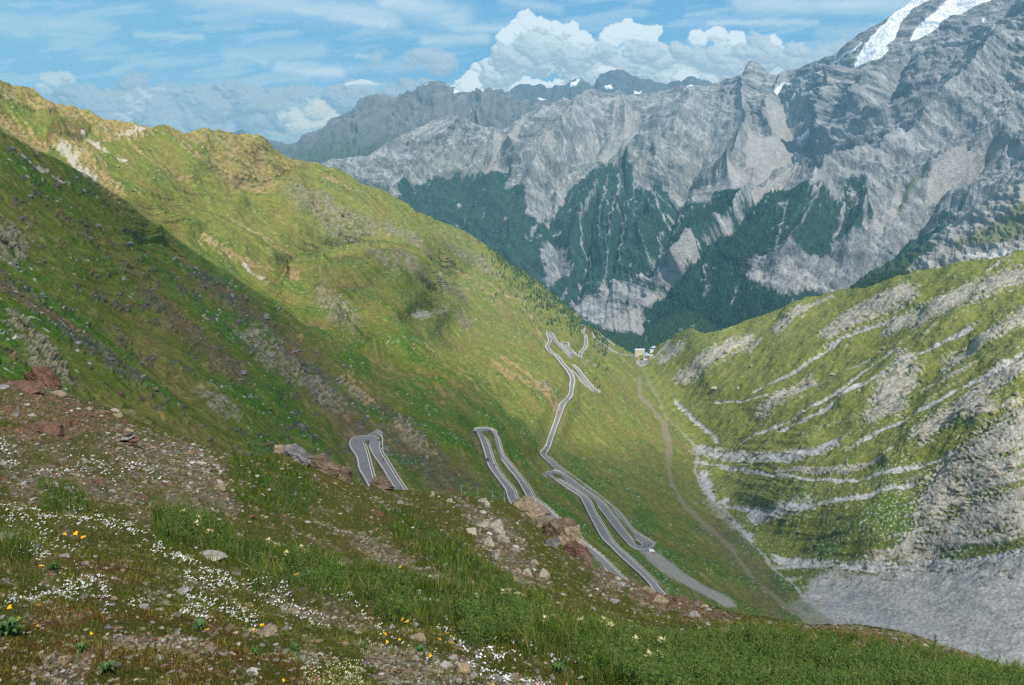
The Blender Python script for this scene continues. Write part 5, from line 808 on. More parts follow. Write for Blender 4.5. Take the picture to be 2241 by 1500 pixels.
TL = ['small dark conifer on the grassy slope edge beside the wooded valley', ]
nt = 0; forest_pts = []
for x, y, dd in cand:
    j = int(np.clip(round((x + 200) / 2640 * (VS.nu - 1)), 0, VS.nu - 1)); 
    sc = rn.uniform(.55, 1.15)
    if nt < 280:
        p = VS.at(x, y); t = link('conifer_tree', None); t.location = p; t.scale = (sc, sc, sc * rn.uniform(.9, 1.2)); t.rotation_euler = (0, 0, rn.uniform(0, 6)); link('trunk', tk, t); link('crown', crowns[nt % 5], t)
        tag(t, 'small dark conifer on the sunlit grassy slope above the far hairpins', 'tree', 'conifers scattered along the slope edge'); nt += 1
    else: forest_pts.append((VS.at(x, y), sc))
def tree_mass(name, pts, material, label, seed):
    V = []; Fs = []; o = 0; rn = np.random.RandomState(seed); base = [conifer_crown(10, 2.6, 50 + k, 4, 6) for k in range(4)]; B = [(np.array(a), np.array(b)) for a, b in base]
    for i, (p, s) in enumerate(pts):
        bv, bf = B[i % 4]; a = rn.uniform(0, 6); c, s_ = math.cos(a), math.sin(a); R = np.array(((c, -s_, 0), (s_, c, 0), (0, 0, 1))); V.append((bv @ R.T) * s + np.array(p)); Fs.append(bf + o); o += len(bv)
    V = np.concatenate(V); Fs = np.concatenate(Fs); k = np.repeat(rn.uniform(.6, 1.45, len(pts)), len(B[0][0])); C_ = np.array(material)[None] * k[:, None]
    me = fast_mesh(name, V, Fs, forest_mat, C_, smooth=False); return tag(link(name, me), kind='stuff')
forest_mat = mat('forest_needles', attr='Col', rough=.95, spec=.05)
if forest_pts: tree_mass('slope_woodland', forest_pts, (.038, .072, .022), '', 1)
fp = []
for _ in range(5200):
    x = rn.uniform(1290, 1690); u_ = rn.rand(); tpy = float(np.interp(x, WS.U, WS.tp)); y = tpy + u_ ** 1.2 * 80
    if WS.bt[0] < y: continue
    fp.append((WS.at(x, y), rn.uniform(.9, 1.7)))
tree_mass('valley_forest', fp, (.030, .066, .026), '', 2)
fp = []
M2 = MS
for _ in range(9000):
    x = rn.uniform(1330, 1720); y = rn.uniform(480, 740)
    i = int((x - 540) / 1900 * (MS.nu - 1)); j = int(np.clip((y - MS.bt[i]) / (MS.tp[i] - MS.bt[i]) * (MS.nv - 1), 0, MS.nv - 1))
    if treel[j, i] > .6 and x > 1400 - (y - 700) * .1: fp.append((Vector(MS.P[j, i]), rn.uniform(1.1, 2.0)))
tree_mass('mountain_forest', fp, (.018, .048, .028), '', 3)
fp = []
for _ in range(900):
    x = rn.uniform(1860, 1990); y = float(np.interp(x, VS.U, VS.tp)) - rn.uniform(-2, 20) * (1 - abs(x - 1930) / 70)
    fp.append((Vector(unproj(np.array(x), np.array(y), rn.uniform(1850, 2000))), rn.uniform(.7, 1.2)))
tree_mass('ridge_woodland', fp, (.03, .055, .02), '', 4)
bushes = []
for x, y in [(1257, 752), (1263, 757), (1258, 769), (1268, 787), (1278, 792), (1262, 747), (1270, 745), (1467, 751), (1481, 754), (1480, 758), (1225, 690), (1240, 700), (1230, 720), (1290, 730), (1372, 770), (1373, 773)]:
    t = link('mountain_pine_bush', None); t.location = VS.at(x, y); s = rn.uniform(.35, .7); t.scale = (s * 1.7, s * 1.7, s * .7); link('crown', crowns[int(x) % 5], t); link('trunk', tk, t); bushes.append(t); tag(t, 'low dark green pine bush on the grass near the far hairpins', 'bush', 'pine bushes on the grass')
# ================================================================== FOREGROUND MEADOW
FD = Tps([(x, y, 1.0 / d) for x, y, d in [(-260, 800, 34), (0, 830, 31), (130, 858, 33), (330, 935, 34), (480, 985, 31), (640, 988, 40), (800, 1066, 40), (940, 1078, 42), (1110, 1100, 42), (1250, 1200, 34), (1400, 1285, 31), (1500, 1312, 28), (1740, 1362, 20), (1900, 1372, 17), (2120, 1432, 12.5), (2241, 1482, 10.5), (2500, 1600, 7),
 (0, 950, 17), (0, 1050, 11), (0, 1150, 7.6), (0, 1290, 4.7), (0, 1400, 3.6), (0, 1500, 2.95), (0, 1640, 2.2), (-260, 1500, 2.7), (300, 1000, 22), (300, 1120, 11.5), (300, 1280, 5.6), (300, 1500, 3.05), (600, 1100, 25), (600, 1200, 13), (600, 1300, 7), (560, 1400, 4.6), (560, 1640, 2.4),
 (850, 1150, 27), (850, 1250, 13), (850, 1330, 7.8), (850, 1500, 3.6), (1120, 1180, 25), (1120, 1260, 15), (1120, 1340, 9), (1120, 1420, 5.8), (1120, 1500, 4.2), (1120, 1640, 2.9), (1400, 1330, 17), (1400, 1400, 9.5), (1400, 1500, 5.6), (1700, 1400, 12), (1700, 1460, 8), (1700, 1540, 5.4), (1700, 1640, 4), (2000, 1440, 10), (2000, 1500, 7.2), (2241, 1560, 6.3), (2241, 1640, 4.8), (2500, 1640, 6)]], .0004)
FG = Sheet(-200, 2440, 1250, 560, FG_TOP, lambda u: np.full(u.shape, 1660.0))
_fy = 1.0 / np.clip(FD(FG.PX, FG.PY), .015, .6); FG.place(_fy)
X, Y, Z = FG.P[..., 0], FG.P[..., 1], FG.P[..., 2]; PX, PY = FG.PX, FG.PY
a1 = fbm(X * .5, Y * .5, 4, 901); a2 = fbm(X * 2.2, Y * 2.2, 4, 905); a3 = fbm(X * 9, Y * 9, 3, 911); a0 = fbm(X * .12, Y * .12, 3, 915); pn = fbm(PX * .012 + PY * .004, PY * .02, 4, 921); pf = fbm(PX * .07, PY * .1, 3, 925)
def fmask(polys, soft=20, kn=.75):
    m = np.zeros(PX.shape, np.float32)
    for p in polys: m = np.maximum(m, in_poly(PX, PY, p, soft))
    return sst(.2, .85, m + kn * (1.1 * pn + .9 * pf + .7 * a2) * (m > .01) - .05)
gravel_f = fmask([[(190, 955), (330, 950), (480, 1000), (500, 1060), (520, 1130), (440, 1120), (350, 1075), (240, 1010)], [(0, 850), (120, 855), (240, 905), (260, 940), (160, 965), (0, 960)], [(0, 1000), (140, 1000), (300, 1060), (300, 1110), (0, 1080)], [(680, 1140), (790, 1150), (900, 1215), (1000, 1270), (1095, 1320), (1040, 1325), (900, 1260), (760, 1200)], [(560, 1270), (640, 1280), (820, 1340), (840, 1372), (700, 1360), (600, 1330)], [(790, 1400), (900, 1410), (1050, 1440), (1050, 1510), (800, 1480)], [(1270, 1235), (1340, 1256), (1500, 1312), (1640, 1350), (1560, 1360), (1430, 1330), (1300, 1280)], [(1000, 1100), (1110, 1120), (1180, 1240), (1230, 1280), (1120, 1270), (1040, 1180)], [(1740, 1350), (2000, 1390), (2241, 1480), (2241, 1520), (1900, 1410)], [(1050, 1450), (1200, 1480), (1200, 1530), (1050, 1530)], [(230, 1370), (480, 1380), (470, 1430), (250, 1420)], [(90, 1430), (200, 1440), (180, 1500), (60, 1490)]])
rust_f = fmask([[(0, 840), (250, 900), (200, 970), (0, 950)], [(1280, 1240), (1500, 1310), (1700, 1360), (1500, 1350)], [(1740, 1350), (2241, 1480), (2241, 1530), (1850, 1400)]], 20)
qd = PY - .42 * PX; td = PX + .42 * PY; stp = fbm(qd * .03, td * .006, 4, 931); stq = fbm(qd * .09, td * .02, 3, 935); mo = np.maximum(sst(.12, .42, stp + .5 * stq) * .75, sst(.22, .5, a2 + .5 * stq) * .6)
gravel_f = np.maximum(gravel_f, mo * (1 - .8 * sst(1250, 1500, PX))); gravel_f = np.maximum(gravel_f, .42 * fmask([[(-100, 850), (120, 855), (330, 945), (500, 1000), (520, 1130), (300, 1110), (-100, 1100)]]))
lush = fmask([[(500, 985), (640, 1010), (700, 1060), (690, 1110), (600, 1140), (520, 1100)], [(330, 1120), (480, 1130), (520, 1190), (470, 1230), (340, 1190)], [(820, 1110), (900, 1130), (1010, 1190), (1130, 1290), (1080, 1330), (900, 1220)], [(480, 1180), (700, 1230), (900, 1260), (1200, 1330), (1200, 1400), (1000, 1390), (800, 1330), (560, 1290)], [(1080, 1350), (1180, 1360), (1250, 1395), (1400, 1400), (1700, 1405), (2000, 1425), (2300, 1505), (2300, 1560), (1400, 1560), (1250, 1480), (1080, 1420)], [(0, 1180), (90, 1190), (60, 1240), (0, 1240)], [(90, 1060), (200, 1080), (190, 1130), (90, 1120)]], 16)
lush = lush * sst(-.55, .15, stp + .8 * a1 + .7 * stq + .1) ; gravel_f = gravel_f * (1 - .6 * lush)
herb = fmask([[(1380, 1400), (1600, 1400), (1800, 1430), (2250, 1520), (2250, 1600), (1500, 1600), (1300, 1480)], [(1000, 1340), (1180, 1360), (1160, 1440), (1020, 1420)], [(800, 1290), (900, 1300), (900, 1370), (820, 1350)], [(340, 1130), (480, 1140), (460, 1210), (360, 1190)], [(640, 1230), (760, 1250), (760, 1310), (640, 1290)]], 14)
moss = fmask([[(0, 1350), (200, 1300), (480, 1360), (620, 1420), (700, 1500), (700, 1700), (-200, 1700), (-200, 1350)], [(150, 1230), (330, 1240), (330, 1290), (150, 1270)]], 20)
d = a0 * .5 * sst(4, 20, _fy) + a1 * .16 * (.35 + .65 * sst(3, 10, _fy)) + a2 * .045 + a3 * .010 + lush * .05 - gravel_f * .03
crestk = 1 - sst(.93, 1.0, np.linspace(0, 1, FG.nv)[:, None]) * .6
FG.P[..., 2] += d * crestk
gC = np.zeros(X.shape + (3,), np.float32) + np.array((.078, .088, .016)); gC = cmix(gC, (.115, .105, .025), sst(-.1, .4, a1 + .4 * a2) * .7); gC = cmix(gC, (.11, .05, .018), sst(.0, .4, moss * .35 + a2 * .8 - .1) * .8)
gC = cmix(gC, (.035, .085, .010), lush * .85); gC = cmix(gC, (.15, .085, .03), sst(.15, .45, -a1 + .5 * a3) * .5)
st_c = np.zeros(X.shape + (3,), np.float32) + np.array((.17, .13, .085)); st_c = cmix(st_c, (.19, .09, .05), rust_f * .45); st_c *= (1 + .9 * a3 + .5 * a2)[..., None]
gC = gC + (st_c - gC) * (np.clip(gravel_f * sst(-.5, .1, a2 + .5 * a3) + .0, 0, 1) * .9)[..., None]; gC *= (.85 + .35 * a3)[..., None]
soil_mat = mat('meadow_soil', attr='Col', rough=.95, spec=.05, cvar=((14, .6, 1.4), (60, .7, 1.3)), bumps=((18, .03), (70, .01)))
FG.build('meadow_ground', np.clip(gC, .008, .6), soil_mat, back=((.02, .01), (.06, .06), (.15, .2), (.4, .6)))
def mval(M, px, py):                                # mask lookups at photo positions (arrays)
    i = np.clip((px - FG.u0) / (FG.u1 - FG.u0) * (FG.nu - 1), 0, FG.nu - 1.001).astype(int); tp = FG.tp[i]; bt = FG.bt[i]
    j = np.clip((py - bt) / (tp - bt) * (FG.nv - 1), 0, FG.nv - 1.001).astype(int); return M[j, i]
rng = np.random.RandomState(21)
def scatter(n, ymax=1600, x0=-150, x1=2390, pad=0):
    px = rng.uniform(x0, x1, n); tp = FG_TOP(px) + pad; py = tp + (ymax - tp) * rng.rand(n); k = py > tp; return px[k], py[k]
# ---- grass
def blades(px, py, hgt, wid, colr, lean=.5):
    n = len(px); base = mval(FG.P, px, py) + np.c_[rng.uniform(-.5, .5, n), rng.uniform(-.5, .5, n), np.zeros(n)] * (mval(_fy, px, py) * .0012)[:, None]; a = rng.uniform(0, 2 * np.pi, n); dr = np.c_[np.cos(a), np.sin(a), np.zeros(n)]; ax = rng.uniform(-.6, .6, n); sd_ = np.c_[np.cos(ax), np.sin(ax), np.zeros(n)]
    bend = (rng.uniform(.1, 1, n) * lean * hgt)[:, None]; h = hgt[:, None]; w = wid[:, None] / 2; up = np.array((0, 0, 1.0))
    bl = base - up * .02; V = np.stack([bl - sd_ * w, bl + sd_ * w, base + dr * bend * .35 + up * h * .6 - sd_ * w * .7, base + dr * bend * .35 + up * h * .6 + sd_ * w * .7, base + dr * bend + up * h * .95], 1)
    Fs = (np.arange(n)[:, None, None] * 5 + np.array([[0, 1, 3], [0, 3, 2], [2, 3, 4]])[None]); C_ = np.repeat(colr[:, None], 5, 1) * np.array((.8, .8, 1, 1, 1.15))[None, :, None]
    return V.reshape(-1, 3), Fs.reshape(-1, 3), C_.reshape(-1, 3)
grass_mat = mat('grass_blades', attr='Col', rough=.7, spec=.15)
px, py = scatter(230000); gm = mval(gravel_f, px, py); lm = mval(lush, px, py); mm = mval(moss, px, py); yy = mval(_fy, px, py); nz_ = mval(a1, px, py)
k = (rng.rand(len(px)) > gm * .5) & (rng.rand(len(px)) > mm * .35) & (yy > 2.2); px, py, lm, mm, yy, nz_ = px[k], py[k], lm[k], mm[k], yy[k], nz_[k]; n = len(px)
h = np.where(rng.rand(n) < lm, rng.uniform(.05, .17, n), rng.uniform(.014, .052, n)) * (1 + .5 * nz_) * (1 + .9 * mval(a2, px, py)) * (1 + .8 * np.clip(mval(stq, px, py) + mval(a1, px, py), -.7, .7) * lm) * (1 + .012 * yy) * lerp(.55, 1, sst(2.5, 7, yy)); w = np.maximum(.0035, .00075 * yy) * rng.uniform(.7, 1.5, n)
cg = np.zeros((n, 3)) + np.array((.105, .135, .018)); cg = cmix(cg, (.045, .105, .010), lm * rng.uniform(.35, 1, n)); cg = cmix(cg, (.16, .14, .035), sst(.0, .5, nz_ + rng.uniform(-.3, .3, n)) * (1 - lm) * .8); cg = cmix(cg, (.24, .17, .06), (rng.rand(n) < .12 + .2 * mm) * .85); cg = cmix(cg, (.13, .045, .012), (rng.rand(n) < .18 * mm) * .9); cg *= rng.uniform(.5, 1.2, n)[:, None]
cg *= (1 + .75 * mval(a2, px, py) + .4 * mval(stq, px, py))[:, None]; V, Fs, Cc = blades(px, py, h, w, cg, .9); tag(link('meadow_grass', fast_mesh('meadow_grass', V, Fs, grass_mat, Cc, smooth=False)), kind='stuff')
# ---- leafy herbs: stems with whorls of narrow leaves
px, py = scatter(42000, pad=8); hm_ = mval(herb, px, py); lm = mval(lush, px, py); k = (rng.rand(len(px)) < hm_ * .5 + lm * .05) & (mval(_fy, px, py) > 3.4); px, py = px[k][:5200], py[k][:5200]; n = len(px); yy = mval(_fy, px, py)
base = mval(FG.P, px, py); H = rng.uniform(.12, .30, n) * (1 + .01 * yy); V = []; Fs = []; CC = []; o = 0; up = np.array((0, 0, 1.0)); leaf_n = 16
for q in range(leaf_n):
    a = rng.uniform(0, 2 * np.pi, n); dr = np.c_[np.cos(a), np.sin(a), np.zeros(n)]; sd_ = np.c_[-np.sin(a), np.cos(a), np.zeros(n)]; f = (q + 1) / leaf_n; z0 = base + up * (H * f)[:, None]; ln = (rng.uniform(.05, .085, n) * (1.1 - .55 * f))[:, None]; ww = np.maximum(.006, .0011 * yy)[:, None] * .8
    vv = np.stack([z0, z0 + dr * ln * .5 + sd_ * ww + up * ln * .3, z0 + dr * ln + up * ln * .25 * (1 - .8 * f), z0 + dr * ln * .5 - sd_ * ww + up * ln * .3], 1); V.append(vv.reshape(-1, 3)); Fs.append((np.arange(n)[:, None] * 4 + np.arange(4)[None]) + o); o += 4 * n
    c = np.zeros((n, 3)) + np.array((.040, .100, .011)) ; c = cmix(c, (.13, .12, .025), rng.rand(n) ** 2 * .9); c = c * (rng.uniform(.6, 1.3, n) * (.75 + .45 * f))[:, None]; CC.append(np.repeat(c[:, None], 4, 1).reshape(-1, 3))
sw = np.maximum(.003, .0006 * yy)[:, None] * np.array((1.0, 0, 0)); vv = np.stack([base - sw, base + sw, base + up * H[:, None] + sw * .5, base + up * H[:, None] - sw * .5], 1); V.append(vv.reshape(-1, 3)); Fs.append((np.arange(n)[:, None] * 4 + np.arange(4)[None]) + o); CC.append(np.tile(np.array((.07, .10, .02)), (4 * n, 1)))
tag(link('leafy_herbs', fast_mesh('leafy_herbs', np.concatenate(V), np.concatenate(Fs), grass_mat, np.concatenate(CC), smooth=False)), kind='stuff')
# ---- gravel
import bmesh
def ico(sub):
    bm = bmesh.new(); bmesh.ops.create_icosphere(bm, subdivisions=sub, radius=1); bm.verts.ensure_lookup_table(); V = np.array([v.co[:] for v in bm.verts]); F_ = np.array([[v.index for v in f.verts] for f in bm.faces]); bm.free(); return V, F_
I1, IF1 = ico(1)
stone_mat = mat('loose_stones', attr='Col', rough=.9, spec=.15, cvar=((40, .75, 1.25),))
px, py = scatter(150000); gm = mval(gravel_f, px, py); keep = rng.rand(len(px)) < gm * .55 + .07 + .02 * (py < 1150); px, py = px[keep][:52000], py[keep][:52000]; n = len(px); yy = mval(_fy, px, py); rm = mval(rust_f, px, py)
sz = (rng.gamma(1.5, .9, n) + .8) * 1.0 * yy / F * lerp(1.7, 1, sst(3, 8, yy)); base = mval(FG.P, px, py); a = rng.uniform(0, 6.28, n); V = I1[None] * (1 + rng.uniform(-.35, .35, (n, 12, 1))); V = V * np.stack([sz * rng.uniform(.9, 1.8, n), sz * rng.uniform(.7, 1.3, n), sz * rng.uniform(.18, .5, n)], 1)[:, None]
ca, sa = np.cos(a), np.sin(a); V = np.stack([V[..., 0] * ca[:, None] - V[..., 1] * sa[:, None], V[..., 0] * sa[:, None] + V[..., 1] * ca[:, None], V[..., 2]], -1) + base[:, None] + np.array((0, 0, 1))[None, None] * (sz * .2)[:, None, None]
pal = np.array([(.18, .155, .115), (.25, .225, .175), (.15, .14, .13), (.24, .16, .10), (.38, .35, .30), (.19, .085, .045), (.22, .19, .12)]); ci_ = rng.choice(7, n, p=[.26, .17, .17, .14, .08, .08, .10]); ci_ = np.where(rng.rand(n) < rm * .55, 5, ci_); c = pal[ci_] * rng.uniform(.6, 1.25, n)[:, None]
tag(link('gravel', fast_mesh('gravel', V.reshape(-1, 3), (IF1[None] + 12 * np.arange(n)[:, None, None]).reshape(-1, 3), stone_mat, np.repeat(c[:, None], 12, 1), smooth=False)), kind='stuff')
# ---- rocks and boulders, each its own object
RMC = {n_: c for n_, c in dict(grey=(.23, .215, .19), rust=(.115, .066, .044), brown=(.125, .092, .062), pale=(.29, .26, .205), tan=(.23, .18, .12), dark=(.16, .15, .14)).items()}
RM = {n_: mat(n_ + '_rock', c, .92, cvar=((3.5, .6, 1.35), (14, .7, 1.3), (.9, .75, 1.25)), vary=.18) for n_, c in RMC.items()}
RMB = {n_: mat(n_ + '_boulder_rock', c, .95, cvar=((2.2, .5, 1.5), (9, .65, 1.35), (.9, .7, 1.3)), bumps=((5, .05), (18, .02)), vary=.12) for n_, c in RMC.items()}
I3, IF3 = ico(3); I4, IF4 = ico(5)
def rock_mesh(seed, cl, cuts=20, rough=.15, ledge=0, big=False):
    r = np.random.RandomState(seed); V = (I4 if big else I3).copy()
    for _ in range(cuts):
        nv = r.normal(size=3); nv /= np.linalg.norm(nv); dd = r.uniform(.5, .92); s = V @ nv; V = V - np.outer(np.maximum(s - dd, 0), nv)
    k = np.linalg.norm(V, axis=1, keepdims=True); nn = fbm(V[:, 0] * 2.2 + seed, V[:, 1] * 2.2 + V[:, 2] * 1.7, 4, seed % 90) ; V = V * (1 + rough * 2 * nn[:, None])
    if ledge and not big: V[:, 2] += ledge * np.round((V[:, 2] + .35 * V[:, 0]) * 5) / 5 * .3; V[:, :2] *= (1 + ledge * .05 * np.sin((V[:, 2:3] + .35 * V[:, 0:1]) * 17))
    if big:
        q = V[:, 2] * 3 + V[:, 0] * 1.6; V = V * (1 + .10 * fbm(V[:, 0] * 7 + seed, V[:, 1] * 7 + V[:, 2] * 8, 4, 17)[:, None] + .14 * (ridge(q * 1.3 + seed, V[:, 1] * .8, 3, 19) - .5)[:, None] * (np.abs(V[:, 2:3]) + .3))
    me = fast_mesh('rock', V, IF4 if big else IF3, (RMB if big else RM)[cl], smooth=False); return me
_rk = {}
def rock(px, py, wpx, hpx, cl, label, group=None, name='rock', rz=None, deep=1.0, ledge=0, seed=None, sheet=FG):
    r = random.Random(int(px * 7 + py * 13)); sd = seed if seed is not None else r.randrange(7); key = (sd, cl, ledge, name == 'boulder')
    if key not in _rk: _rk[key] = rock_mesh(sd * 11 + 3, cl, ledge=ledge, big=name == 'boulder')
    o = link(name, _rk[key]); p = sheet.at(px, py); s = wpx / 2 / F * p.y * (1.45 if name == 'boulder' else 1.15); sz_ = hpx / 2 / F * p.y * 1.2; o.scale = (s, s * deep, sz_); o.rotation_euler = (r.uniform(-.15, .15), r.uniform(-.15, .15), r.uniform(-.5, .5) if rz is None else rz); o.location = p + Vector((0, 0, sz_ * .22)); tag(o, label, 'boulder' if name == 'boulder' else 'rock', group); return o
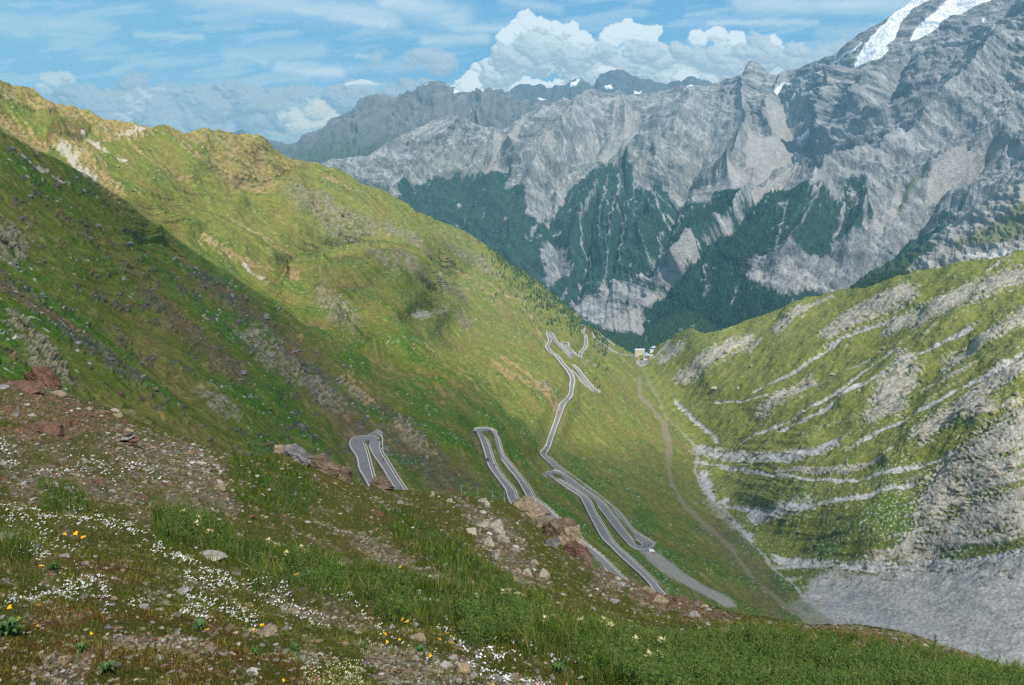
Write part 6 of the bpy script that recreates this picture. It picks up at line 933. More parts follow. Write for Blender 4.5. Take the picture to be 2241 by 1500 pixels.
big = [(1158, 1128, 96, 52, 'tan', 'boulder', 'rounded tan boulder with lichen, uppermost of the crest outcrop beside the road', 1), (1190, 1158, 80, 60, 'tan', 'boulder', 'lichen-spotted tan boulder, second from the top of the crest outcrop', 1), (1222, 1182, 84, 72, 'brown', 'boulder', 'brown ledged boulder in the middle of the crest outcrop', 1), (1252, 1196, 66, 84, 'tan', 'boulder', 'tall cracked boulder standing against the road in the crest outcrop', 1), (1262, 1232, 62, 62, 'rust', 'boulder', 'rusty red boulder at the low end of the crest outcrop', 1), (1282, 1244, 44, 40, 'brown', 'rock', 'small brown rock ending the crest outcrop on the right', 0), (1205, 1195, 40, 44, 'dark', 'boulder', 'dark shaded boulder tucked below the middle of the crest outcrop', 0),
 (648, 1004, 66, 44, 'dark', 'boulder', 'dark grey crag on the skyline left of the leftmost hairpin', 1), (618, 992, 50, 24, 'tan', 'boulder', 'low tan crag at the left end of the skyline rocks', 0), (700, 1028, 90, 50, 'brown', 'boulder', 'broad brown crag right of the grey skyline crag', 1), (740, 1046, 60, 40, 'brown', 'boulder', 'brown rock sloping down to the leftmost road arm', 1), (836, 1060, 56, 34, 'brown', 'boulder', 'brown angular boulder between the two arms of the leftmost hairpin', 0),
 (102, 846, 62, 66, 'rust', 'boulder', 'tall dark red pointed boulder on the upper left crest', 0), (48, 852, 110, 26, 'rust', 'rock', 'long flat reddish slab left of the pointed red boulder', 0), (128, 864, 52, 16, 'tan', 'rock', 'thin flat slab in front of the pointed red boulder', 0), (8, 850, 34, 16, 'grey', 'rock', 'small grey slab at the left picture edge on the crest', 0),
 (112, 950, 62, 34, 'rust', 'rock', 'largest rust orange rock of the left scree pile', 0), (146, 932, 26, 24, 'rust', 'rock', 'upright bright orange rock topping the left scree pile', 0), (72, 946, 46, 20, 'rust', 'rock', 'flat orange rock left in the left scree pile', 0), (58, 960, 30, 12, 'brown', 'rock', 'brown flat rock at the left foot of the orange pile', 0), (148, 964, 30, 14, 'rust', 'rock', 'low rusty rock at the right foot of the orange pile', 0), (108, 920, 14, 10, 'rust', 'rock', 'small orange stone above the orange pile', 0), (95, 932, 50, 14, 'brown', 'rock', 'long brown rock lying behind the orange pile', 0),
 (196, 898, 20, 10, 'tan', 'rock', 'first pale flat stone of the row on the left crest', 0), (222, 903, 32, 12, 'brown', 'rock', 'brown stone in the row on the left crest', 0), (250, 898, 26, 12, 'pale', 'rock', 'pale flat stone topping the row on the left crest', 0), (256, 910, 30, 12, 'tan', 'rock', 'tan stone near the right end of the left crest row', 0), (272, 928, 26, 16, 'rust', 'rock', 'rusty stone ending the left crest row', 0), (195, 912, 20, 12, 'rust', 'rock', 'reddish stone below the left crest row', 0),
 (434, 1006, 34, 12, 'pale', 'rock', 'pale flat rock on top of the small stone ledge left of centre', 0), (460, 1014, 18, 20, 'rust', 'rock', 'upright rusty rock on the small stone ledge left of centre', 0), (454, 1024, 18, 16, 'pale', 'rock', 'white rock on the small stone ledge left of centre', 0), (476, 1016, 18, 10, 'pale', 'rock', 'thin pale slab right on the small stone ledge', 0), (480, 1066, 24, 18, 'pale', 'rock', 'white rock lower down the small stone ledge', 0), (468, 1062, 22, 9, 'rust', 'rock', 'orange flat rock beside the lower white rock of the ledge', 0), (484, 1082, 30, 22, 'tan', 'rock', 'tan rock at the foot of the small stone ledge', 0),
 (218, 1052, 36, 22, 'rust', 'rock', 'red brown flat-topped rock among white flowers left of centre', 0), (178, 1070, 52, 32, 'brown', 'rock', 'brown wedge rock leaning among pale stones on the left', 0), (155, 1058, 28, 18, 'pale', 'rock', 'white pointed rock behind the brown wedge rock', 0), (120, 1048, 18, 14, 'pale', 'rock', 'small white pointed rock between grass and scree', 0), (52, 1058, 24, 22, 'grey', 'rock', 'grey pointed rock at the left among gravel', 0), (105, 1060, 26, 14, 'grey', 'rock', 'grey rock with a pale top left of the wedge rock', 0), (148, 1078, 26, 14, 'grey', 'rock', 'grey round rock before the brown wedge rock', 0), (245, 1066, 22, 10, 'grey', 'rock', 'thin grey slab right of the red flat-topped rock', 0), (246, 1082, 18, 11, 'pale', 'rock', 'white rock below the thin grey slab', 0), (312, 1078, 30, 18, 'rust', 'rock', 'low red rock by the white flower strip', 0), (356, 1064, 22, 12, 'rust', 'rock', 'small red rock further right by the flower strip', 0), (215, 1096, 30, 13, 'brown', 'rock', 'reddish brown rock below the brown wedge rock', 0), (72, 1088, 26, 12, 'grey', 'rock', 'flat grey rock low on the left scree', 0), (8, 1010, 22, 26, 'grey', 'rock', 'grey rock cut by the left picture edge', 0), (6, 1030, 24, 12, 'rust', 'rock', 'orange rock at the left picture edge', 0), (286, 1130, 18, 16, 'rust', 'rock', 'small rusty rock above the big leafy tuft', 0), (285, 1152, 22, 16, 'grey', 'rock', 'dark grey rock left of the big leafy tuft', 0),
 (755, 1226, 52, 24, 'brown', 'rock', 'brown boulder lying on the meadow, largest in the central stone group', 0), (738, 1244, 46, 24, 'pale', 'rock', 'pale striped rock in front of the brown central boulder', 0), (724, 1230, 20, 12, 'rust', 'rock', 'small reddish rock left of the brown central boulder', 0), (696, 1224, 18, 12, 'pale', 'rock', 'small pale rock at the left end of the central stone group', 0), (786, 1240, 30, 14, 'grey', 'rock', 'light grey slab behind the red rock of the central group', 0), (808, 1252, 40, 18, 'rust', 'rock', 'deep red rock at the right end of the central stone group', 0), (712, 1218, 26, 8, 'brown', 'rock', 'thin brown slab behind the central stone group', 0), (826, 1124, 36, 20, 'rust', 'rock', 'dull red rock in the gravel strip above centre', 0), (1045, 1294, 22, 22, 'rust', 'rock', 'upright red rock at the low end of the gravel strip', 0), (878, 1142, 18, 8, 'pale', 'rock', 'white flat stone in grass right of the dull red rock', 0), (808, 1362, 22, 14, 'rust', 'rock', 'orange rock beside white flowers at lower centre', 0),
 (590, 1392, 70, 36, 'tan', 'rock', 'large grey and orange rock at the lower left of centre', 0), (626, 1380, 24, 20, 'grey', 'rock', 'grey slab behind the large orange stained rock', 0), (906, 1364, 26, 18, 'grey', 'rock', 'blue grey pointed rock at lower centre', 0), (760, 1374, 24, 10, 'grey', 'rock', 'flat grey rock in gravel left of the blue grey one', 0), (912, 1404, 50, 18, 'tan', 'rock', 'broad flat tan rock by yellow flowers at lower centre', 0), (990, 1437, 30, 14, 'grey', 'rock', 'speckled grey block near the bottom centre', 0), (1022, 1446, 28, 14, 'rust', 'rock', 'rusty rock touching the speckled grey block', 0), (1012, 1466, 48, 30, 'tan', 'rock', 'big tan rock near the bottom centre edge', 0), (962, 1466, 22, 16, 'tan', 'rock', 'pale brown rock left of the big tan rock', 0), (1036, 1478, 28, 16, 'grey', 'rock', 'grey rock right of the big tan rock', 0), (985, 1410, 18, 12, 'grey', 'rock', 'small grey rock under two yellow flowers', 0), (884, 1382, 14, 12, 'grey', 'rock', 'small dull rock left of the broad tan rock', 0),
 (314, 1328, 34, 18, 'grey', 'rock', 'rounded grey rock in grass on the lower left', 0), (400, 1298, 44, 22, 'grey', 'rock', 'dark grey rock beside white flowers on the left', 0), (350, 1450, 26, 14, 'grey', 'rock', 'blue grey rock near the bottom left', 0), (318, 1280, 20, 9, 'tan', 'rock', 'orange tinted stone among flowers on the left', 0), (14, 1194, 56, 22, 'pale', 'rock', 'pale grey slab at the left edge above the flowers', 0), (80, 1204, 34, 12, 'dark', 'rock', 'dark flat rock right of the pale left-edge slab', 0), (140, 1226, 34, 10, 'grey', 'rock', 'thin grey slab next to the yellow flower head', 0), (460, 1222, 90, 22, 'pale', 'rock', 'long pale grey ledge below the big leafy tuft', 0), (520, 1168, 20, 14, 'grey', 'rock', 'grey rock in grass right of the leafy tuft', 0), (548, 1138, 30, 10, 'rust', 'rock', 'flat red rock at the foot of the gravel slope', 0), (505, 1378, 26, 20, 'brown', 'rock', 'maroon rock left of the large orange stained rock', 0), (550, 1384, 40, 10, 'pale', 'rock', 'thin pale slab left of the large orange stained rock', 0), (636, 1330, 44, 12, 'tan', 'rock', 'grey tan slab in the gravel left of centre', 0), (730, 1336, 24, 10, 'pale', 'rock', 'pale flat stone in the lower gravel strip', 0),
 (1060, 1150, 40, 18, 'pale', 'rock', 'pale folded outcrop, upper left piece on the right-hand crest slope', 1), (1085, 1165, 46, 30, 'pale', 'rock', 'pale folded outcrop with swirling layers, middle of its group', 1), (1100, 1185, 40, 22, 'pale', 'rock', 'pale outcrop piece just right of the swirling one', 1), (1070, 1190, 26, 34, 'pale', 'rock', 'narrow pale fin of rock below the swirling outcrop', 1), (1086, 1215, 28, 36, 'pale', 'rock', 'lowest narrow pale fin of the folded outcrop', 1), (1030, 1172, 34, 14, 'pale', 'rock', 'small pale ledge left of the folded outcrop', 1), (1106, 1202, 18, 12, 'rust', 'rock', 'orange stone right of the pale fins', 0), (1056, 1100, 26, 14, 'pale', 'rock', 'white ledge just under the skyline grass left of the boulders', 1), (1066, 1108, 20, 18, 'pale', 'rock', 'white stone below the ledge near the skyline', 1), (1057, 1121, 24, 10, 'pale', 'rock', 'flat white stone in dry grass under the skyline', 0), (986, 1106, 20, 14, 'pale', 'rock', 'pale stone on the crest grass left of the white ledge', 0), (947, 1083, 12, 14, 'pale', 'rock', 'lone upright white stone on the crest', 0), (1128, 1200, 22, 10, 'pale', 'rock', 'pale blue grey slab, upper of two in the grass', 0), (1130, 1206, 30, 8, 'grey', 'rock', 'thin slab, lower of two in the grass', 0), (1154, 1252, 30, 24, 'pale', 'rock', 'pale crumbly rock, left of a pair on the crest slope', 1), (1188, 1252, 34, 28, 'pale', 'rock', 'pale crumbly rock, right of a pair on the crest slope', 1), (1170, 1236, 26, 16, 'pale', 'rock', 'pale rock above the crumbly pair', 1), (1135, 1245, 20, 20, 'tan', 'rock', 'tan rock left of the crumbly pair', 0),
 (1488, 1322, 40, 20, 'rust', 'rock', 'bright rust boulder on the right-hand crest', 0), (1442, 1318, 42, 26, 'tan', 'rock', 'grey tan boulder left of the bright rust one', 1), (1418, 1304, 46, 20, 'tan', 'rock', 'tan slab leaning up to the grey tan boulder', 0), (1360, 1290, 24, 14, 'grey', 'rock', 'grey slab in the rust scree on the crest', 0), (1318, 1252, 20, 10, 'pale', 'rock', 'pale stone at the top of the rust scree', 0), (1466, 1362, 40, 9, 'pale', 'rock', 'long white tilted slab in green grass on the right', 0), (1520, 1342, 40, 16, 'grey', 'rock', 'low grey rock right of the white tilted slab', 0), (1500, 1338, 14, 10, 'rust', 'rock', 'small red stone left of the low grey rock', 0), (1580, 1360, 44, 10, 'grey', 'rock', 'long grey slab on the right crest slope', 0), (1622, 1386, 40, 8, 'grey', 'rock', 'second long grey slab lower on the right crest slope', 0), (1388, 1338, 24, 14, 'rust', 'rock', 'dark red stone among grass on the right', 0), (1220, 1322, 22, 9, 'pale', 'rock', 'pale flat stone in lush grass near the thistles', 0), (1340, 1310, 36, 14, 'grey', 'rock', 'grey rock below the rust scree', 0), (1680, 1366, 20, 10, 'dark', 'rock', 'dark maroon rock on the right crest', 0), (1828, 1362, 18, 11, 'pale', 'rock', 'white rock on the right crest edge', 0), (1798, 1382, 20, 14, 'rust', 'rock', 'orange red rock on the right crest edge', 0), (1682, 1412, 32, 10, 'pale', 'rock', 'pale flat rock between crest and lush grass', 0), (1920, 1408, 30, 9, 'rust', 'rock', 'flat red rock near the right end of the crest', 0), (1760, 1388, 34, 9, 'rust', 'rock', 'flat rusty rock on the right crest', 0), (1700, 1432, 22, 10, 'grey', 'rock', 'blue grey flat rock in the dry grass', 0), (1832, 1434, 24, 10, 'grey', 'rock', 'grey rock between two dry grass tufts', 0)]
for x, y, w, h, c, nm, lab, lg in big: rock(x, y, w, h, c, lab, 'rocks on the foreground slope', nm, deep=.8, ledge=lg)
rr = np.random.RandomState(77); cnt = 0
gl = ['small grey stone lying in the foreground meadow', 'small rusty stone lying in the foreground meadow', 'small pale stone lying in the foreground meadow', 'small brown stone lying in the foreground meadow']
while cnt < 130:
    x = rr.uniform(-50, 2240); tp_ = float(FG_TOP(x)); y = tp_ + 4 + (1500 - tp_) * rr.rand(); g = float(mval(gravel_f, np.array([x]), np.array([y]))[0]); l_m = float(mval(lush, np.array([x]), np.array([y]))[0])
    if rr.rand() > .35 + .6 * g - .5 * l_m: continue
    c = rr.choice(['grey', 'rust', 'pale', 'tan'], p=[.4, .2, .25, .15]); w = rr.uniform(7, 20); lab = gl[['grey', 'rust', 'pale', 'tan'].index(c)]; rock(x, y, w, w * rr.uniform(.35, .65), c, lab, 'small loose stones on the foreground slope', 'stone'); cnt += 1
# scree heap on the right-hand crest
for k in range(46):
    x = rr.uniform(1290, 1640); y = float(FG_TOP(x)) + rr.uniform(-1, 22); c = rr.choice(['rust', 'brown', 'tan'], p=[.6, .25, .15]); w = rr.uniform(9, 20); rock(x, y, w, w * rr.uniform(.5, .8), c, 'rust brown block in the scree along the right-hand crest', 'rust brown scree blocks on the crest', 'scree_block')
# outcrops on the far slopes
def vval(M, x, y):
    i = int(np.clip((x - VS.u0) / (VS.u1 - VS.u0) * (VS.nu - 1), 0, VS.nu - 2)); j = int(np.clip((y - VS.bt[i]) / (VS.tp[i] - VS.bt[i]) * (VS.nv - 1), 0, VS.nv - 2)); return float(M[j, i])
k = 0
while k < 170:
    x = rr.uniform(0, 1000); y = rr.uniform(330, 1000)
    if y > float(FG_TOP(x)) - 3 or y < float(np.interp(x, VS.U, VS.tp)) + 6 or rr.rand() > .04 + vval(dark_rib, x, y) + .5 * vval(outc, x, y): continue
    lit = vval(nearm, x, y) < .3; w = rr.uniform(6, 15) * (.6 if lit else 1); rock(x, y, w * 1.3, w * rr.uniform(.5, .9), rr.choice(['tan', 'brown']) if lit else rr.choice(['dark', 'brown', 'rust'], p=[.5, .4, .1]), 'brown rock knob sticking out of the steep grass on the left slope', 'rock knobs on the left slope', 'rock_outcrop', rz=-.6, sheet=VS); k += 1
k = 0
while k < 110:
    x = rr.uniform(1450, 2235); y = rr.uniform(640, 1330)
    if y > float(FG_TOP(x)) - 3 or y < float(np.interp(x, VS.U, VS.tp)) + 6 or rr.rand() > .06 + .8 * vval(rib, x, y) * (1 - vval(fan, x, y)): continue
    w = rr.uniform(5, 14); rock(x, y, w * 1.3, w * rr.uniform(.5, .8), rr.choice(['pale', 'tan']), 'pale limestone block standing on the right-hand pasture', 'limestone blocks on the right pasture', 'limestone_block', rz=.5, sheet=VS); k += 1
# cairn
cn = link('cairn', None); cn.location = FG.at(275, 972); u_ = cn.location.y / F
for k, (dx, dz, w, h, c) in enumerate([(0, 2, 54, 9, 'brown'), (-14, 4, 30, 8, 'pale'), (14, 7, 36, 8, 'rust'), (-2, 11, 44, 8, 'tan'), (6, 17, 40, 8, 'grey'), (-10, 20, 26, 9, 'pale'), (8, 24, 36, 8, 'brown'), (-6, 29, 24, 8, 'rust'), (12, 30, 22, 8, 'tan'), (22, -4, 12, 10, 'rust'), (-24, -2, 18, 8, 'rust')]):
    o = link('slab', rock_mesh(200 + k, c, 18), cn); o.location = (dx * u_, 0, dz * u_); o.scale = (w * u_ / 2, w * u_ / 2.4, h * u_ / 1.5); o.rotation_euler = (0, .1 * math.sin(k * 3), k * .4)
tag(cn, 'low cairn of stacked brown and pale slabs on the left gravel slope', 'cairn')
# ---- flowers
petal_w = mat('white_petals', (.78, .78, .74), .8); petal_y = mat('yellow_petals', (.80, .42, .02), .7); stem_m = mat('flower_stems', (.09, .14, .03), .8); thistle_m = mat('thistle_bracts', (.66, .62, .30), .8); core_m = mat('flower_centres', (.12, .06, .02), .9); leaf_m = mat('broad_leaves', (.055, .11, .03), .6, vary=.25); dry_m = mat('dry_grass', (.50, .42, .20), .9, vary=.15); cream_m = mat('cream_petals', (.75, .74, .45), .8)
def head_mesh(name, m, n=9, r=1.0, dome=.35, seed=1, rings=2):
    q = np.random.RandomState(seed); b = MB()
    for g in range(rings):
        rr_ = r * (1 - .45 * g)
        for k in range(n):
            a = 2 * math.pi * (k + .5 * g) / n + q.uniform(-.12, .12); w_ = math.pi / n * 1.05; z = dome * r * (.35 * g) ; l = rr_ * q.uniform(.85, 1.1); b.add([(0, 0, dome * r * (.6 + .3 * g)), (l * .75 * math.cos(a - w_), l * .75 * math.sin(a - w_), z + .15 * r), (l * math.cos(a), l * math.sin(a), z), (l * .75 * math.cos(a + w_), l * .75 * math.sin(a + w_), z + .15 * r)], [(0, 1, 2, 3)])
    me = bpy.data.meshes.new(name); me.from_pydata(b.v, [], b.f); me.materials.append(m); return me
def clump_head(name, m, seed, n=5, spread=.75):
    q = np.random.RandomState(seed); b = MB(); hm__ = head_mesh('t', m, 7, .55, .4, seed, 1); vs = np.array([v.co[:] for v in hm__.vertices]); fs = [tuple(p.vertices) for p in hm__.polygons]
    for k in range(n): o = np.array((q.uniform(-1, 1) * spread, q.uniform(-1, 1) * spread, q.uniform(-.15, .25))); b.add([tuple(v + o) for v in vs], fs)
    bpy.data.meshes.remove(hm__); me = bpy.data.meshes.new(name); me.from_pydata(b.v, [], b.f); me.materials.append(m); return me
wh = [clump_head('bloom', petal_w, s, 3 + s % 3) for s in range(4)]; yh = [clump_head('bloom', petal_y, 20 + s, 6, .7) for s in range(3)]
sm_ = bpy.data.meshes.new('stem'); b = MB().tube((0, 0, -.4), (0, 0, 1), .035, .02, 4); sm_.from_pydata(b.v, [], b.f); sm_.materials.append(stem_m)
def flower(name, px, py, heads, rpx, hpx, label, cat, group, tilt=.15):
    o = link(name, None); p = FG.at(px, py + hpx); u = p.y / F; o.location = p; r = random.Random(int(px * 31 + py)); o.rotation_euler = (r.uniform(-tilt, tilt), r.uniform(-tilt, tilt), r.uniform(0, 6)); H = hpx * u * 1.15
    s = link('stem', sm_, o); s.scale = (H * .5 + .02, H * .5 + .02, H); h = link('bloom', heads[r.randrange(len(heads))], o); h.location = (0, 0, H); h.scale = (rpx * u,) * 3; h.rotation_euler = (.5, 0, 0); tag(o, label, cat, group); return o
bandsW = [([(0, 1118), (60, 1128), (120, 1150)], 16, 1.6), ([(0, 1185), (60, 1200), (110, 1225)], 20, 1.5), ([(150, 1135), (250, 1150), (330, 1180)], 12, 1.3), ([(150, 1110), (260, 1140), (330, 1190), (420, 1220)], 10, 1.2), ([(340, 1190), (400, 1220), (480, 1260), (560, 1285)], 12, 2), ([(20, 1310), (100, 1290), (170, 1270), (230, 1290)], 18, 2.6), ([(130, 1300), (200, 1265), (240, 1300)], 16, 1.6), ([(400, 1300), (480, 1320), (560, 1350)], 18, 2.6), ([(400, 1250), (460, 1270), (520, 1280)], 12, 1.5), ([(400, 1330), (460, 1350)], 12, 1), ([(560, 1250), (590, 1265), (640, 1300)], 8, .7), ([(560, 1280), (640, 1320), (700, 1350), (680, 1330)], 18, 1.6), ([(700, 1290), (780, 1320), (850, 1370)], 10, 1.2), ([(960, 1360), (1000, 1380), (1100, 1420)], 12, 1.1), ([(980, 1400), (1050, 1430), (1130, 1440)], 9, .9), ([(1020, 1440), (1080, 1470), (1120, 1480)], 12, .9), ([(1100, 1470), (1150, 1485), (1200, 1495)], 10, 1.2), ([(1120, 1412), (1180, 1430)], 8, .6), ([(1200, 1440), (1280, 1460)], 10, .6), ([(60, 1030), (130, 1020), (220, 1010), (250, 1040)], 22, 1.2), ([(260, 1010), (310, 1020), (370, 1055)], 8, .7), ([(0, 960), (30, 990), (20, 1010)], 12, .6), ([(0, 1150), (80, 1170), (180, 1200)], 20, 1.0), ([(230, 1330), (330, 1300)], 20, .4), ([(820, 1390), (940, 1420)], 30, .4)]
tw = sum(b[2] for b in bandsW); pts = []
fr_ = np.random.RandomState(9)
for pl_, w_, wt in bandsW:
    P_ = np.array(pl_, float); L_ = np.r_[0, np.cumsum(np.hypot(*np.diff(P_, axis=0).T))]
    for _ in range(int(3300 * wt / tw)):
        s = fr_.uniform(0, L_[-1]); x = np.interp(s, L_, P_[:, 0]) + fr_.normal() * w_ * .6; y = np.interp(s, L_, P_[:, 1]) + fr_.normal() * w_ * .5
        if n2(np.array(x * .05), np.array(y * .08), 55) < -.25 + .2 * fr_.rand(): continue
        pts.append((x, y))
pts.sort(key=lambda p: -p[1])
WL = 'small white flower head in the drifts of the lower left meadow'
for x, y in pts[:285]: flower('white_flower', x, y, wh, fr_.uniform(2.3, 3.9), fr_.uniform(5, 12), WL, 'flower', 'white flowers in the foreground')
rest = pts[285:]; hv = [(np.array([v.co[:] for v in m.vertices]), np.array([tuple(p.vertices) for p in m.polygons])) for m in wh]; V = []; Fs = []; o = 0
for i, (x, y) in enumerate(rest):
    hm__, hf = hv[i % 4]; p = np.array(FG.at(x, y + 5)); u = p[1] / F; V.append(hm__ * (fr_.uniform(1.6, 3.2) * u) + p + np.array((0, 0, 5 * u))); Fs.append(hf + o); o += len(hm__)
tag(link('white_flower_drift', fast_mesh('white_flower_drift', np.concatenate(V), np.concatenate(Fs), petal_w, smooth=False)), kind='stuff')
px, py = scatter(60000); k = (rng.rand(len(px)) < .010 + .04 * (px < 900) * (py < 1230) * .6); px, py = px[k][:900], py[k][:900]; V = []; Fs = []; o = 0; CC = []
tiny_m = mat('tiny_blooms', attr='Col', rough=.8)
for i in range(len(px)):
    hm__, hf = hv[i % 4]; p = np.array(FG.at(px[i], py[i])); u = p[1] / F; c = (.75, .74, .68) if rng.rand() < .5 else (.62, .42, .03); V.append(hm__ * (rng.uniform(.7, 1.4) * u) + p + np.array((0, 0, 4 * u))); Fs.append(hf + o); o += len(hm__); CC.append(np.tile(np.array(c), (len(hm__), 1)))
tag(link('tiny_meadow_blooms', fast_mesh('tiny_meadow_blooms', np.concatenate(V), np.concatenate(Fs), tiny_m, np.concatenate(CC), smooth=False)), kind='stuff')
V = []; Fs = []; o = 0
for i in range(230):
    x = 665 + fr_.uniform(0, 130); y = 1440 + fr_.uniform(0, 60) + (x - 665) * .05; hm__, hf = hv[i % 4]; p = np.array(FG.at(x, y)); u = p[1] / F; V.append(hm__ * (fr_.uniform(1.2, 2.2) * u) + p + np.array((0, 0, 9 * u))); Fs.append(hf + o); o += len(hm__)
tag(link('cream_flower_cushion', fast_mesh('cream_flower_cushion', np.concatenate(V), np.concatenate(Fs), cream_m, smooth=False)), kind='stuff')
YF = [(137, 1160), (164, 1155), (175, 1166), (163, 1180), (159, 1237), (97, 1237), (40, 1216), (25, 1325), (82, 1327), (92, 1337), (76, 1344), (35, 1350), (88, 1360), (50, 1348), (181, 1387), (200, 1387), (274, 1429), (465, 1361), (556, 1378), (566, 1367), (590, 1485), (624, 1480), (568, 1498), (837, 1376), (842, 1399), (884, 1354), (883, 1361), (873, 1395), (971, 1389), (984, 1404), (997, 1405), (948, 1424), (1077, 1476), (1100, 1488), (1090, 1492), (1035, 1482), (1010, 1480), (1062, 1490), (642, 1260), (871, 1247), (1413, 1420), (1245, 1493), (1018, 1458), (960, 1394)]
for k, (x, y) in enumerate(YF):
    flower('yellow_flower', x, y, yh, 3.8 + (k % 3), 16 + 6 * (k % 3), 'orange yellow flower head on a slender green stem in the meadow', 'flower', 'orange yellow flowers in the foreground', .35)
def thistle_mesh():
    b = MB(); q = np.random.RandomState(4)
    for k in range(26):
        a = q.uniform(0, 6.28); e = q.uniform(-.1, 1.1); l = q.uniform(.7, 1.15); d_ = Vector((math.cos(a) * math.cos(e), math.sin(a) * math.cos(e), math.sin(e))); s_ = d_.cross(Vector((0, 0, 1))).normalized() * .09; b.add([tuple(-s_), tuple(s_), tuple(d_ * l * .6 + s_), tuple(d_ * l), tuple(d_ * l * .6 - s_)], [(0, 1, 2, 3, 4)])
    me = bpy.data.meshes.new('bracts'); me.from_pydata(b.v, [], b.f); me.materials.append(thistle_m); return me
th_b = thistle_mesh(); th_c = fast_mesh('flower_centre', I1 * np.array((.34, .34, .4)), IF1, core_m)
def leafring(name, n, L, W, m, seed, up=.5, droop=.5):
    q = np.random.RandomState(seed); b = MB()
    for k in range(n):
        a = 6.283 * k / n + q.uniform(-.3, .3); l = L * q.uniform(.6, 1.1); w_ = W * q.uniform(.8, 1.2); c, s_ = math.cos(a), math.sin(a); P_ = []
        for t, ww in ((0, .15), (.35, 1), (.7, .8), (1, .02)): z = up * l * math.sin(t * 2.2) - droop * l * t * t * .3; P_.append(((c * t * l - s_ * ww * w_, s_ * t * l + c * ww * w_, z), (c * t * l + s_ * ww * w_, s_ * t * l - c * ww * w_, z)))
        b.add([p for pr in P_ for p in pr], [(0, 1, 3, 2), (2, 3, 5, 4), (4, 5, 7, 6)])
    me = bpy.data.meshes.new(name); me.from_pydata(b.v, [], b.f); me.materials.append(m); return me
th_l = leafring('leaves', 7, 1, .10, leaf_m, 3, .4)
TH = [(402, 1133), (438, 1145), (432, 1160), (465, 1176), (626, 1220), (660, 1213), (669, 1220), (1110, 1314), (1128, 1322), (1140, 1324), (1143, 1346), (1157, 1340), (1182, 1348), (1188, 1374), (1268, 1362), (1322, 1367), (1336, 1380), (1385, 1417), (1446, 1424), (1412, 1446), (1428, 1450), (1438, 1443), (1341, 1440), (1401, 1478), (1440, 1476), (1040, 1316), (1100, 1316), (588, 1196), (610, 1200)]
for k, (x, y) in enumerate(TH):
    o = link('thistle', None); hp_ = 36 if y > 1350 else 20; p = FG.at(x, y + hp_ * .8); u = p.y / F; o.location = p; o.rotation_euler = (.1 * math.sin(k), .15 * math.cos(k * 2), k); H = hp_ * u * 1.1; s = link('stem', sm_, o); s.scale = (H * .5 + .03, H * .5 + .03, H); r_ = (15 if y > 1350 else 10) * u; h = link('bracts', th_b, o); h.location = (0, 0, H); h.scale = (r_,) * 3; c_ = link('flower_centre', th_c, o); c_.location = (0, 0, H); c_.scale = (r_,) * 3; l = link('leaves', th_l, o); l.scale = (H * .8,) * 3; l.location = (0, 0, H * .3)
    tag(o, 'pale spiny yellow green thistle head rising from the lush grass', 'thistle', 'pale thistles in the lush grass')
ros = [leafring('leaves', 11, 1, .13, leaf_m, s, .9, .2) for s in (5, 6, 7)]
for k, (x, y, w, lab) in enumerate([(1222, 1480, 60, 'large broad-leaved blue green plant near the bottom centre'), (655, 1285, 50, 'broad-leaved plant, left of a pair under the lush grass'), (678, 1278, 44, 'broad-leaved plant, right of a pair under the lush grass'), (438, 1374, 46, 'silvery rosette of narrow leaves by a yellow flower'), (20, 1390, 90, 'big leafy clump with drooping stems at the left edge'), (235, 1470, 66, 'tall dark green leafy tuft near the bottom left'), (180, 1430, 44, 'low leafy tuft left of the tall dark tuft'), (560, 1436, 40, 'small blue green rosette below the stained rock'), (645, 1420, 40, 'green rosette right of the stained rock'), (795, 1420, 34, 'upright blue green leaves in the lower gravel'), (920, 1428, 40, 'bright green rosette in the lower gravel'), (120, 1252, 40, 'grey green tuft right of a yellow flower head')]):
    o = link('leafy_plant', None); p = FG.at(x, y); u = p.y / F; o.location = p; s = w * u * .5
    for q_ in range(2): l = link('leaves', ros[(k + q_) % 3], o); l.scale = (s * (1 - .25 * q_), s * (1 - .25 * q_), s * (.9 + .35 * q_)); l.rotation_euler = (0, 0, k + q_)
    tag(o, lab, 'plant')
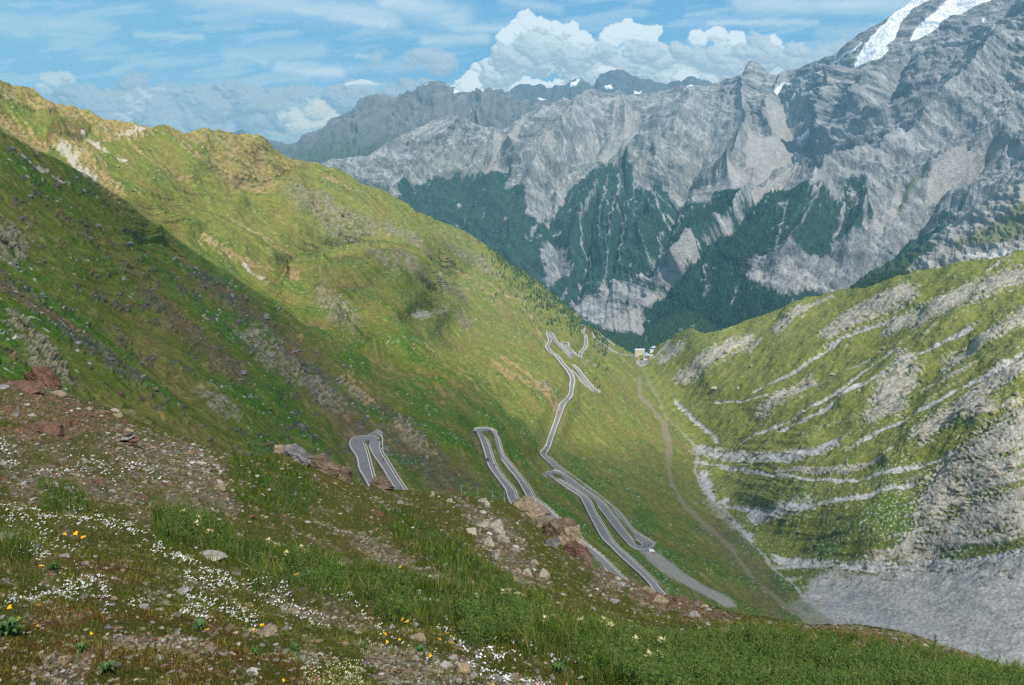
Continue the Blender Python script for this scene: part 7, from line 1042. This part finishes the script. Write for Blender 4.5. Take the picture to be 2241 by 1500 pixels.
def tuft_mesh(seed, n=60):
    q = np.random.RandomState(seed); b = MB()
    for k in range(n):
        a = q.uniform(0, 6.28); l = q.uniform(.6, 1.1); t = q.uniform(.05, .55); d_ = np.array((math.cos(a) * t, math.sin(a) * t, 1.0)) * l; x0 = q.uniform(-.15, .15, 2); w_ = .014; b.add([(x0[0] - w_, x0[1], 0), (x0[0] + w_, x0[1], 0), (x0[0] + d_[0] * .5 + w_ * .7, x0[1] + d_[1] * .5, d_[2] * .6), tuple(np.array((x0[0], x0[1], 0)) + d_), (x0[0] + d_[0] * .5 - w_ * .7, x0[1] + d_[1] * .5, d_[2] * .6)], [(0, 1, 2, 3, 4)])
    me = bpy.data.meshes.new('dry_grass_tuft'); me.from_pydata(b.v, [], b.f); me.materials.append(dry_m); return me
tf = [tuft_mesh(s) for s in (1, 2, 3)]
for k, (x, y, w) in enumerate([(1338, 1384, 22), (1366, 1392, 34), (1380, 1388, 24), (1566, 1404, 36), (1590, 1408, 40), (1612, 1412, 28), (1540, 1400, 22), (1780, 1422, 40), (1884, 1428, 42), (1870, 1426, 26), (1130, 1272, 16), (1985, 1444, 30), (1968, 1470, 30), (1950, 1466, 24), (1440, 1388, 26), (1655, 1420, 24), (980, 1296, 16), (1000, 1300, 18)]):
    o = link('dry_grass_tuft', tf[k % 3]); p = FG.at(x, y); u = p.y / F; o.location = p; o.scale = (w * u,) * 3; o.rotation_euler = (0, 0, k); tag(o, 'straw yellow dry grass tuft standing in the lush green grass', 'grass tuft', 'dry grass tufts on the right')
# ---- wire fence on the crest by the boulders
fe = link('wire_fence', None); A = [FG.at(x, float(FG_TOP(x)) + 4) for x in (1010, 1046, 1078, 1104)]; fe.location = A[0]; w_ = MB()
for k, p in enumerate(A): q = p - A[0]; MB().tube(q, q + Vector((0, 0, .7)), .012, n=5).build('post', steel, fe)
for k in range(3):
    for z in (.3, .6): w_.tube(A[k] - A[0] + Vector((0, 0, z)), A[k + 1] - A[0] + Vector((0, 0, z)), .003, n=3)
w_.build('wires', steel, fe); tag(fe, 'thin wire fence on the grassy crest left of the big boulders', 'fence')
